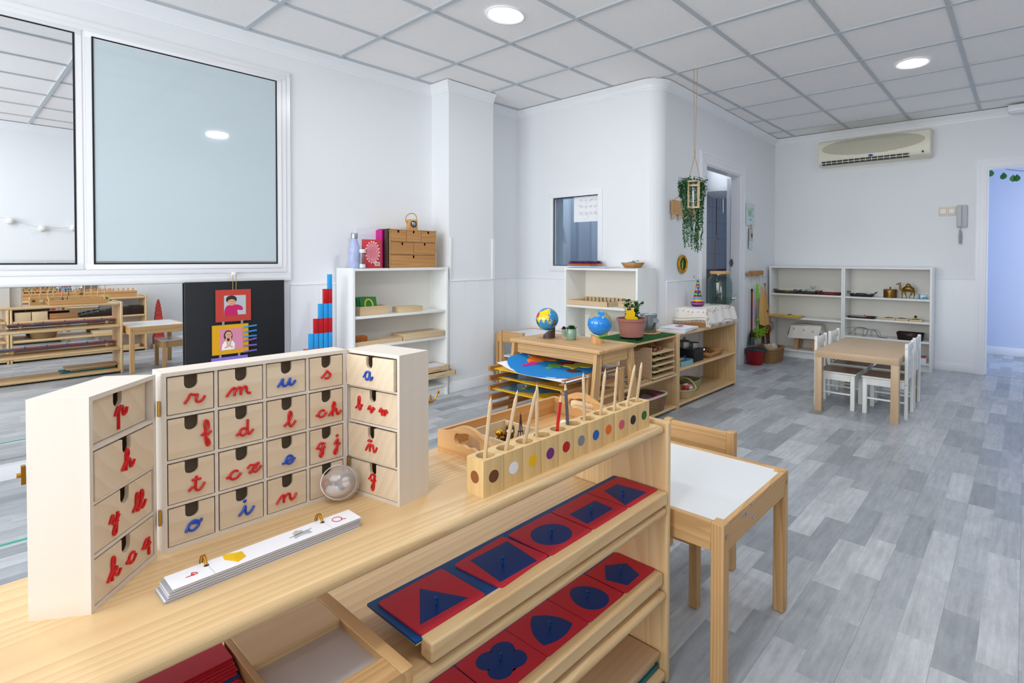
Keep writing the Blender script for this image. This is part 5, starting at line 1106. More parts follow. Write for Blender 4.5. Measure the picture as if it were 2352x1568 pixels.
for nm, c in (('orange', 'felt_orange'), ('magenta', 'felt_magenta'), ('green', 'felt_green'), ('red', 'felt_red'), ('yellow', 'felt_yellow'), ('brown', 'felt_brown'), ('ant', 'paper')):
    rd = random.Random(5); P = spline([(x+.038*0, y, 0) for x, y in FELT[nm]], 3, True)
    b = MB().prism([(v.x+rd.uniform(-.0012, .0012), v.y+rd.uniform(-.0012, .0012)) for v in P], .005 if nm != 'ant' else .001); warp(b, .0012); b.obj('polar_strip' if nm == 'ant' else 'continent', c, ws)

# pine stool straddling the rack
sx0, sx1, sy0, sy1, sz = 2.145, 2.487, 1.722, 2.415, .645
so = thing('pine_stool', 'knotty pine stool with splayed legs carrying the two globes', 'stool', ((sx0+sx1)/2, (sy0+sy1)/2, 0)); a, b_ = (sx1-sx0)/2, (sy1-sy0)/2
MB().box(-a, -b_, sz-.022, a, b_, sz).obj('stool_top', 'raw_y', so, bev=.007)
for s in (-1, 1): MB().box(s*(a-.035)-.009, -b_+.042, sz-.082, s*(a-.035)+.009, b_-.042, sz-.022).obj('apron', 'raw_y', so, bev=.003)
for s in (-1, 1): MB().box(-a+.058, s*(b_-.03)-.008, sz-.085, a-.058, s*(b_-.03)+.008, sz-.022).obj('apron', 'raw_x', so, bev=.003)
for s in (-1, 1):
    for q in (-1, 1):
        m = MB(); m.box(-.026, -.011, 0, .026, .011, sz-.022)
        for v in m.bm.verts:
            if v.co.z < .1: v.co.x += s*.085
        l_ = m.obj('leg', 'raw_z', so, bev=.003); l_.location = (s*(a-.03), q*(b_-.030), 0)
        MB().cyl((s*.012, 0, sz-.05), (s*.0145, 0, sz-.05), .005, n=10).obj('screw', 'steel', l_)
# ---- globes
def globe(lab, loc, R, base_m, sea, patches, stand_h, stand_r, tilt, hid, face):
    t = thing('globe', lab, 'globe', loc, 0, 'globes on the pine stool')
    m = MB(); n = 44; prof = []
    m.lathe([(0, 0), (stand_r, 0), (stand_r, .001), (stand_r, stand_h), (stand_r*.98, stand_h), (0, stand_h)], n)
    dx, dy = face; r_ = math.hypot(dx, dy)
    for v in m.bm.verts:
        if v.co.z > stand_h*.5:
            k = (v.co.x*(tilt[0])+v.co.y*(tilt[1]))/stand_r; v.co.z = stand_h*(.66+.42*k) if v.co.x**2+v.co.y**2 > 1e-7 else stand_h*.55
    m.obj('stand', base_m, t)
    # ball: painted faces; local frame looks towards the window side
    c = Vector((-tilt[0]*.012, -tilt[1]*.012, hid)); b = bmesh.new(); bmesh.ops.create_icosphere(b, subdivisions=6, radius=R)
    fwd = Vector((dx/r_, dy/r_, 0)); fwd = (fwd+Vector((0, 0, .12))).normalized(); rt = Vector((0, 0, 1)).cross(fwd).normalized(); up = fwd.cross(rt)
    mats_ = [sea]+[p[0] for p in patches]; mats_ = list(dict.fromkeys(mats_))
    def inside(x, y, poly):
        r = False; j = len(poly)-1
        for i in range(len(poly)):
            xi, yi = poly[i]; xj, yj = poly[j]
            if (yi > y) != (yj > y) and x < (xj-xi)*(y-yi)/(yj-yi)+xi: r = not r
            j = i
        return r
    pp_ = []
    for c_, poly in patches:
        rd = random.Random(3); pts = [(v.x+rd.uniform(-.012, .012), v.y+rd.uniform(-.012, .012)) for v in spline([(x, y, 0) for x, y in poly], 4, True)]; pp_.append((mats_.index(c_), pts))
    for fc in b.faces:
        v = fc.calc_center_median()/R; fc.material_index = 0; fc.smooth = True
        if v.dot(fwd) > -.05:
            x, y = v.dot(rt), v.dot(up)
            for mi, pts in pp_:
                if inside(x, y, pts): fc.material_index = mi
    me = bpy.data.meshes.new('ball'); b.to_mesh(me); b.free()
    for k in mats_: me.materials.append(M[k])
    o = bpy.data.objects.new('ball', me); C.objects.link(o); o.parent = t; o.location = c
    return t
def gp(cx, cy, r, pts): return [((x-cx)/r, -(y-cy)/r) for x, y in pts]
G1 = [('globe_yellow', gp(620, 515, 302, [(660, 237), (705, 290), (690, 330), (705, 400), (650, 390), (645, 420), (685, 465), (655, 500), (660, 560), (640, 575), (615, 545), (575, 530), (555, 560), (530, 625), (500, 580), (475, 530), (430, 530), (430, 580), (380, 600), (350, 520), (350, 462), (400, 452), (420, 330), (480, 320), (540, 285), (600, 260)])),
      ('globe_red', gp(620, 515, 302, [(425, 325), (400, 455), (335, 470), (345, 415), (375, 370)])), ('globe_green', gp(620, 515, 302, [(322, 480), (350, 540), (385, 610), (400, 690), (440, 740), (470, 775), (400, 745), (340, 650), (318, 560)])),
      ('globe_brown', gp(620, 515, 302, [(815, 608), (850, 615), (860, 660), (820, 700), (775, 700), (740, 725), (725, 695), (765, 650)])), ('globe_brown', gp(620, 515, 302, [(780, 570), (815, 555), (850, 562), (820, 582), (790, 582)])),
      ('globe_yellow', gp(620, 515, 302, [(680, 595), (705, 570), (720, 600), (700, 622), (682, 615)])), ('globe_yellow', gp(620, 515, 302, [(605, 565), (625, 575), (665, 620), (740, 632), (735, 642), (660, 632)])), ('globe_yellow', gp(620, 515, 302, [(705, 515), (735, 545), (755, 580), (740, 590), (725, 555), (703, 535)]))]
globe('continent globe, blue with yellow and brown lands, on a dark tilted stand', (2.316, 2.249, .645), .068, 'stand_dark', 'globe_blue', G1, .060, .0365, (.75, -.66), .114, (-1, -.98))
G2 = [('globe_sand', gp(1808, 625, 330, [(1500, 500), (1530, 440), (1590, 370), (1680, 315), (1740, 308), (1745, 350), (1770, 400), (1815, 440), (1770, 450), (1720, 470), (1690, 450), (1640, 465), (1590, 510), (1540, 490)])),
      ('globe_sand', gp(1808, 625, 330, [(1870, 305), (1960, 335), (2050, 400), (2110, 500), (2135, 600), (2110, 625), (2050, 560), (1990, 500), (1960, 470), (1900, 485), (1855, 440), (1940, 400), (1920, 350)]))]
globe('land and water globe, bright blue with sandy lands, on a tan tilted stand', (2.354, 1.902, .645), .070, 'beech_z', 'globe_sea', G2, .0475, .040, (-.75, .66), .112, (-1, -.80))
# ---- cactus pot
cp_ = thing('cactus_pot', 'small green cactus-shaped pot with a green and a dark red succulent', 'plant pot', (2.345, 2.094, .645))
MB().lathe([(0, 0), (.024, 0), (.0285, .006), (.030, .03), (.0295, .055), (.026, .066), (.022, .066), (.022, .058), (0, .058)], 26).tube(spline([(-.02, .012, .022), (-.035, .02, .032), (-.041, .024, .046), (-.040, .024, .06)], 5), lambda s: .009+.004*s, 12).obj('pot', 'cactus_green', cp_)
b = MB()
for k in range(14):
    a = 2*PI*k/14
    for z in (.014, .026, .038, .05): b.sph((.030*math.cos(a), .030*math.sin(a), z), .0014, 6)
b.obj('raised_dots', 'white', cp_)
b = MB()
def rosette(mb, c, R, n, rings=3):
    for j in range(rings):
        for k in range(n): leaf(mb, Vector(c)+Vector((0, 0, .004*j)), R*(1-.25*j), 2*PI*k/n+j*.4, .35+.35*j)
rosette(b, (0, 0, .062), .036, 9, 3); b.obj('green_succulent', 'leaf_green', cp_)
b = MB(); rosette(b, (-.040, .024, .062), .020, 9, 3); rosette(b, (-.040, .024, .07), .014, 8, 2); b.obj('red_succulent', 'succulent_red', cp_)
# ================================================================ LOW PINE SHELVES BY THE WASHROOM WALL
s1 = display_shelf('low pine shelf unit under the green grass mat, left of the two units', -.38, .38, -.17, .165, .565, (.563, .275, .035), (3.075, 2.185, 0), None, .018, 'display_shelf', .02, .008)
s2 = display_shelf('low pine shelf unit under the water jar, right of the two units', -.508, .508, -.17, .165, .572, (.565, .3, .04), (3.968, 2.185, 0), None, .018, 'display_shelf', .02, .008)
gm = MB().box(-.355, -.17, 0, .355, .155, .006).obj('grass_mat', 'grass_mat'); gm.location = (3.07, 2.19, .5655); tag(gm, 'artificial grass mat lying on the left low pine shelf', 'mat')
gm = MB().box(-.12, -.10, 0, .12, .14, .006).obj('grass_mat', 'grass_mat'); gm.location = (2.83, 2.15, .572); gm.rotation_euler = (0, 0, .0); tag(gm, 'small second piece of grass mat overlapping the larger one at its left end', 'mat')
po = thing('potted_plant', 'terracotta-coloured plastic pot with a leafy plant and a yellow flower-shaped tag', 'potted plant', (2.995, 2.12, .5785))
MB().lathe([(0, 0), (.078, 0), (.08, .014), (.0, .014)], 32).obj('foot_ring', 'black', po)
MB().lathe([(.0, .014), (.080, .014), (.094, .115), (.094, .119), (.104, .121), (.107, .138), (.103, .14), (.098, .138), (.096, .12), (0, .12)], 36).obj('pot', 'terracotta', po)
MB().lathe([(0, .126), (.096, .122)], 24).obj('soil', 'soil', po)
b = MB(); st = MB()
for k in range(7):
    a = k*1.3; bx_, by_ = .03*math.cos(a)+.012, .03*math.sin(a); tp2 = (bx_+random.uniform(-.03, .03), by_+random.uniform(-.03, .03), random.uniform(.19, .27))
    path_ = spline([(bx_*.5, by_*.5, .12), (bx_, by_, .16), tp2], 6); st.tube(path_, .002, 5)
    for q in range(22):
        p = path_[min(len(path_)-1, 2+q//2)]; leaf(b, p, random.uniform(.026, .042), random.uniform(0, 6.28), random.uniform(-.3, .7))
b.obj('leaves', 'leaf_green', po); st.obj('stems', 'leaf_dark', po)
b = MB(); b.prism([(-.062, .02), (-.05, .045), (-.055, .075), (-.03, .066), (0, .085), (.004, .06), (.012, .055), (.008, .03), (.03, .018), (.026, .0), (-.01, .0), (-.028, .008), (-.04, .004)], .002, M_=FRAME((-.04, -.045, .128), (.72, -.69, 0), (0, 0, 1))); b.obj('flower_tag', 'yellow', po)
pl = MB().lathe([(0, 0), (.082, 0), (.086, .006), (.082, .014), (.07, .012), (0, .012)], 30).obj('wooden_saucer', 'beech_x'); pl.location = (3.31, 2.18, .572); tag(pl, 'round wooden saucer under the galvanised watering can', 'saucer')
wc_ = thing('watering_can', 'small galvanised watering can standing on a wooden saucer', 'watering can', (3.305, 2.185, .5845))
MB().lathe([(0, 0), (.056, 0), (.058, .004), (.06, .062), (.064, .128), (.066, .13), (.064, .133), (.060, .128), (.057, .1), (0, .1)], 30).obj('body', 'galvanised', wc_)
MB().tube([(-.03, -.05, .03), (-.055, -.085, .06), (-.07, -.105, .085)], lambda s: .010-.002*s, 10).cyl((-.069, -.103, .083), (-.08, -.117, .098), .010, .022, 20).obj('spout', 'galvanised', wc_)
MB().tube(spline([(.045, .05, .11), (.075, .085, .10), (.07, .08, .05), (.04, .045, .03)], 5), .004, 6).obj('handle', 'galvanised', wc_)
# folded cloths
def folded(lab, loc, sx, sy, n, th, rz=0, m='cloth_white', nm='folded_cloth', cat='cloth'):
    b = MB(); rd = random.Random(lab)
    for i in range(n):
        j = [rd.uniform(-.008, .008) for _ in range(4)]
        b.grid(lambda u_, v_: (-sx/2+j[0]+(sx+j[1])*u_, -sy/2+j[2]+(sy+j[3])*v_, i*th+th*.5+.002*math.sin(u_*9+i)*math.sin(v_*7)-th*.45*(max(abs(u_-.5), abs(v_-.5))*2)**8*.5), 14, 12, 0, th*.8)
    o = b.obj(nm, m); o.location = loc; o.rotation_euler = (0, 0, rz); tag(o, lab, cat); return o
for i in range(3): folded(('lowest', 'middle', 'topmost')[i]+' white folded sheet in the pile on the right low pine shelf', (3.63+.012*i, 2.135-.006*i, .5665+.011*i), .28-.02*i, .22, 2, .005, .2-.08*i, 'paper', 'folded_sheet', 'sheet')
dr_ = MB()
for k in range(10): dr_.tube([(-.07+.008*k, -.03+.004*math.sin(k), 0), (-.04+.01*k, .02+.01*math.sin(k*2), 0)], .0015, 4, mi=k % 2)
o = dr_.obj('child_drawing', ['red', 'blue']); o.location = (3.66, 2.12, .603); tag(o, 'crayon drawing in red and blue on the topmost white sheet', 'drawing')
# ---- box with bottles and embroidered cloth
bxx0, bxx1, bxy0, bxy1, bz = 3.965, 4.455, 2.03, 2.345, .566
bx2 = thing('shelf_box', 'low open-fronted wooden box of glass bottles under the fringed cloth', 'box', ((bxx0+bxx1)/2, (bxy0+bxy1)/2, bz)); a, b_ = (bxx1-bxx0)/2, (bxy1-bxy0)/2
MB().box(-a, -b_, .132, a, b_, .145).obj('top', 'birch_x', bx2); MB().box(-a, -b_, 0, -a+.013, b_, .132).obj('side', 'beech_y', bx2); MB().box(a-.013, -b_, 0, a, b_, .132).obj('side', 'beech_y', bx2); MB().box(-a, b_-.01, 0, a, b_, .132).obj('back', 'beech_x', bx2)
for k in range(6):
    for j in range(2):
        b = MB().lathe([(0, 0), (.024, 0), (.026, .006), (.026, .08), (.018, .10), (.018, .118), (0, .118)], 16); o = b.obj('glass_bottle', 'glass_bottle'); o.location = (bxx0+.045+.068*k, bxy0+.035+.07*j, bz+.001)
        tag(o, f"clear glass bottle in the wooden box, {('first', 'second', 'third', 'fourth', 'fifth', 'sixth')[k]} from the left in the {('front', 'back')[j]} row", 'bottle', 'glass bottles in the shelf box')
cl = thing('embroidered_cloth', 'white cloth with red flower embroidery and fringe draped over the box', 'cloth', (4.20, 2.185, bz+.1465))
hxa, hya = .275, .195
def clothf(u_, v_):
    x = -hxa*1.28+2*hxa*1.28*u_; y = -hya*1.55+2*hya*1.55*v_
    ex_ = max(0, abs(x)-a-.008); ey_ = max(0, abs(y)-b_-.006)
    X = math.copysign(min(abs(x), a+.008+ex_*.25), x); Y = math.copysign(min(abs(y), b_+.006+ey_*.22), y)
    dr = ex_*.95+ey_*.95+.45*min(ex_, ey_)+.012*math.sin(x*17+y*9)*((ex_+ey_) > 0); Z = -dr+.0025*math.sin(x*22)*math.sin(y*26)
    if ex_ or ey_: X += .006*math.sin(y*45)*(ex_ > 0); Y += .006*math.sin(x*45)*(ey_ > 0)
    return (X-.02, Y, max(Z, -.12)+.003)
MB().grid(clothf, 60, 44, 0, .0012).obj('cloth', 'cloth_white', cl)
fr = MB()
def edge_pts(n):
    P = []
    for k in range(n): P.append(clothf(k/n, 0))
    for k in range(n): P.append(clothf(0, k/n)); 
    for k in range(n): P.append(clothf(1, k/n))
    return P
for p in edge_pts(70): fr.tube([p, (p[0]+random.uniform(-.002, .002), p[1]+random.uniform(-.003, .001), p[2]-.014), (p[0]+random.uniform(-.004, .004), p[1]+random.uniform(-.004, .002), p[2]-.022)], .0016, 4)
o = fr.obj('fringe', 'cloth_white', cl); o['kind'] = 'stuff'
hem = MB(); hem.tube([tuple(Vector(clothf(k/60, .035))+Vector((0, -.0015, .001))) for k in range(61)], .0018, 5); hem.tube([tuple(Vector(clothf(.03, k/40))+Vector((-.0015, 0, .001))) for k in range(41)], .0018, 5); hem.obj('hem_line', 'rope', cl)
em = MB()
for k in range(24):
    u_ = .06+.88*k/23
    for q in range(4):
        p = clothf(u_+random.uniform(-.01, .01), .215+random.uniform(-.03, .03)); em.sph((p[0], p[1], p[2]+.0016), (.0045, .0045, .0015), 6, mi=(0 if q < 2 else 1))
for k in range(12):
    v_ = .06+.85*k/11
    for q in range(3):
        p = clothf(.11+random.uniform(-.012, .012), v_); em.sph((p[0], p[1], p[2]+.0016), (.0045, .0045, .0015), 6, mi=(0 if q < 2 else 1))
em.obj('embroidery', ['red', 'leaf_dark'], cl)
zc = bz+.1515
ct = thing('striped_cruet', 'tall cone-shaped cruet in rainbow stripes on the fringed cloth', 'cruet', (4.155, 2.235, zc))
SC = ['globe_brown', 'yellow', 'rod_red', 'orange', 'light_blue', 'yellow', 'orange', 'purple', 'rod_red', 'yellow', 'light_blue', 'orange', 'purple', 'yellow', 'rod_red', 'light_blue', 'orange', 'yellow', 'purple']
b = MB(); b.lathe([(0, 0), (.045, 0), (.058, .014), (.062, .03), (.058, .034), (.05, .03), (0, .03)], 28, mi=0)
for k in range(14):
    r0, r1 = .046-.0026*k, .046-.0026*(k+1); z0 = .03+.0135*k; b.lathe([(r0, z0), (r1, z0+.0135)], 24, mi=1+k % 7)
b.lathe([(.0096, .219), (.011, .222), (.0, .224)], 16, mi=0); b.lathe([(.0555, .012), (.0605, .022)], 28, mi=2); b.lathe([(.0605, .022), (.0625, .027)], 28, mi=4)
b.obj('body', ['purple', 'rod_red', 'yellow', 'light_blue', 'orange', 'blue', 'lime', 'globe_brown'], ct)
MB().cyl((0, 0, .22), (0, 0, .245), .004).tube([(0, 0, .228), (-.022, .012, .238), (-.034, .02, .255)], .0015, 5).sph((-.034, .02, .258), (.009, .006, .006), 10).obj('pourer', 'steel', ct)
MB().tube(spline([(-.028, -.016, .165), (-.045, -.028, .155), (-.05, -.03, .12), (-.038, -.024, .09)], 5), .0055, 8).obj('handle', 'blue', ct)
jw = thing('water_jar', 'large greenish glass drinks jar with wooden lid and metal tap', 'drinks jar', (4.485, 2.185, zc))
MB().lathe([(0, 0), (.10, 0), (.108, .008), (.110, .03), (.110, .19), (.105, .225), (.088, .25), (.083, .262), (.083, .275), (.079, .275), (.079, .262), (.084, .248), (.1, .224), (.105, .19), (.105, .03), (.10, .012), (0, .010)], 40).obj('glass', 'glass_green', jw)
MB().lathe([(0, .011), (.1, .011), (.1045, .03), (.1045, .055), (0, .055)], 36).obj('water', 'glass_green', jw)
MB().lathe([(0, .275), (.09, .275), (.092, .279), (.092, .296), (.088, .3), (0, .3)], 36).obj('lid', 'beech_x', jw)
tpx = MB(); tpx.cyl((.08, -.075, .045), (.108, -.10, .045), .009); tpx.cyl((.104, -.097, .030), (.104, -.097, .07), .0075); tpx.cyl((.104, -.097, .012), (.104, -.097, .032), .0055); tpx.tube([(.104, -.097, .07), (.104, -.097, .082), (.125, -.11, .086)], .0035, 6); tpx.cyl((.082, -.077, .045), (.088, -.082, .045), .014); tpx.obj('tap', 'steel', jw)
# ---- inside the low shelves
zl = .2755
ib = thing('puzzle_cabinet', 'birch cabinet with wavy sides holding five leaf puzzle trays, on the left low pine shelf', 'cabinet', (3.255, 2.165, zl))
MB().prism([(y_, z_) for y_, z_ in [(-.14, 0), (.13, 0), (.13, .235)]+[(v.x, v.y) for v in spline([(.13, .235, 0), (.07, .235, 0), (.03, .20, 0), (-.02, .195, 0), (-.07, .225, 0), (-.14, .23, 0)], 4)][1:]], .009, M_=FRAME((-.155, 0, 0), (0, 1, 0), (0, 0, 1))).obj('side', 'birch_y', ib)
MB().prism([(y_, z_) for y_, z_ in [(-.14, 0), (.13, 0), (.13, .235)]+[(v.x, v.y) for v in spline([(.13, .235, 0), (.07, .235, 0), (.03, .20, 0), (-.02, .195, 0), (-.07, .225, 0), (-.14, .23, 0)], 4)][1:]], .009, M_=FRAME((.146, 0, 0), (0, 1, 0), (0, 0, 1))).obj('side', 'birch_y', ib)
MB().box(-.155, .125, 0, .155, .132, .23).obj('back', 'birch_x', ib)
for i, z in enumerate((.008, .052, .094, .136, .180)):
    t = thing('leaf_puzzle', ('lowest', 'second', 'middle', 'fourth', 'topmost')[i]+' leaf puzzle tray counted upwards in the birch cabinet', 'puzzle', (3.2555, 2.15, zl+z), 0, 'leaf puzzle trays in the birch cabinet')
    MB().box(-.143, -.14, 0, .143, .12, .009, bev=.001).obj('tray_board', 'plywood_edge', t)
    b = MB(); q = MB(); rd = random.Random(i)
    for k in range(5): x, y = rd.uniform(-.1, .1), rd.uniform(-.1, .06); b.prism(blob(x, y, .022, .03, 14, seed=k+i), .003, M_=TR(0, 0, .009)); pegs(q, [(x, y)], .012)
    b.obj('piece', 'map_red' if i == 4 else 'leaf_dark', t); q.obj('peg_knob', 'white', t)
for k in range(2):
    t = thing('leaf_puzzle', ('front', 'rear')[k]+' loose leaf puzzle board lying left of the birch cabinet', 'puzzle', (2.955-.01*k, 2.10+.13*k, zl+.001), 0, 'loose leaf puzzle boards')
    MB().box(-.135, -.062, 0, .135, .062, .009, bev=.001).obj('tray_board', 'birch_x', t); b = MB(); q = MB()
    for j in range(6): b.prism(blob(-.10+.04*j, .02*(-1)**j, .018, .012, 14, seed=j), .002, M_=TR(0, 0, .009)); pegs(q, [(-.10+.04*j, .02*(-1)**j)], .011)
    b.obj('piece', 'leaf_dark', t); q.obj('peg_knob', 'white', t)
def basket(lab, loc, sx, sy, h, m, round_=False, flare=1.15, rim_m=None, rz=0):
    t = thing('basket', lab, 'basket', loc, rz); b = MB(); N_ = 9
    def sect(k, n=40):
        f_ = 1+(flare-1)*k; o = []
        for i in range(n):
            a = 2*PI*i/n; c_, s_ = math.cos(a), math.sin(a); e_ = 1 if round_ else .45
            o.append((sx/2*f_*math.copysign(abs(c_)**e_, c_), sy/2*f_*math.copysign(abs(s_)**e_, s_), h*k))
        return o
    for k in range(N_): b.tube([(p[0], p[1], p[2]+.5*h/N_+.0008*math.sin(i*2+k)) for i, p in enumerate(sect(k/N_))], h/N_*.58, 6, closed=True)
    b.prism([(p[0], p[1]) for p in sect(0)], .006)
    b.obj('wicker', m, t)
    MB().tube([(p[0], p[1], p[2]) for p in sect(1)], h/N_*.7, 8, closed=True).obj('rim', rim_m or m, t)
    return t
zb = .0355
kb = basket('seagrass basket with white rim and magenta cord in the left low pine shelf', (3.18, 2.13, zb+.001), .26, .20, .115, 'jute', False, 1.18, 'cloth_beige')
MB().grid(lambda u_, v_: (-.105+.21*u_, -.07+.14*v_, .08+.012*math.sin(u_*9)*math.cos(v_*7)), 14, 12, 0, .002).obj('bags', 'grey', kb)
MB().tube(spline([(-.06, -.05, .10), (-.02, -.08, .108), (.02, -.112, .125), (.024, -.126, .08), (.022, -.128, .03)], 5), .004, 6).tube(spline([(.02, -.112, .125), (.06, -.06, .115), (.10, .02, .12)], 5), .004, 6).obj('cord', 'magenta', kb)
zb = .0405
kw = basket('pale oval wicker basket with an arched handle in the right low pine shelf', (3.69, 2.10, zb+.001), .15, .12, .065, 'basket_wicker', True, 1.5)
MB().tube([(.10*math.cos(a)*.0+.02, .09*math.cos(a), .07+.07*math.sin(a)) for a in [PI*k/14 for k in range(15)]], .006, 8).obj('handle', 'basket_wicker', kw)
b = MB()
for i in range(8): b.sph((random.uniform(-.06, .06), random.uniform(-.05, .05), random.uniform(.06, .08)), (random.uniform(.02, .035), .02, .012), 12, mi=i % 3)
b.obj('rolled_cloths', ['pink', 'cloth_white', 'book_red'], kw)
basket('square greenish woven basket behind the oval one in the right low shelf', (3.93, 2.19, zb+.001), .16, .14, .08, 'basket_green', False, 1.2, rz=.15)
zm = .3005
bk2 = MB().box(-.08, -.085, 0, .08, .085, .098, bev=.001).obj('black_box', 'box_black'); bk2.location = (3.845, 2.14, zm); tag(bk2, 'square black cardboard box on the middle board of the right low pine shelf', 'box')
for i, (x, y, r_, h_, lid) in enumerate(((3.865, 2.21, .05, .05, True), (3.92, 2.15, .042, .04, False))):
    t = thing('toy_pot', ('steel toy pot with lid standing behind the black box top', 'open steel toy pot at the right edge of the black box')[i], 'pot', (x-.02, y-.02, zm+.0985))
    MB().lathe([(0, 0), (r_, 0), (r_, h_), (r_+.003, h_+.001), (r_-.002, h_), (r_-.002, .003), (0, .003)], 28).obj('body', 'steel', t)
    if lid: MB().lathe([(r_+.002, h_), (r_*.7, h_+.012), (0, h_+.018)], 28).obj('lid', 'steel', t); MB().tube([(-.02, 0, h_+.017), (-.012, 0, h_+.032), (.012, 0, h_+.032), (.02, 0, h_+.017)], .0035, 6).obj('handle', 'black', t)
def opentray(name, lab, loc, sx, sy, h, m, fl=1.25, rz=0, ears=False, cat='tray'):
    t = thing(name, lab, cat, loc, rz); b = MB(); th = .006
    lo = [(-sx/2, -sy/2), (sx/2, -sy/2), (sx/2, sy/2), (-sx/2, sy/2)]; hi = [(x*fl, y*fl) for x, y in lo]
    b.prism(lo, .004)
    for i in range(4):
        p, q, r_, s_ = lo[i], lo[(i+1) % 4], hi[(i+1) % 4], hi[i]
        mid = Vector(((p[0]+q[0])/2, (p[1]+q[1])/2)).normalized()*th
        v = [b.bm.verts.new(c) for c in ((p[0], p[1], 0), (q[0], q[1], 0), (r_[0], r_[1], h), (s_[0], s_[1], h), (p[0]-mid.x, p[1]-mid.y, 0.002), (q[0]-mid.x, q[1]-mid.y, .002), (r_[0]-mid.x, r_[1]-mid.y, h), (s_[0]-mid.x, s_[1]-mid.y, h))]
        for fidx in ((0, 1, 2, 3), (7, 6, 5, 4), (3, 2, 6, 7), (1, 0, 4, 5), (0, 3, 7, 4), (2, 1, 5, 6)): b.bm.faces.new([v[k] for k in fidx])
    b.obj('tray_body', m, t)
    if ears:
        for s in (-1, 1): MB().tube(spline([(s*sx/2*fl, -sy*.22, h), (s*(sx/2*fl+.02), -sy*.16, h+.014), (s*(sx/2*fl+.02), sy*.16, h+.014), (s*sx/2*fl, sy*.22, h)], 4), .0045, 6).obj('handle', m, t)
    return t
opentray('wooden_tray', 'brown wooden tray with flared sides right of the black box', (4.13, 2.13, zm+.001), .22, .16, .045, 'drawer_pine', 1.25)
t = thing('steel_bowl', 'small shiny steel bowl lying in the brown flared tray', 'bowl', (4.08, 2.13, zm+.006)); MB().lathe([(0, 0), (.025, .002), (.045, .025), (.05, .05), (.052, .052), (.047, .05), (.042, .026), (0, .004)], 28).obj('bowl_body', 'chrome', t)
sd = thing('wave_dish', 'grey-blue dish with wavy edge on the right low pine shelf', 'dish', (3.655, 2.105, zm))
b = MB(); b.prism([( .10*(1+.03*math.sin(a*12))*math.copysign(abs(math.cos(a))**.5, math.cos(a)), .065*(1+.03*math.sin(a*12))*math.copysign(abs(math.sin(a))**.5, math.sin(a))) for a in [2*PI*k/72 for k in range(72)]], .034, [[(x*.85, y*.8) for x, y in [(.10*math.copysign(abs(math.cos(a))**.5, math.cos(a)), .065*math.copysign(abs(math.sin(a))**.5, math.sin(a))) for a in [2*PI*k/40 for k in range(40)]]]]); b.box(-.08, -.045, 0, .08, .045, .012); b.obj('dish_body', 'soap_blue', sd)
t = thing('scrubbing_brush', 'wooden brush with blue bristles lying in the wavy dish', 'brush', (3.64, 2.11, zm+.03)); MB().box(-.08, -.016, 0, .05, .016, .016, bev=.006).obj('handle', 'wood_spoon', t); MB().prism([(.02, 0), (.07, 0), (.085, .025), (.05, .02)], .02, M_=FRAME((0, .01, .004), (1, 0, 0), (0, 0, 1))).obj('bristles', 'blue', t)
# ---- bookcase under the office window
nb = thing('number_tray', 'shallow pale wooden tray with black digits 0 to 9 along its back wall', 'tray', (3.515, 2.86, .734))
b = MB(); hx_, hy_ = .125, .225
b.box(-hx_, -hy_, 0, hx_, hy_, .004)
for a_ in ((-hx_, -hy_, hx_, -hy_+.006, .04), (-hx_, hy_-.006, hx_, hy_, .04), (-hx_, -hy_, -hx_+.006, hy_, .04), (hx_-.006, -hy_, hx_, hy_, .058)): b.box(a_[0], a_[1], .004, a_[2], a_[3], a_[4])
b.obj('tray_body', 'blond_x', nb, bev=.001)
DG = {'0': [[(0, .5), (.3, 1), (.6, .5), (.3, 0), (0, .5)]], '1': [[(.3, 1), (.3, 0)]], '2': [[(0, .75), (.3, 1), (.6, .7), (0, 0)], [(0, 0), (.6, 0)]], '3': [[(0, .9), (.4, 1), (.5, .7), (.2, .5)], [(.2, .5), (.6, .3), (.3, 0), (0, .1)]], '4': [[(0, 1), (.05, .4), (.6, .4)], [(.45, 1), (.45, 0)]], '5': [[(.6, 1), (.05, 1), (.05, .55)], [(.05, .55), (.5, .5), (.5, .1), (0, 0)]], '6': [[(.5, 1), (.1, .5), (.1, .1), (.4, 0), (.5, .3), (.1, .4)]], '7': [[(0, 1), (.6, 1)], [(.6, 1), (.2, 0)], [(.15, .5), (.55, .5)]], '8': [[(.3, .5), (.05, .8), (.3, 1), (.55, .8), (.3, .5), (.05, .2), (.3, 0), (.55, .2), (.3, .5)]], '9': [[(.5, .6), (.1, .6), (.2, 1), (.5, .9), (.5, .1), (.1, 0)]]}
b = MB()
for i, d_ in enumerate('0123456789'):
    for st__ in DG[d_]: b.tube([(hx_-.0075, hy_-.03-.0425*i-x*.024, .014+y*.038) for x, y in st__], .0026, 5)
b.obj('digits', 'black', nb)
flatbox('lidded_box', 'short pale wooden box at the right end of the board with the number tray', (3.49, 2.45, .734), .20, .16, .05, 'blond_x')
for nm, lab, y, wd, c in (('green_book', 'pale green album standing on the lower board under the number tray', 2.93, .16, 'cream'), ):
    o = MB().box(-.01, -wd/2, 0, .01, wd/2, .20).obj(nm, c); o.location = (3.56, y, .446); tag(o, lab, 'album')
o = MB().grid(lambda u_, v_: (.0+.012*math.sin(u_*14), -.06+.12*u_+.0*v_, .19*v_), 16, 4, 0, .002).obj('green_cloth', 'leaf_lime'); o.location = (3.45, 2.73, .446); tag(o, 'bright green cloth hanging beside the land and water globe, on the lower board', 'cloth')
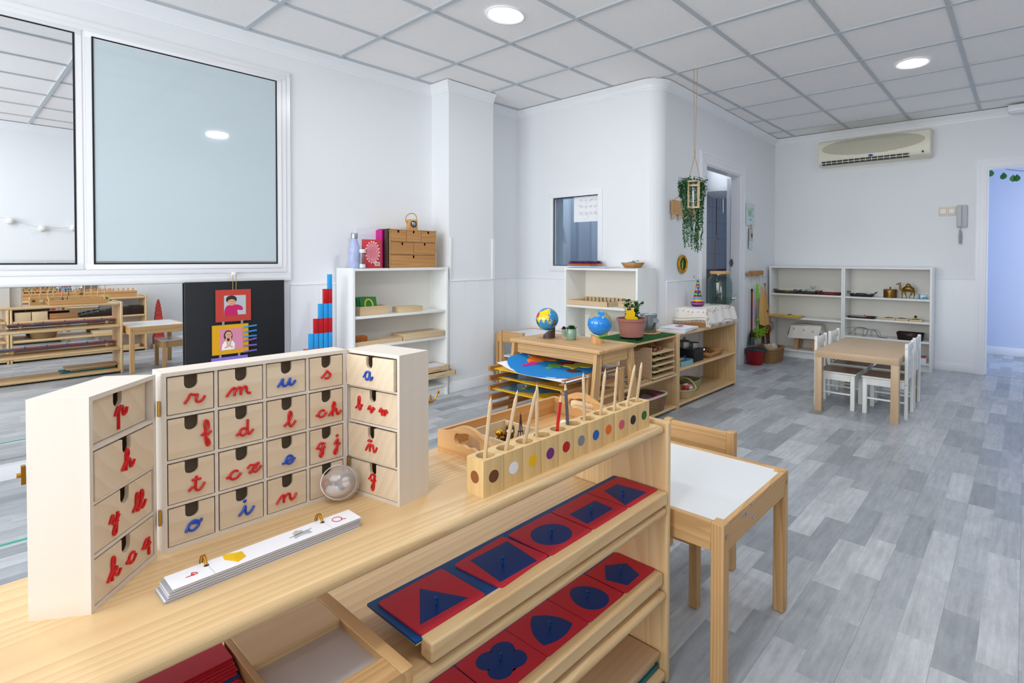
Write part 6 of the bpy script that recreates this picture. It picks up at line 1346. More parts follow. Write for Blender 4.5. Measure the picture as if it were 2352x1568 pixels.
for i in range(4):
    t = thing('striped_block', ('first', 'second', 'third', 'fourth')[i]+' pink-and-white striped block of the row behind the terracotta pot, from the left', 'box', (3.44, 2.60-.085*i, .446), 0, 'striped blocks on the lower board')
    MB().box(-.04, -.04, 0, .04, .04, .085).obj('block_body', 'cream', t); b = MB()
    for k in range(10): b.box(-.0408, -.0365, .006+.0082*k, .0408, .0365, .0092+.0082*k)
    b.obj('stripes', 'terracotta', t)
bw = opentray('wooden_bowl', 'square flared wooden dish of small white paper flowers on the bookcase top', (3.50, 2.47, 1.0545), .115, .115, .042, 'drawer_pine', 1.45, PI/4, cat='dish')
b = MB()
for i in range(10): b.sph((random.uniform(-.05, .05), random.uniform(-.05, .05), random.uniform(.03, .055)), (.014, .012, .009), 8, mi=i % 2)
b.obj('paper_flowers', ['paper', 'soap_blue'], bw)
FC = ['paper2', 'light_blue', 'map_lime', 'orange', 'rod_red', 'leaf_green', 'purple', 'black', 'magenta', 'dark_grey']
for i, c in enumerate(FC):
    w__ = .13-.002*i
    o = MB().grid(lambda u_, v_: (-.09+.18*u_, -w__+2*w__*v_, (.004*math.sin(u_*11+i)*math.sin(v_*13+i*2)) if i > 5 else 0), 10, 16, 0, .003).obj('felt_sheet', c)
    o.location = (3.50, 2.965, 1.062+.0048*i); tag(o, ['white', 'light blue', 'lime', 'orange', 'red', 'green', 'purple', 'black', 'magenta', 'dark grey'][i]+' sheet in the colourful felt stack on the bookcase under the office window', 'felt sheet', 'felt sheets stacked under the office window')
o = MB().box(-.10, -.21, 0, .10, .21, .004).obj('paper_pile', 'paper2'); o.location = (3.49, 2.87, 1.0535); tag(o, 'flat pile of white paper under the colourful felt stack', 'paper')
# ---- office seen through its window
pn = thing('calendar_sheet', 'white printed calendar sheet taped to the office window glass', 'notice', (XB+.027, 3.107, 1.462))
MB().box(0, -.155, 0, .0012, .155, .235).obj('sheet', 'paper', pn)
b = MB()
for r_ in range(3):
    for c_ in range(4):
        for k in range(3): b.box(-.0006, .08-.055*c_-.038, .20-.058*r_-.007*k, -.0001, .08-.055*c_, .2025-.058*r_-.007*k, mi=0)
for k in range(26): y_, z_ = random.uniform(-.13, .09), random.uniform(.02, .2); b.box(-.0007, y_, z_, -.0002, y_+.006, z_+.005, mi=1+k % 4)
b.box(-.0006, -.12, .062, -.0001, .10, .064); b.obj('printed_marks', ['light_grey', 'light_blue', 'magenta', 'yellow', 'lilac'], pn)
cu = MB().grid(lambda u_, v_: (4.35+.03*math.sin(u_*38), 3.9-1.15*u_, .5+1.9*v_), 90, 4, 0, .003).obj('curtain', 'curtain'); tag(cu, 'grey-blue curtain hanging in the dim office behind the small window', 'curtain')
pb_ = MB().grid(lambda u_, v_: (3.90+.02*math.sin(u_*7+v_*3), 3.82-.22*u_*(1.15-.5*v_), 1.28+.42*v_), 12, 12, 0, .001).obj('hanging_bag', 'plastic_bag'); tag(pb_, 'translucent plastic bag hanging in the office behind the left side of the small window', 'bag')
dfu = thing('reed_diffuser', 'dark glass reed diffuser bottle standing inside the office window', 'diffuser', (3.79, 3.60, 1.055))
MB().lathe([(0, 0), (.032, 0), (.034, .004), (.034, .09), (.026, .105), (.014, .11), (.014, .13), (0, .13)], 24).obj('bottle', 'dark_grey', dfu)
b = MB()
for k in range(5): b.tube([(0, 0, .12), (random.uniform(-.01, .01), random.uniform(-.012, .012), .21)], .0025, 5)
b.obj('reeds', 'globe_red', dfu)
o = MB().box(-.10, -.45, 0, .12, .3, .02).box(-.1, -.45, -1.035, -.08, .3, 0).obj('office_desk', 'shelf_white'); o.location = (3.87, 3.6, 1.035); tag(o, 'narrow white desk ledge behind the office window', 'desk')
# ================================================================ WASHROOM WALL
hp = thing('hanging_planter', 'hanging wood and glass planter with long trailing green strands, tied to a jute rope', 'hanging plant', (3.665, 2.005, 1.72))
b = MB(); R6 = .052
b.lathe([(.044, -.006), (.064, -.006), (.066, .0), (.064, .006), (.044, .006)], 20)
for k in range(4):
    a = PI/4+k*PI/2+.35; x, y = R6*math.cos(a), R6*math.sin(a); b.box(-.009, -.007, -.205, .009, .007, -.006, M_=TR(x, y, 0, a))
for k in range(4):
    a0 = PI/4+k*PI/2+.35; a1 = a0+PI/2; p = Vector((R6*math.cos(a0), R6*math.sin(a0), 0)); q = Vector((R6*math.cos(a1), R6*math.sin(a1), 0))
    for z in (-.03, -.198): b.tube([p+Vector((0, 0, z)), q+Vector((0, 0, z))], .009, 4)
b.cyl((0, 0, -.205), (0, 0, -.198), .05, n=20); b.obj('wooden_frame', 'blond_x', hp, bev=.001)
MB().lathe([(.0, -.196), (.044, -.196), (.044, -.01), (.043, -.01), (.043, -.194), (0, -.194)], 20).obj('glass', 'glass_clear', hp)
rp = MB(); up_ = ZC-1.72
for s in (-1, 1): rp.tube([(s*.035, -s*.035, .0), (s*.002, 0, .20)], .0028, 6)
rp.tube([(0, 0, .20), (0, 0, .235)], .004, 6); rp.sph((0, 0, .23), (.006, .006, .008), 8)
rp.tube([(-.003, .003, .235), (-.009, .008, up_)], .0018, 6); rp.tube([(.003, -.003, .235), (.012, -.012, up_)], .0018, 6); rp.obj('rope', 'rope', hp)
fo = MB(); sm_ = MB(); rd = random.Random(21)
def strand(x0, y0, z0, L_, drift):
    x, y, z = x0, y0, z0; P = [(x*.6, y*.6, z0-.0), (x, y, z0+rd.uniform(.0, .02))]; n = int(L_/.011)
    for k in range(n):
        x += rd.uniform(-.0035, .0035)+drift[0]*.011; y += rd.uniform(-.0035, .0035)+drift[1]*.011; z -= .011; P.append((x, y, z))
        if 1:
            for q in range(2): leaf(fo, (x+rd.uniform(-.003, .003), y+rd.uniform(-.003, .003), z), rd.uniform(.012, .019), rd.uniform(0, 6.28), rd.uniform(-1.3, .3), 0 if rd.random() < .6 else 1)
    sm_.tube(P, .001, 3)
lv = Vector((-.48, .88))                                   # leftwards in the room as the photo faces it
for k in range(46):
    w_ = rd.uniform(.03, .125); dp_ = rd.uniform(-.04, .04); strand(lv.x*w_+lv.y*dp_, lv.y*w_-lv.x*dp_, rd.uniform(-.01, .03), rd.choice((.12, .2, .25, .33, .40, .47, .52)) if w_ < .1 else rd.uniform(.06, .22), (-lv.x*.06, -lv.y*.06))
for k in range(32):
    w_ = rd.uniform(.0, .10); dp_ = rd.uniform(-.04, .04); strand(-lv.x*w_+lv.y*dp_, -lv.y*w_-lv.x*dp_, rd.uniform(-.02, .02), rd.choice((.1, .2, .3, .45, .52, .54)) if .02 < w_ < .08 else rd.uniform(.05, .25), (lv.x*.06, lv.y*.06))
for k in range(90):
    a = rd.uniform(0, 2*PI); q = rd.uniform(.0, .11); leaf(fo, (q*math.cos(a), q*math.sin(a), rd.uniform(-.01, .035)), .02, rd.uniform(0, 6.28), rd.uniform(-.8, .8), 0)
fo.obj('trailing_leaves', ['leaf_green', 'leaf_pale'], hp); sm_.obj('stems', 'leaf_dark', hp)
def onwall(name, lab, cat, t_, z, off=.002):
    o = thing(name, lab, cat, (*D(t_, off), z), math.atan2(uy, ux)); return o            # local x along wall, -y into the room
pq = onwall('wooden_plaque', 'thin wooden board with round tags on a string, half hidden by the trailing plant', 'wall decoration', .405, 1.505, .016)
MB().prism(rrect(-.212, 0, .208, .118, .012), .005, [circ(-.2, .108, .003, 8), circ(.196, .108, .003, 8)]+[circ(-.18+.035*k, .014, .003, 8) for k in range(11)], M_=FRAME((0, 0, 0), (1, 0, 0), (0, 0, 1))).obj('board', 'beech_x', pq)
MB().tube([(-.2, -.006, .108), (0, -.006, .20), (.196, -.006, .108)], .0022, 6).obj('string', 'rope', pq)
for x in (-.178, -.07, .04, .192): MB().cyl((x, -.006, -.022), (x, -.002, -.022), .023, n=20).obj('round_tag', 'blond_x', pq)
om = onwall('oval_picture', 'small oval picture in a gold moulded frame beside the hanging plant', 'picture', .405, 1.083, .004)
def ovl(rx, rz, n=36): return [(rx*math.cos(2*PI*k/n), rz*math.sin(2*PI*k/n)) for k in range(n)]
MB().prism(ovl(.062, .06), .003, M_=FRAME((0, 0, 0), (1, 0, 0), (0, 0, 1))).obj('picture', 'leaf_dark', om)
for rr, th_ in ((.074, .009), (.062, .006)): MB().tube([(rr*math.cos(a), -.008, (rr-.001)*math.sin(a)) for a in [2*PI*k/36 for k in range(36)]], th_, 8, closed=True).obj('frame', 'gold', om)
MB().prism(blob(.0, -.01, .018, .032, 14, .4, 6), .001, M_=FRAME((0, -.004, 0), (1, 0, 0), (0, 0, 1))).obj('painted_plant', 'map_lime', om)
wc2 = onwall('wc_sign', 'pale mint paper sign reading WC above a small calendar', 'sign', 1.963, 1.50, .012)
MB().box(-.13, -.001, 0, .13, .0, .245).obj('sheet', 'wc_paper', wc2)
b = MB(); b.tube([(-.075, -.0022, .19), (-.055, -.0022, .10), (-.035, -.0022, .165), (-.015, -.0022, .10), (.005, -.0022, .19)], .0045, 6); b.tube(spline([(.068, -.0022, .178), (.045, -.0022, .19), (.025, -.0022, .145), (.045, -.0022, .102), (.068, -.0022, .112)], 5), .0045, 6); b.obj('lettering', 'mint', wc2)
MB().prism(blob(.0, .065, .022, .012, 14, .5, 3), .001, M_=FRAME((0, -.0015, 0), (1, 0, 0), (0, 0, 1))).obj('small_figures', 'light_blue', wc2)
ca = onwall('wall_calendar', 'narrow photo calendar hung on a peg under the WC sign', 'calendar', 1.975, 1.242, .014)
MB().box(-.055, -.002, 0, .055, .0, .235).obj('sheet', 'photo_grey', ca); MB().box(-.052, -.0032, .10, .052, -.002, .19).obj('photo', 'cloth_beige', ca); MB().sph((.02, -.004, .15), (.02, .001, .028), 12).obj('photo_figure', 'hair_dark', ca)
MB().box(-.052, -.0032, .004, .052, -.002, .085).obj('month_page', 'paper', ca); b = MB()
for k in range(4): b.box(-.045, -.0042, .016+.018*k, .045, -.0032, .021+.018*k)
b.obj('month_lines', 'rod_blue', ca); MB().box(-.006, -.010, .215, .006, -.002, .275).obj('peg', 'wood_spoon', ca)
br = onwall('hook_board', 'small block rack of wooden pegs on the wall by the far corner', 'rack', 2.065, .948, .016)
MB().box(-.22, -.035, .0, -.14, 0, .035).obj('end_block', 'drawer_pine', br)
for k in range(6): MB().box(-.135+.057*k, -.06+.004*k, .002, -.083+.057*k, -.0, .052).obj('peg_block', 'drawer_pine', br, bev=.001)
for tt, zz in ((-.13, .80), (.02, .845), (.10, .83), (.22, .84)):
    MB().tube([(tt, -.02, .0), (tt, -.03, zz-.948)], .0015, 5).obj('loop', 'rope', br)
sw_ = onwall('childs_broom', 'red-handled child mop with a grey head hanging from the peg rack', 'mop', 1.938, .18, .045)
MB().cyl((0, 0, .14), (0, 0, .60), .011, n=14).obj('handle', 'bucket_red', sw_); MB().cyl((0, 0, .33), (0, 0, .37), .0115, n=14).obj('sticker', 'blue', sw_); MB().cyl((0, 0, .59), (0, 0, .625), .012, n=12).obj('cap', 'black', sw_)
MB().box(-.035, -.02, .09, .035, .015, .14, bev=.01).cyl((0, 0, .13), (0, 0, .17), .018, .012).obj('head', 'black', sw_)
b = MB()
for k in range(28): x = -.05+.1*(k % 14)/13; b.tube([(x*.6, -.012+.024*(k//14), .10), (x+random.uniform(-.004, .004), -.012+.024*(k//14)+random.uniform(-.01, .01), random.uniform(.0, .012))], .0055, 5)
b.obj('strands', 'mop_grey', sw_)
gm2 = onwall('flat_mop', 'child mop with lime green handle and green fluffy head on the peg rack', 'mop', 2.11, .25, .05)
MB().cyl((-.02, 0, .43), (-.022, 0, .60), .013, n=14).cyl((.0, 0, .19), (.002, 0, .21), .014, n=14).cyl((.005, 0, .07), (.002, 0, .13), .013, .011, n=14).obj('grip', 'lime', gm2); MB().cyl((.004, 0, .11), (-.02, 0, .45), .009, n=14).obj('pole', 'steel', gm2)
MB().box(-.05, -.02, .045, .06, .02, .075, M_=TR(0, 0, 0, 0, 0, -.35), bev=.008).obj('plate', 'lime', gm2)
b = MB()
for k in range(110):
    x = random.uniform(-.12, .2); z = .05+.12*(x+.1)*.9-.0; b.sph((x, random.uniform(-.045, .03), z+random.uniform(-.055, .03)), (.026, .016, .013), 6)
b.obj('fluffy_head', 'mop_green', gm2)
yc = onwall('hanging_cloth', 'ochre cleaning cloth hanging in folds from the peg rack', 'cloth', 2.20, .35, .05)
def clf(u_, v_):
    w_ = .012+.15*math.sin(min(1, (1-v_)*1.35)*PI/2)*(.4+.6*(1-v_)); x = -.02+(u_-.42)*2*w_+.09*(1-v_); return (x, -.02+.018*math.sin(u_*15+v_*3)*(1.1-v_*.8), .47*v_+.10*(1-v_)*abs(u_-.5)+0*u_)
MB().grid(clf, 26, 20, 0, .004).obj('cloth', 'cloth_yellow', yc)
dpn = onwall('dustpan', 'long-handled peach dustpan with grey brush hanging at the right of the peg rack', 'dustpan', 2.36, .28, .06)
MB().cyl((-.06, 0, .555), (.065, 0, .18), .010, n=12).obj('pole', 'peach', dpn); MB().sph((-.062, 0, .56), (.018, .015, .018), 12).obj('knob', 'grey', dpn)
MB().prism([(-.0, .0), (.125, .035), (.115, .14), (.085, .19), (.05, .185), (.005, .13)], .012, M_=FRAME((.03, .01, 0), (1, 0, 0), (0, 0, 1))).prism([(-.01, -.01), (.12, .03), (.12, .045), (-.012, .005)], .05, M_=FRAME((.03, .01, 0), (1, 0, 0), (0, 0, 1))).obj('pan', 'peach', dpn)
MB().prism([(.0, .01), (.13, .045), (.11, .12), (.012, .105)], .02, M_=FRAME((.035, -.012, 0), (1, 0, 0), (0, 0, 1))).obj('bristles', 'bristle', dpn)
# bucket
bu = thing('bucket', 'small dark red bucket with grey rim and wringer on the floor by the washroom door', 'bucket', (5.50, 2.262, 0))
MB().lathe([(0, 0), (.075, 0), (.078, .006), (.098, .155), (.100, .158), (.096, .158), (.09, .15), (.072, .008), (0, .006)], 32).obj('body', 'bucket_red', bu)
MB().lathe([(.094, .156), (.104, .154), (.107, .164), (.100, .170), (.092, .166)], 32).obj('rim', 'dark_grey', bu)
b = MB(); b.lathe([(.0, .12), (.05, .125), (.09, .165)], 24)
for k in range(10): a = 2*PI*k/10; b.tube([(.02*math.cos(a), .02*math.sin(a), .13), (.09*math.cos(a), .09*math.sin(a), .168)], .005, 5)
b.obj('wringer', 'dark_grey', bu); MB().tube(spline([(.098, -.02, .16), (.06, -.10, .155), (-.02, -.115, .15), (-.09, -.05, .158)], 5), .006, 6).obj('handle', 'dark_grey', bu)
lb = basket('chunky brown water-hyacinth basket of rolled cloths on the floor under the giraffe', (5.78, 2.225, 0), .34, .24, .15, 'basket_brown', False, 1.12, rz=.03)
b = MB()
for k in range(7): b.cyl((-.15+.03*k, -.08+.02*(k % 3), .13+.012*(k % 2)), (.02+.02*k, .04-.01*k, .16), .022, n=12, mi=k % 3)
b.obj('rolled_cloths', ['cloth_beige', 'basket_wicker', 'cloth_white'], lb)
# ================================================================ FAR BOOKCASES
X0 = 6.26; zA = .7325
def eared(lab, y, m, z=zA, x=6.27, sy=.24, h=.028): return opentray('serving_tray', lab, (x, y, z+.0003), .13, sy, h, m, 1.16, 0, False)
tr1 = eared('dark olive serving tray, left on the top board of the left far bookcase', 2.19, 'tray_olive')
tr2 = eared('dark brown serving tray with glasses, middle of the top board of the left far bookcase', 1.955, 'tray_brown', sy=.20)
tr3 = eared('reddish serving tray, right on the top board of the left far bookcase', 1.71, 'tray_red', sy=.21)
for t_ in (tr1, tr2, tr3):
    for s in (-1, 1): MB().tube([(-.045, s*.125, .03), (-.04, s*.150, .042), (.04, s*.150, .042), (.045, s*.125, .03)], .005, 6).obj('handle', t_.children[0].data.materials[0].name, t_)
o = MB().box(-.03, -.05, 0, .03, .05, .028, bev=.002).obj('brass_box', 'bronze'); o.location = (6.27, 2.215, zA+.005); tag(o, 'flat brass box standing on the olive serving tray', 'box')
b = MB(); 
for k in range(16): b.sph((6.27+random.uniform(-.03, .03), 2.12+random.uniform(-.035, .035), zA+.008+random.uniform(0, .012)), .007, 8)
o = b.obj('gold_trinkets', 'gold', loc=(6.27, 2.12, zA+.005), world=True); tag(o, 'scatter of small gold trinkets on the right half of the olive serving tray', 'trinkets'); o['kind'] = 'stuff'
for i, (y, r_, h_) in enumerate(((2.0, .035, .045), (1.955, .022, .055))):
    g_ = MB().lathe([(0, 0), (r_*.6, 0), (r_, h_*.4), (r_, h_), (r_-.003, h_), (r_-.003, h_*.4), (0, .004)], 24).obj('glass_bowl', 'glass_clear'); g_.location = (6.27, y, zA+.0052); tag(g_, ('wide clear glass bowl on the brown serving tray', 'narrow clear glass cup beside the wide glass bowl')[i], 'glass')
g_ = MB().lathe([(0, 0), (.022, 0), (.022, .003), (.004, .006), (.004, .035), (.02, .045), (.029, .065), (.028, .09), (.026, .09), (.026, .066), (.0, .042)], 24).obj('glass_goblet', 'glass_clear'); g_.location = (6.27, 1.90, zA+.0052); tag(g_, 'clear glass goblet on a stem, the tallest glass on the brown serving tray', 'glass')
o = MB().lathe([(0, 0), (.012, 0), (.018, .02), (.0, .02)], 16).obj('small_cup', 'lilac'); o.location = (6.27, 1.765, zA+.0052); tag(o, 'tiny white and blue cup on the reddish serving tray', 'cup')
yt = thing('cloth_tray', 'wooden board covered by a bright yellow cloth, sticking out of the left far bookcase', 'tray', (6.19, 2.175, .4585)); MB().box(-.10, -.18, 0, .10, .185, .016, bev=.003).obj('tray_board', 'wood_spoon', yt)
MB().grid(lambda u_, v_: (-.097+.19*u_, -.165+.34*v_, .0175+.006*math.sin(u_*6)*math.sin(v_*8)+.004*math.sin(v_*19)), 14, 22, 0, .004).obj('yellow_cloth', 'cloth_yellow2', yt)
MB().tube(spline([(-.04, -.05, .027), (-.02, -.03, .032), (.01, -.045, .032), (.02, -.06, .03)], 4), .004, 6).obj('ribbon', 'dark_grey', yt)
ls = thing('low_stool', 'low wooden footstool under a printed white cloth inside the left far bookcase', 'stool', (6.28, 1.96, .0915)); 
MB().box(-.10, -.13, .26, .085, .13, .285).obj('seat', 'wood_spoon', ls)
for s in (-1, 1):
    for q in (-1, 1):
        m = MB(); m.box(-.018, -.022, 0, .018, .022, .26)
        for v in m.bm.verts:
            if v.co.z < .1: v.co.y += q*.035
        l_ = m.obj('leg', 'wood_spoon', ls); l_.location = (s*.06-.01, q*.075, 0)
def stc(u_, v_):
    x = -.13+.24*u_; y = -.30+.6*v_; ey_ = max(0, abs(y)-.15); ex_ = max(0, -.108-x); return (max(x, -.112-.1*ex_), math.copysign(min(abs(y), .15+.35*ey_), y), .290-.85*ey_*1.0-ex_*0+.002*math.sin(y*40)+.003)
MB().grid(stc, 16, 40, 0, .002).obj('cloth', 'cloth_white', ls)
b = MB().grid(lambda u_, v_: (-.116-.012*(1-v_)+.003*math.sin(u_*20), -.19+.34*u_+.03*(1-v_)*(1 if u_ > .5 else 1), .145+.148*v_-.012*u_), 30, 8, 0, .002); b.obj('cloth_front', 'cloth_white', ls)
b = MB(); 
for y, z in ((.11, .245), (.0, .235), (-.10, .225)): b.cyl((-.1275, y, z), (-.1295, y, z), .012, n=8)
b.obj('sun_and_moon_prints', 'peach', ls)
# giraffe
gf = thing('giraffe_figure', 'tall carved wooden giraffe figure standing at the left far bookcase over the brown basket', 'figurine', (6.02, 2.36, .152))
b = MB(); ZG = 1.0
b.tube(spline([(0, .0, .235), (0, .01, .29), (0, .03, .34), (0, .035, .40)], 5), lambda s: .021-.010*s, 10)
b.tube(spline([(0, .035, .395), (0, .025, .41), (0, -.0, .395), (0, -.035, .365)], 4), lambda s: .018-.009*s, 10)
b.tube(spline([(0, .04, .235), (0, .0, .215), (0, -.035, .175), (0, -.04, .14)], 5), lambda s: .025+.012*math.sin(s*PI), 12)
for y, x in ((.035, -.012), (.02, .012), (-.03, -.014), (-.045, .012)): b.tube(spline([(x, y, .19), (x, y+.004, .10), (x, y-.004, .0)], 5), lambda s: .015-.007*s, 8)
for s in (-1, 1): b.tube([(s*.008, .04, .41), (s*.012, .045, .435)], .003, 6)
b.obj('figure_body', 'giraffe', gf)
# a chunk of wood base so that it stands on the bookcase plinth edge
MB().box(-.03, -.065, -.012, .03, .055, 0).obj('base', 'stand_dark', gf)
sb_ = MB().box(-.035, -.075, 0, .035, .065, .14).obj('stand_block', 'dark_grey'); sb_.location = (6.02, 2.355, 0); tag(sb_, 'dark block hidden behind the brown basket carrying the giraffe', 'block')
# right far bookcase
trk = eared('black serving tray with a white cloth on the right far bookcase, top board', 1.38, 'tray_dark', .7305, sy=.20, h=.03)
for s in (-1, 1): MB().tube([(-.045, s*.125, .035), (-.04, s*.14, .05), (.04, s*.14, .05), (.045, s*.125, .035)], .005, 6).obj('handle', 'tray_dark', trk)
o = MB().grid(lambda u_, v_: (-.05+.10*u_, -.085+.17*v_, .02+.035*math.sin(v_*PI)**.7*(.7+.3*math.sin(u_*PI))), 10, 14, 0, .004).obj('bunched_cloth', 'cloth_white'); o.location = (6.27, 1.38, .733); tag(o, 'bunched white cloth lying in the black serving tray', 'cloth')
bpz = thing('brass_pot', 'round brass lidded box between the black tray and the camel', 'pot', (6.275, 1.11, .7305)); MB().lathe([(0, 0), (.063, 0), (.064, .004), (.064, .062), (.0, .062)], 36).obj('body', 'bronze', bpz); MB().lathe([(.066, .058), (.067, .072), (.06, .088), (.0, .092)], 36).lathe([(0, .09), (.007, .094), (.004, .1), (.009, .106), (0, .116)], 16).obj('lid', 'bronze', bpz)
cm = thing('camel_figure', 'brass camel figure walking left between the brass box and a clear blue box', 'figurine', (6.275, .945, .7305))
b = MB(); tt = Matrix.Rotation(0, 4, 'Z')
b.tube(spline([(0, -.052, .085), (0, -.03, .092), (0, .0, .10), (0, .028, .092), (0, .045, .082)], 5), lambda s: .017+.014*math.sin(s*PI), 14)
b.tube(spline([(0, .022, .105), (0, .01, .122), (0, -.0, .140), (0, -.012, .122), (0, -.028, .102)], 6), lambda s: .014+.002*math.sin(s*PI), 12)
b.tube(spline([(0, .045, .082), (0, .062, .088), (0, .072, .108), (0, .075, .135), (0, .078, .147)], 6), lambda s: .013-.005*s, 12)
b.tube(spline([(0, .070, .148), (0, .082, .150), (0, .10, .143), (0, .107, .139)], 5), lambda s: .0095-.004*s, 10)
for s in (-1, 1): b.tube([(s*.005, .072, .152), (s*.008, .069, .162)], .0022, 5)
for y0, y1, x in ((.045, .052, -.011), (.03, .018, .011), (-.035, -.018, -.012), (-.048, -.052, .012)):
    b.tube(spline([(x, y0, .085), (x, (y0+y1)/2+.004*(1 if y0 > 0 else -1), .045), (x, y1, .022), (x, y1, .004)], 5), lambda s: .012-.008*min(1, s*1.5), 8); b.sph((x, y1+.003, .004), (.006, .008, .004), 8)
b.tube(spline([(0, -.055, .092), (0, -.066, .075), (0, -.07, .055)], 4), lambda s: .003, 6); b.obj('figure_body', 'bronze', cm)
cb = thing('clear_blue_box', 'clear plastic box with light blue contents at the right end of the top board', 'box', (6.27, .815, .7305)); MB().box(-.04, -.045, 0, .04, .045, .048, bev=.002).obj('shell', 'glass_clear', cb); MB().box(-.03, -.042, .003, .03, .0, .02).box(-.035, .025, .003, .035, .04, .044).obj('contents', 'light_blue', cb)
bk_ = opentray('serving_tray', 'black rectangular tray with tools on the second board of the right far bookcase', (6.25, 1.375, .5008), .14, .25, .018, 'tray_dark', 1.08)
o = MB().box(-.04, -.06, 0, .04, .09, .012).obj('craft_pad', 'cloth_beige'); o.location = (6.25, 1.40, .506); tag(o, 'beige craft pad lying in the black rectangular tray', 'pad')
t = thing('small_tool', 'thin red-handled tool lying at the right end of the black rectangular tray', 'tool', (6.25, 1.31, .509)); MB().tube([(0, -.03, 0), (0, .03, .004), (-.01, .04, .03)], .004, 6).obj('handle', 'red', t)
for i, y in enumerate((1.105, .985, .862)):
    t = thing('lock_board', ('left', 'middle', 'right')[i]+' of the three small pale wooden boards'+(' with a black and yellow toy on it' if i == 2 else ' in the right far bookcase'), 'board', (6.235, y, .5008), 0, 'small wooden activity boards')
    MB().box(-.055, -.058, 0, .055, .058, .02, bev=.002).obj('board', 'blond_x', t)
    b = MB(); b.tube([(-.02, -.03, .022), (.0, 0, .024), (.02, .03, .022)], .0035, 6); b.box(-.025, .01, .02, -.005, .04, .024); b.obj('metal_fitting', 'dark_grey', t)
t = thing('bee_toy', 'tiny round black and yellow toy standing on the right small wooden board', 'toy', (6.235, .878, .5208)); MB().sph((0, 0, .012), .013, 14).obj('yellow_body', 'yellow', t); MB().sph((0, -.008, .026), .014, 14).obj('black_head', 'black', t)
rb = thing('ribbon_frame', 'tangle of purple and turquoise ribbons over a wire frame on the third board', 'craft frame', (6.24, 1.33, .3055))
b = MB()
for y in (.10, .02, -.06): b.tube(spline([(-.02, y, .0), (-.02, y, .06), (.03, y+.02, .06), (.03, y+.02, 0)], 4), .002, 6)
b.tube([(0, .12, .072), (0, -.10, .07)], .002, 6); b.obj('wire', 'steel', rb)
def ribbon(P, c, w_=.008):
    S_ = spline(P, 6); n = len(S_)-1
    MB().grid(lambda u_, v_: tuple(S_[min(n, round(u_*n))]+Vector((-w_+2*w_*v_, 0, .003*math.sin(v_*3)))), n, 2, 0, .0012).obj('ribbon', c, rb)
ribbon([(-.03, .17, .004), (-.03, .13, .04), (-.02, .09, .085), (0, .03, .09), (.01, -.02, .075)], 'purple', .012)
ribbon([(-.04, .02, .004), (-.03, -.01, .02), (-.03, -.02, .07), (-.02, -.03, .08)], 'purple', .012)
ribbon([(.0, -.06, .075), (-.02, -.10, .06), (-.03, -.13, .01), (-.03, -.21, .004)], 'purple', .010)
ribbon([(.02, .205, .003), (.02, .20, .07), (.03, .12, .082), (0, -.03, .078), (0, -.10, .08), (-.02, -.135, .055), (-.02, -.15, .008)], 'mint', .012)
bn_ = opentray('woven_basket', 'dark brown rectangular basket on the third board of the right far bookcase', (6.25, .915, .3055), .11, .21, .078, 'brown_prism', 1.15, cat='basket')
o = MB().box(-.08, -.05, 0, .08, .05, .05).box(-.07, -.04, .05, .07, .04, .056, mi=1).obj('white_box', ['paper', 'red']); o.location = (6.25, .815, .0915); tag(o, 'white box with a red lid edge at the bottom of the right far bookcase', 'box')
# ================================================================ WASHROOM CONTENTS
def W(t_, d_, z): x, y = D2(t_, d_); return (x, y, z)
wh = thing('water_heater', 'white cylindrical water heater hanging high in the dim washroom', 'water heater', W(2.36, .52, 1.90))
MB().lathe([(0, -.03), (.10, -.02), (.19, .04), (.2, .08), (.2, .62), (0, .64)], 36).obj('tank', 'trim', wh); MB().tube([(.05, 0, -.03), (.05, 0, -.2)], .012, 8).obj('pipe', 'steel', wh)
pc = thing('pull_cord', 'dark pull cord with a small wooden triangle hanging in the washroom', 'cord', W(2.55, .66, 1.0))
MB().tube([(0, 0, 1.25), (0, 0, .42)], .004, 6).obj('upper_cord', 'hair_dark', pc); MB().tube([(-.03, 0, .40), (0, 0, .43), (.05, 0, .38), (-.03, 0, .36)], .006, 6).obj('toggle', 'rope', pc); MB().tube([(-.03, 0, .37), (-.035, 0, -.1)], .006, 6).obj('lower_cord', 'rope', pc)
# ================================================================ THINGS BEHIND THE CAMERA, SEEN IN THE LOW MIRROR
s3 = display_shelf('pine shelf with cylinder blocks behind the camera, right unit in the mirror', -.56, .56, -.15, .15, .67, (.655, .44, .235, .04), (1.155, -.54, 0), 'pine shelves behind the camera')
s4 = display_shelf('pine shelf behind the camera, left unit in the mirror, cut by the frame', -.56, .56, -.15, .15, .67, (.655, .44, .235, .04), (.03, -.54, 0), 'pine shelves behind the camera')
def cylblock(lab, loc, rz=0):
    t = thing('cylinder_block', lab, 'cylinder block', loc, rz, 'cylinder blocks on the shelf behind the camera')
    b = MB(); b.prism([(-.04, 0), (.04, 0), (.04, .045), (.048, .055), (.048, .072), (-.048, .072), (-.048, .055), (-.04, .045)], .46, M_=FRAME((-.23, 0, 0), (0, 1, 0), (0, 0, 1))); b.obj('block', 'beech_x', t, bev=.002)
    for k in range(10):
        x = -.2+.0445*k; r_ = .006+.0012*k; MB().lathe([(0, .072), (r_+.002, .072), (r_+.002, .074), (.004, .078), (.004, .086), (.008, .09), (.009, .098), (.006, .102), (0, .103)], 14, M_=TR(x, 0, 0)).obj('knobbed_cylinder', 'beech_z', t)
    return t
cylblock('cylinder block with knobbed cylinders at the right end of the shelf behind the camera', (1.40, -.47, .6555))
cylblock('cylinder block with knobbed cylinders behind the pencil blocks in the mirror image', (.90, -.47, .6555)); cylblock('rear cylinder block in the second row on the shelf behind the camera', (1.22, -.60, .6555))
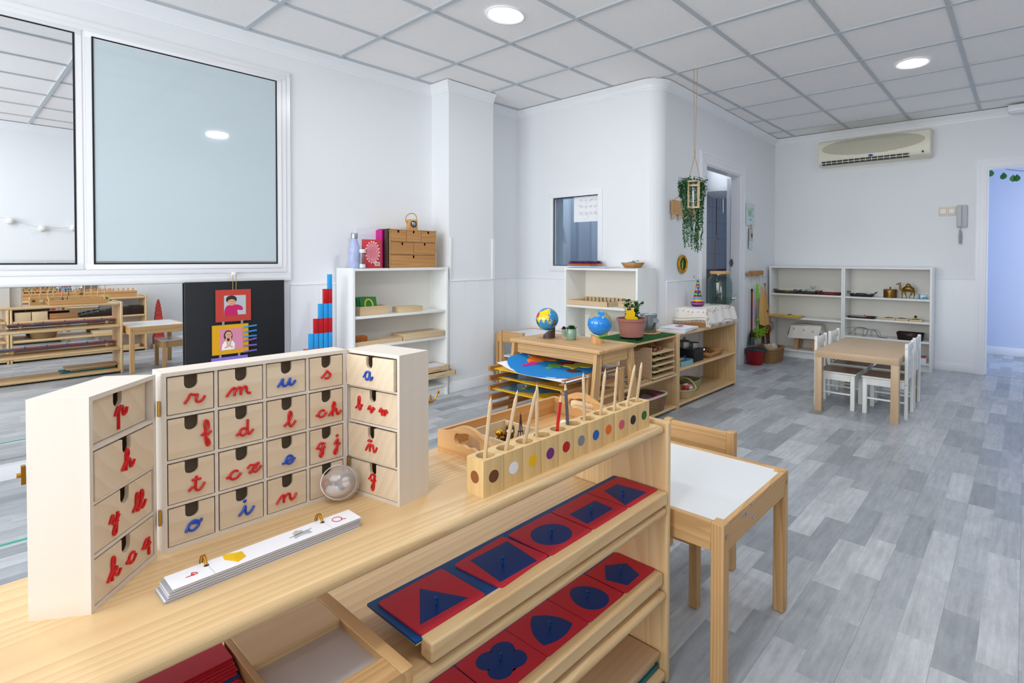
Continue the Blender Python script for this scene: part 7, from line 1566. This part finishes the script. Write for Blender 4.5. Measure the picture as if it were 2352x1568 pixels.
for i in range(10):
    s = .01*(i+1); x0 = 1.14+sum(.01*(k+1) for k in range(i))
    o = MB().box(0, -.10, 0, s, .10, s, bev=.0008).obj('stair_prism', 'brown_prism'); o.location = (x0, -.54, .4405)
    tag(o, f"dark brown stair prism, {('thinnest', 'second thinnest', 'third thinnest', 'fourth thinnest', 'fifth thinnest', 'fifth thickest', 'fourth thickest', 'third thickest', 'second thickest', 'thickest')[i]} of the row on the shelf behind the camera", 'prism', 'brown stair prisms')
for i, x in enumerate((.69, .815)):
    flatbox('dovetailed_box', ('left', 'right')[i]+' of the two pale dovetailed boxes in the mirror image below the shelf top', (x, -.47, .4405), .118, .12, .125, 'blond_x', lid=False)
flatbox('long_box', 'long brown wooden box on the board beside the stair prisms, seen in the mirror', (1.0, -.45, .4405), .22, .10, .06, 'oak_x')
basket('round wicker basket on the middle board of the shelf behind the camera', (.85, -.50, .2355), .18, .16, .07, 'jute', True, 1.2)
flatbox('flat_box', 'long flat pale box at the right of the middle board behind the camera', (1.45, -.50, .2355), .42, .16, .04, 'blond_x')
flatbox('flat_box', 'pale lidded box on the lowest board of the shelf behind the camera', (1.53, -.50, .0405), .24, .14, .04, 'blond_x')
pt = MB().box(-.06, -.06, 0, .06, .06, .058).obj('tower_stand', 'blond_x'); pt.location = (1.84, -.47, 0); tag(pt, 'low pale stand under the tower of red cubes', 'stand')
z_ = .0582
for i in range(10):
    s = (10-i)*.01; o = MB().box(-s/2, -s/2, 0, s/2, s/2, s, bev=.001).obj('tower_cube', 'tower_pink'); o.location = (1.84, -.47, z_); z_ += s
    tag(o, f"red tower cube, number {i+1} counted up from the floor, seen in the mirror beside the shelf", 'cube', 'red tower cubes'); o['label'] = ('lowest and largest', 'second lowest', 'third lowest', 'fourth lowest', 'fifth lowest', 'fifth from the top', 'fourth from the top', 'third from the top', 'second from the top', 'topmost and smallest')[i]+' cube of the red tower seen in the mirror'
# things on the back half of the foreground shelf that only the mirror shows
o = MB().grid(lambda u_, v_: (-.09+.18*u_, -.05+.1*v_, .035*math.sin(u_*PI)**.6*math.sin(v_*PI)**.5+.006*math.sin(u_*20)), 16, 10, 0, .004).obj('dark_cloth', 'brown_prism'); o.location = (.32, .99, .2485); tag(o, 'crumpled dark brown cloth on the lower board of the foreground shelf, seen in the mirror', 'cloth')
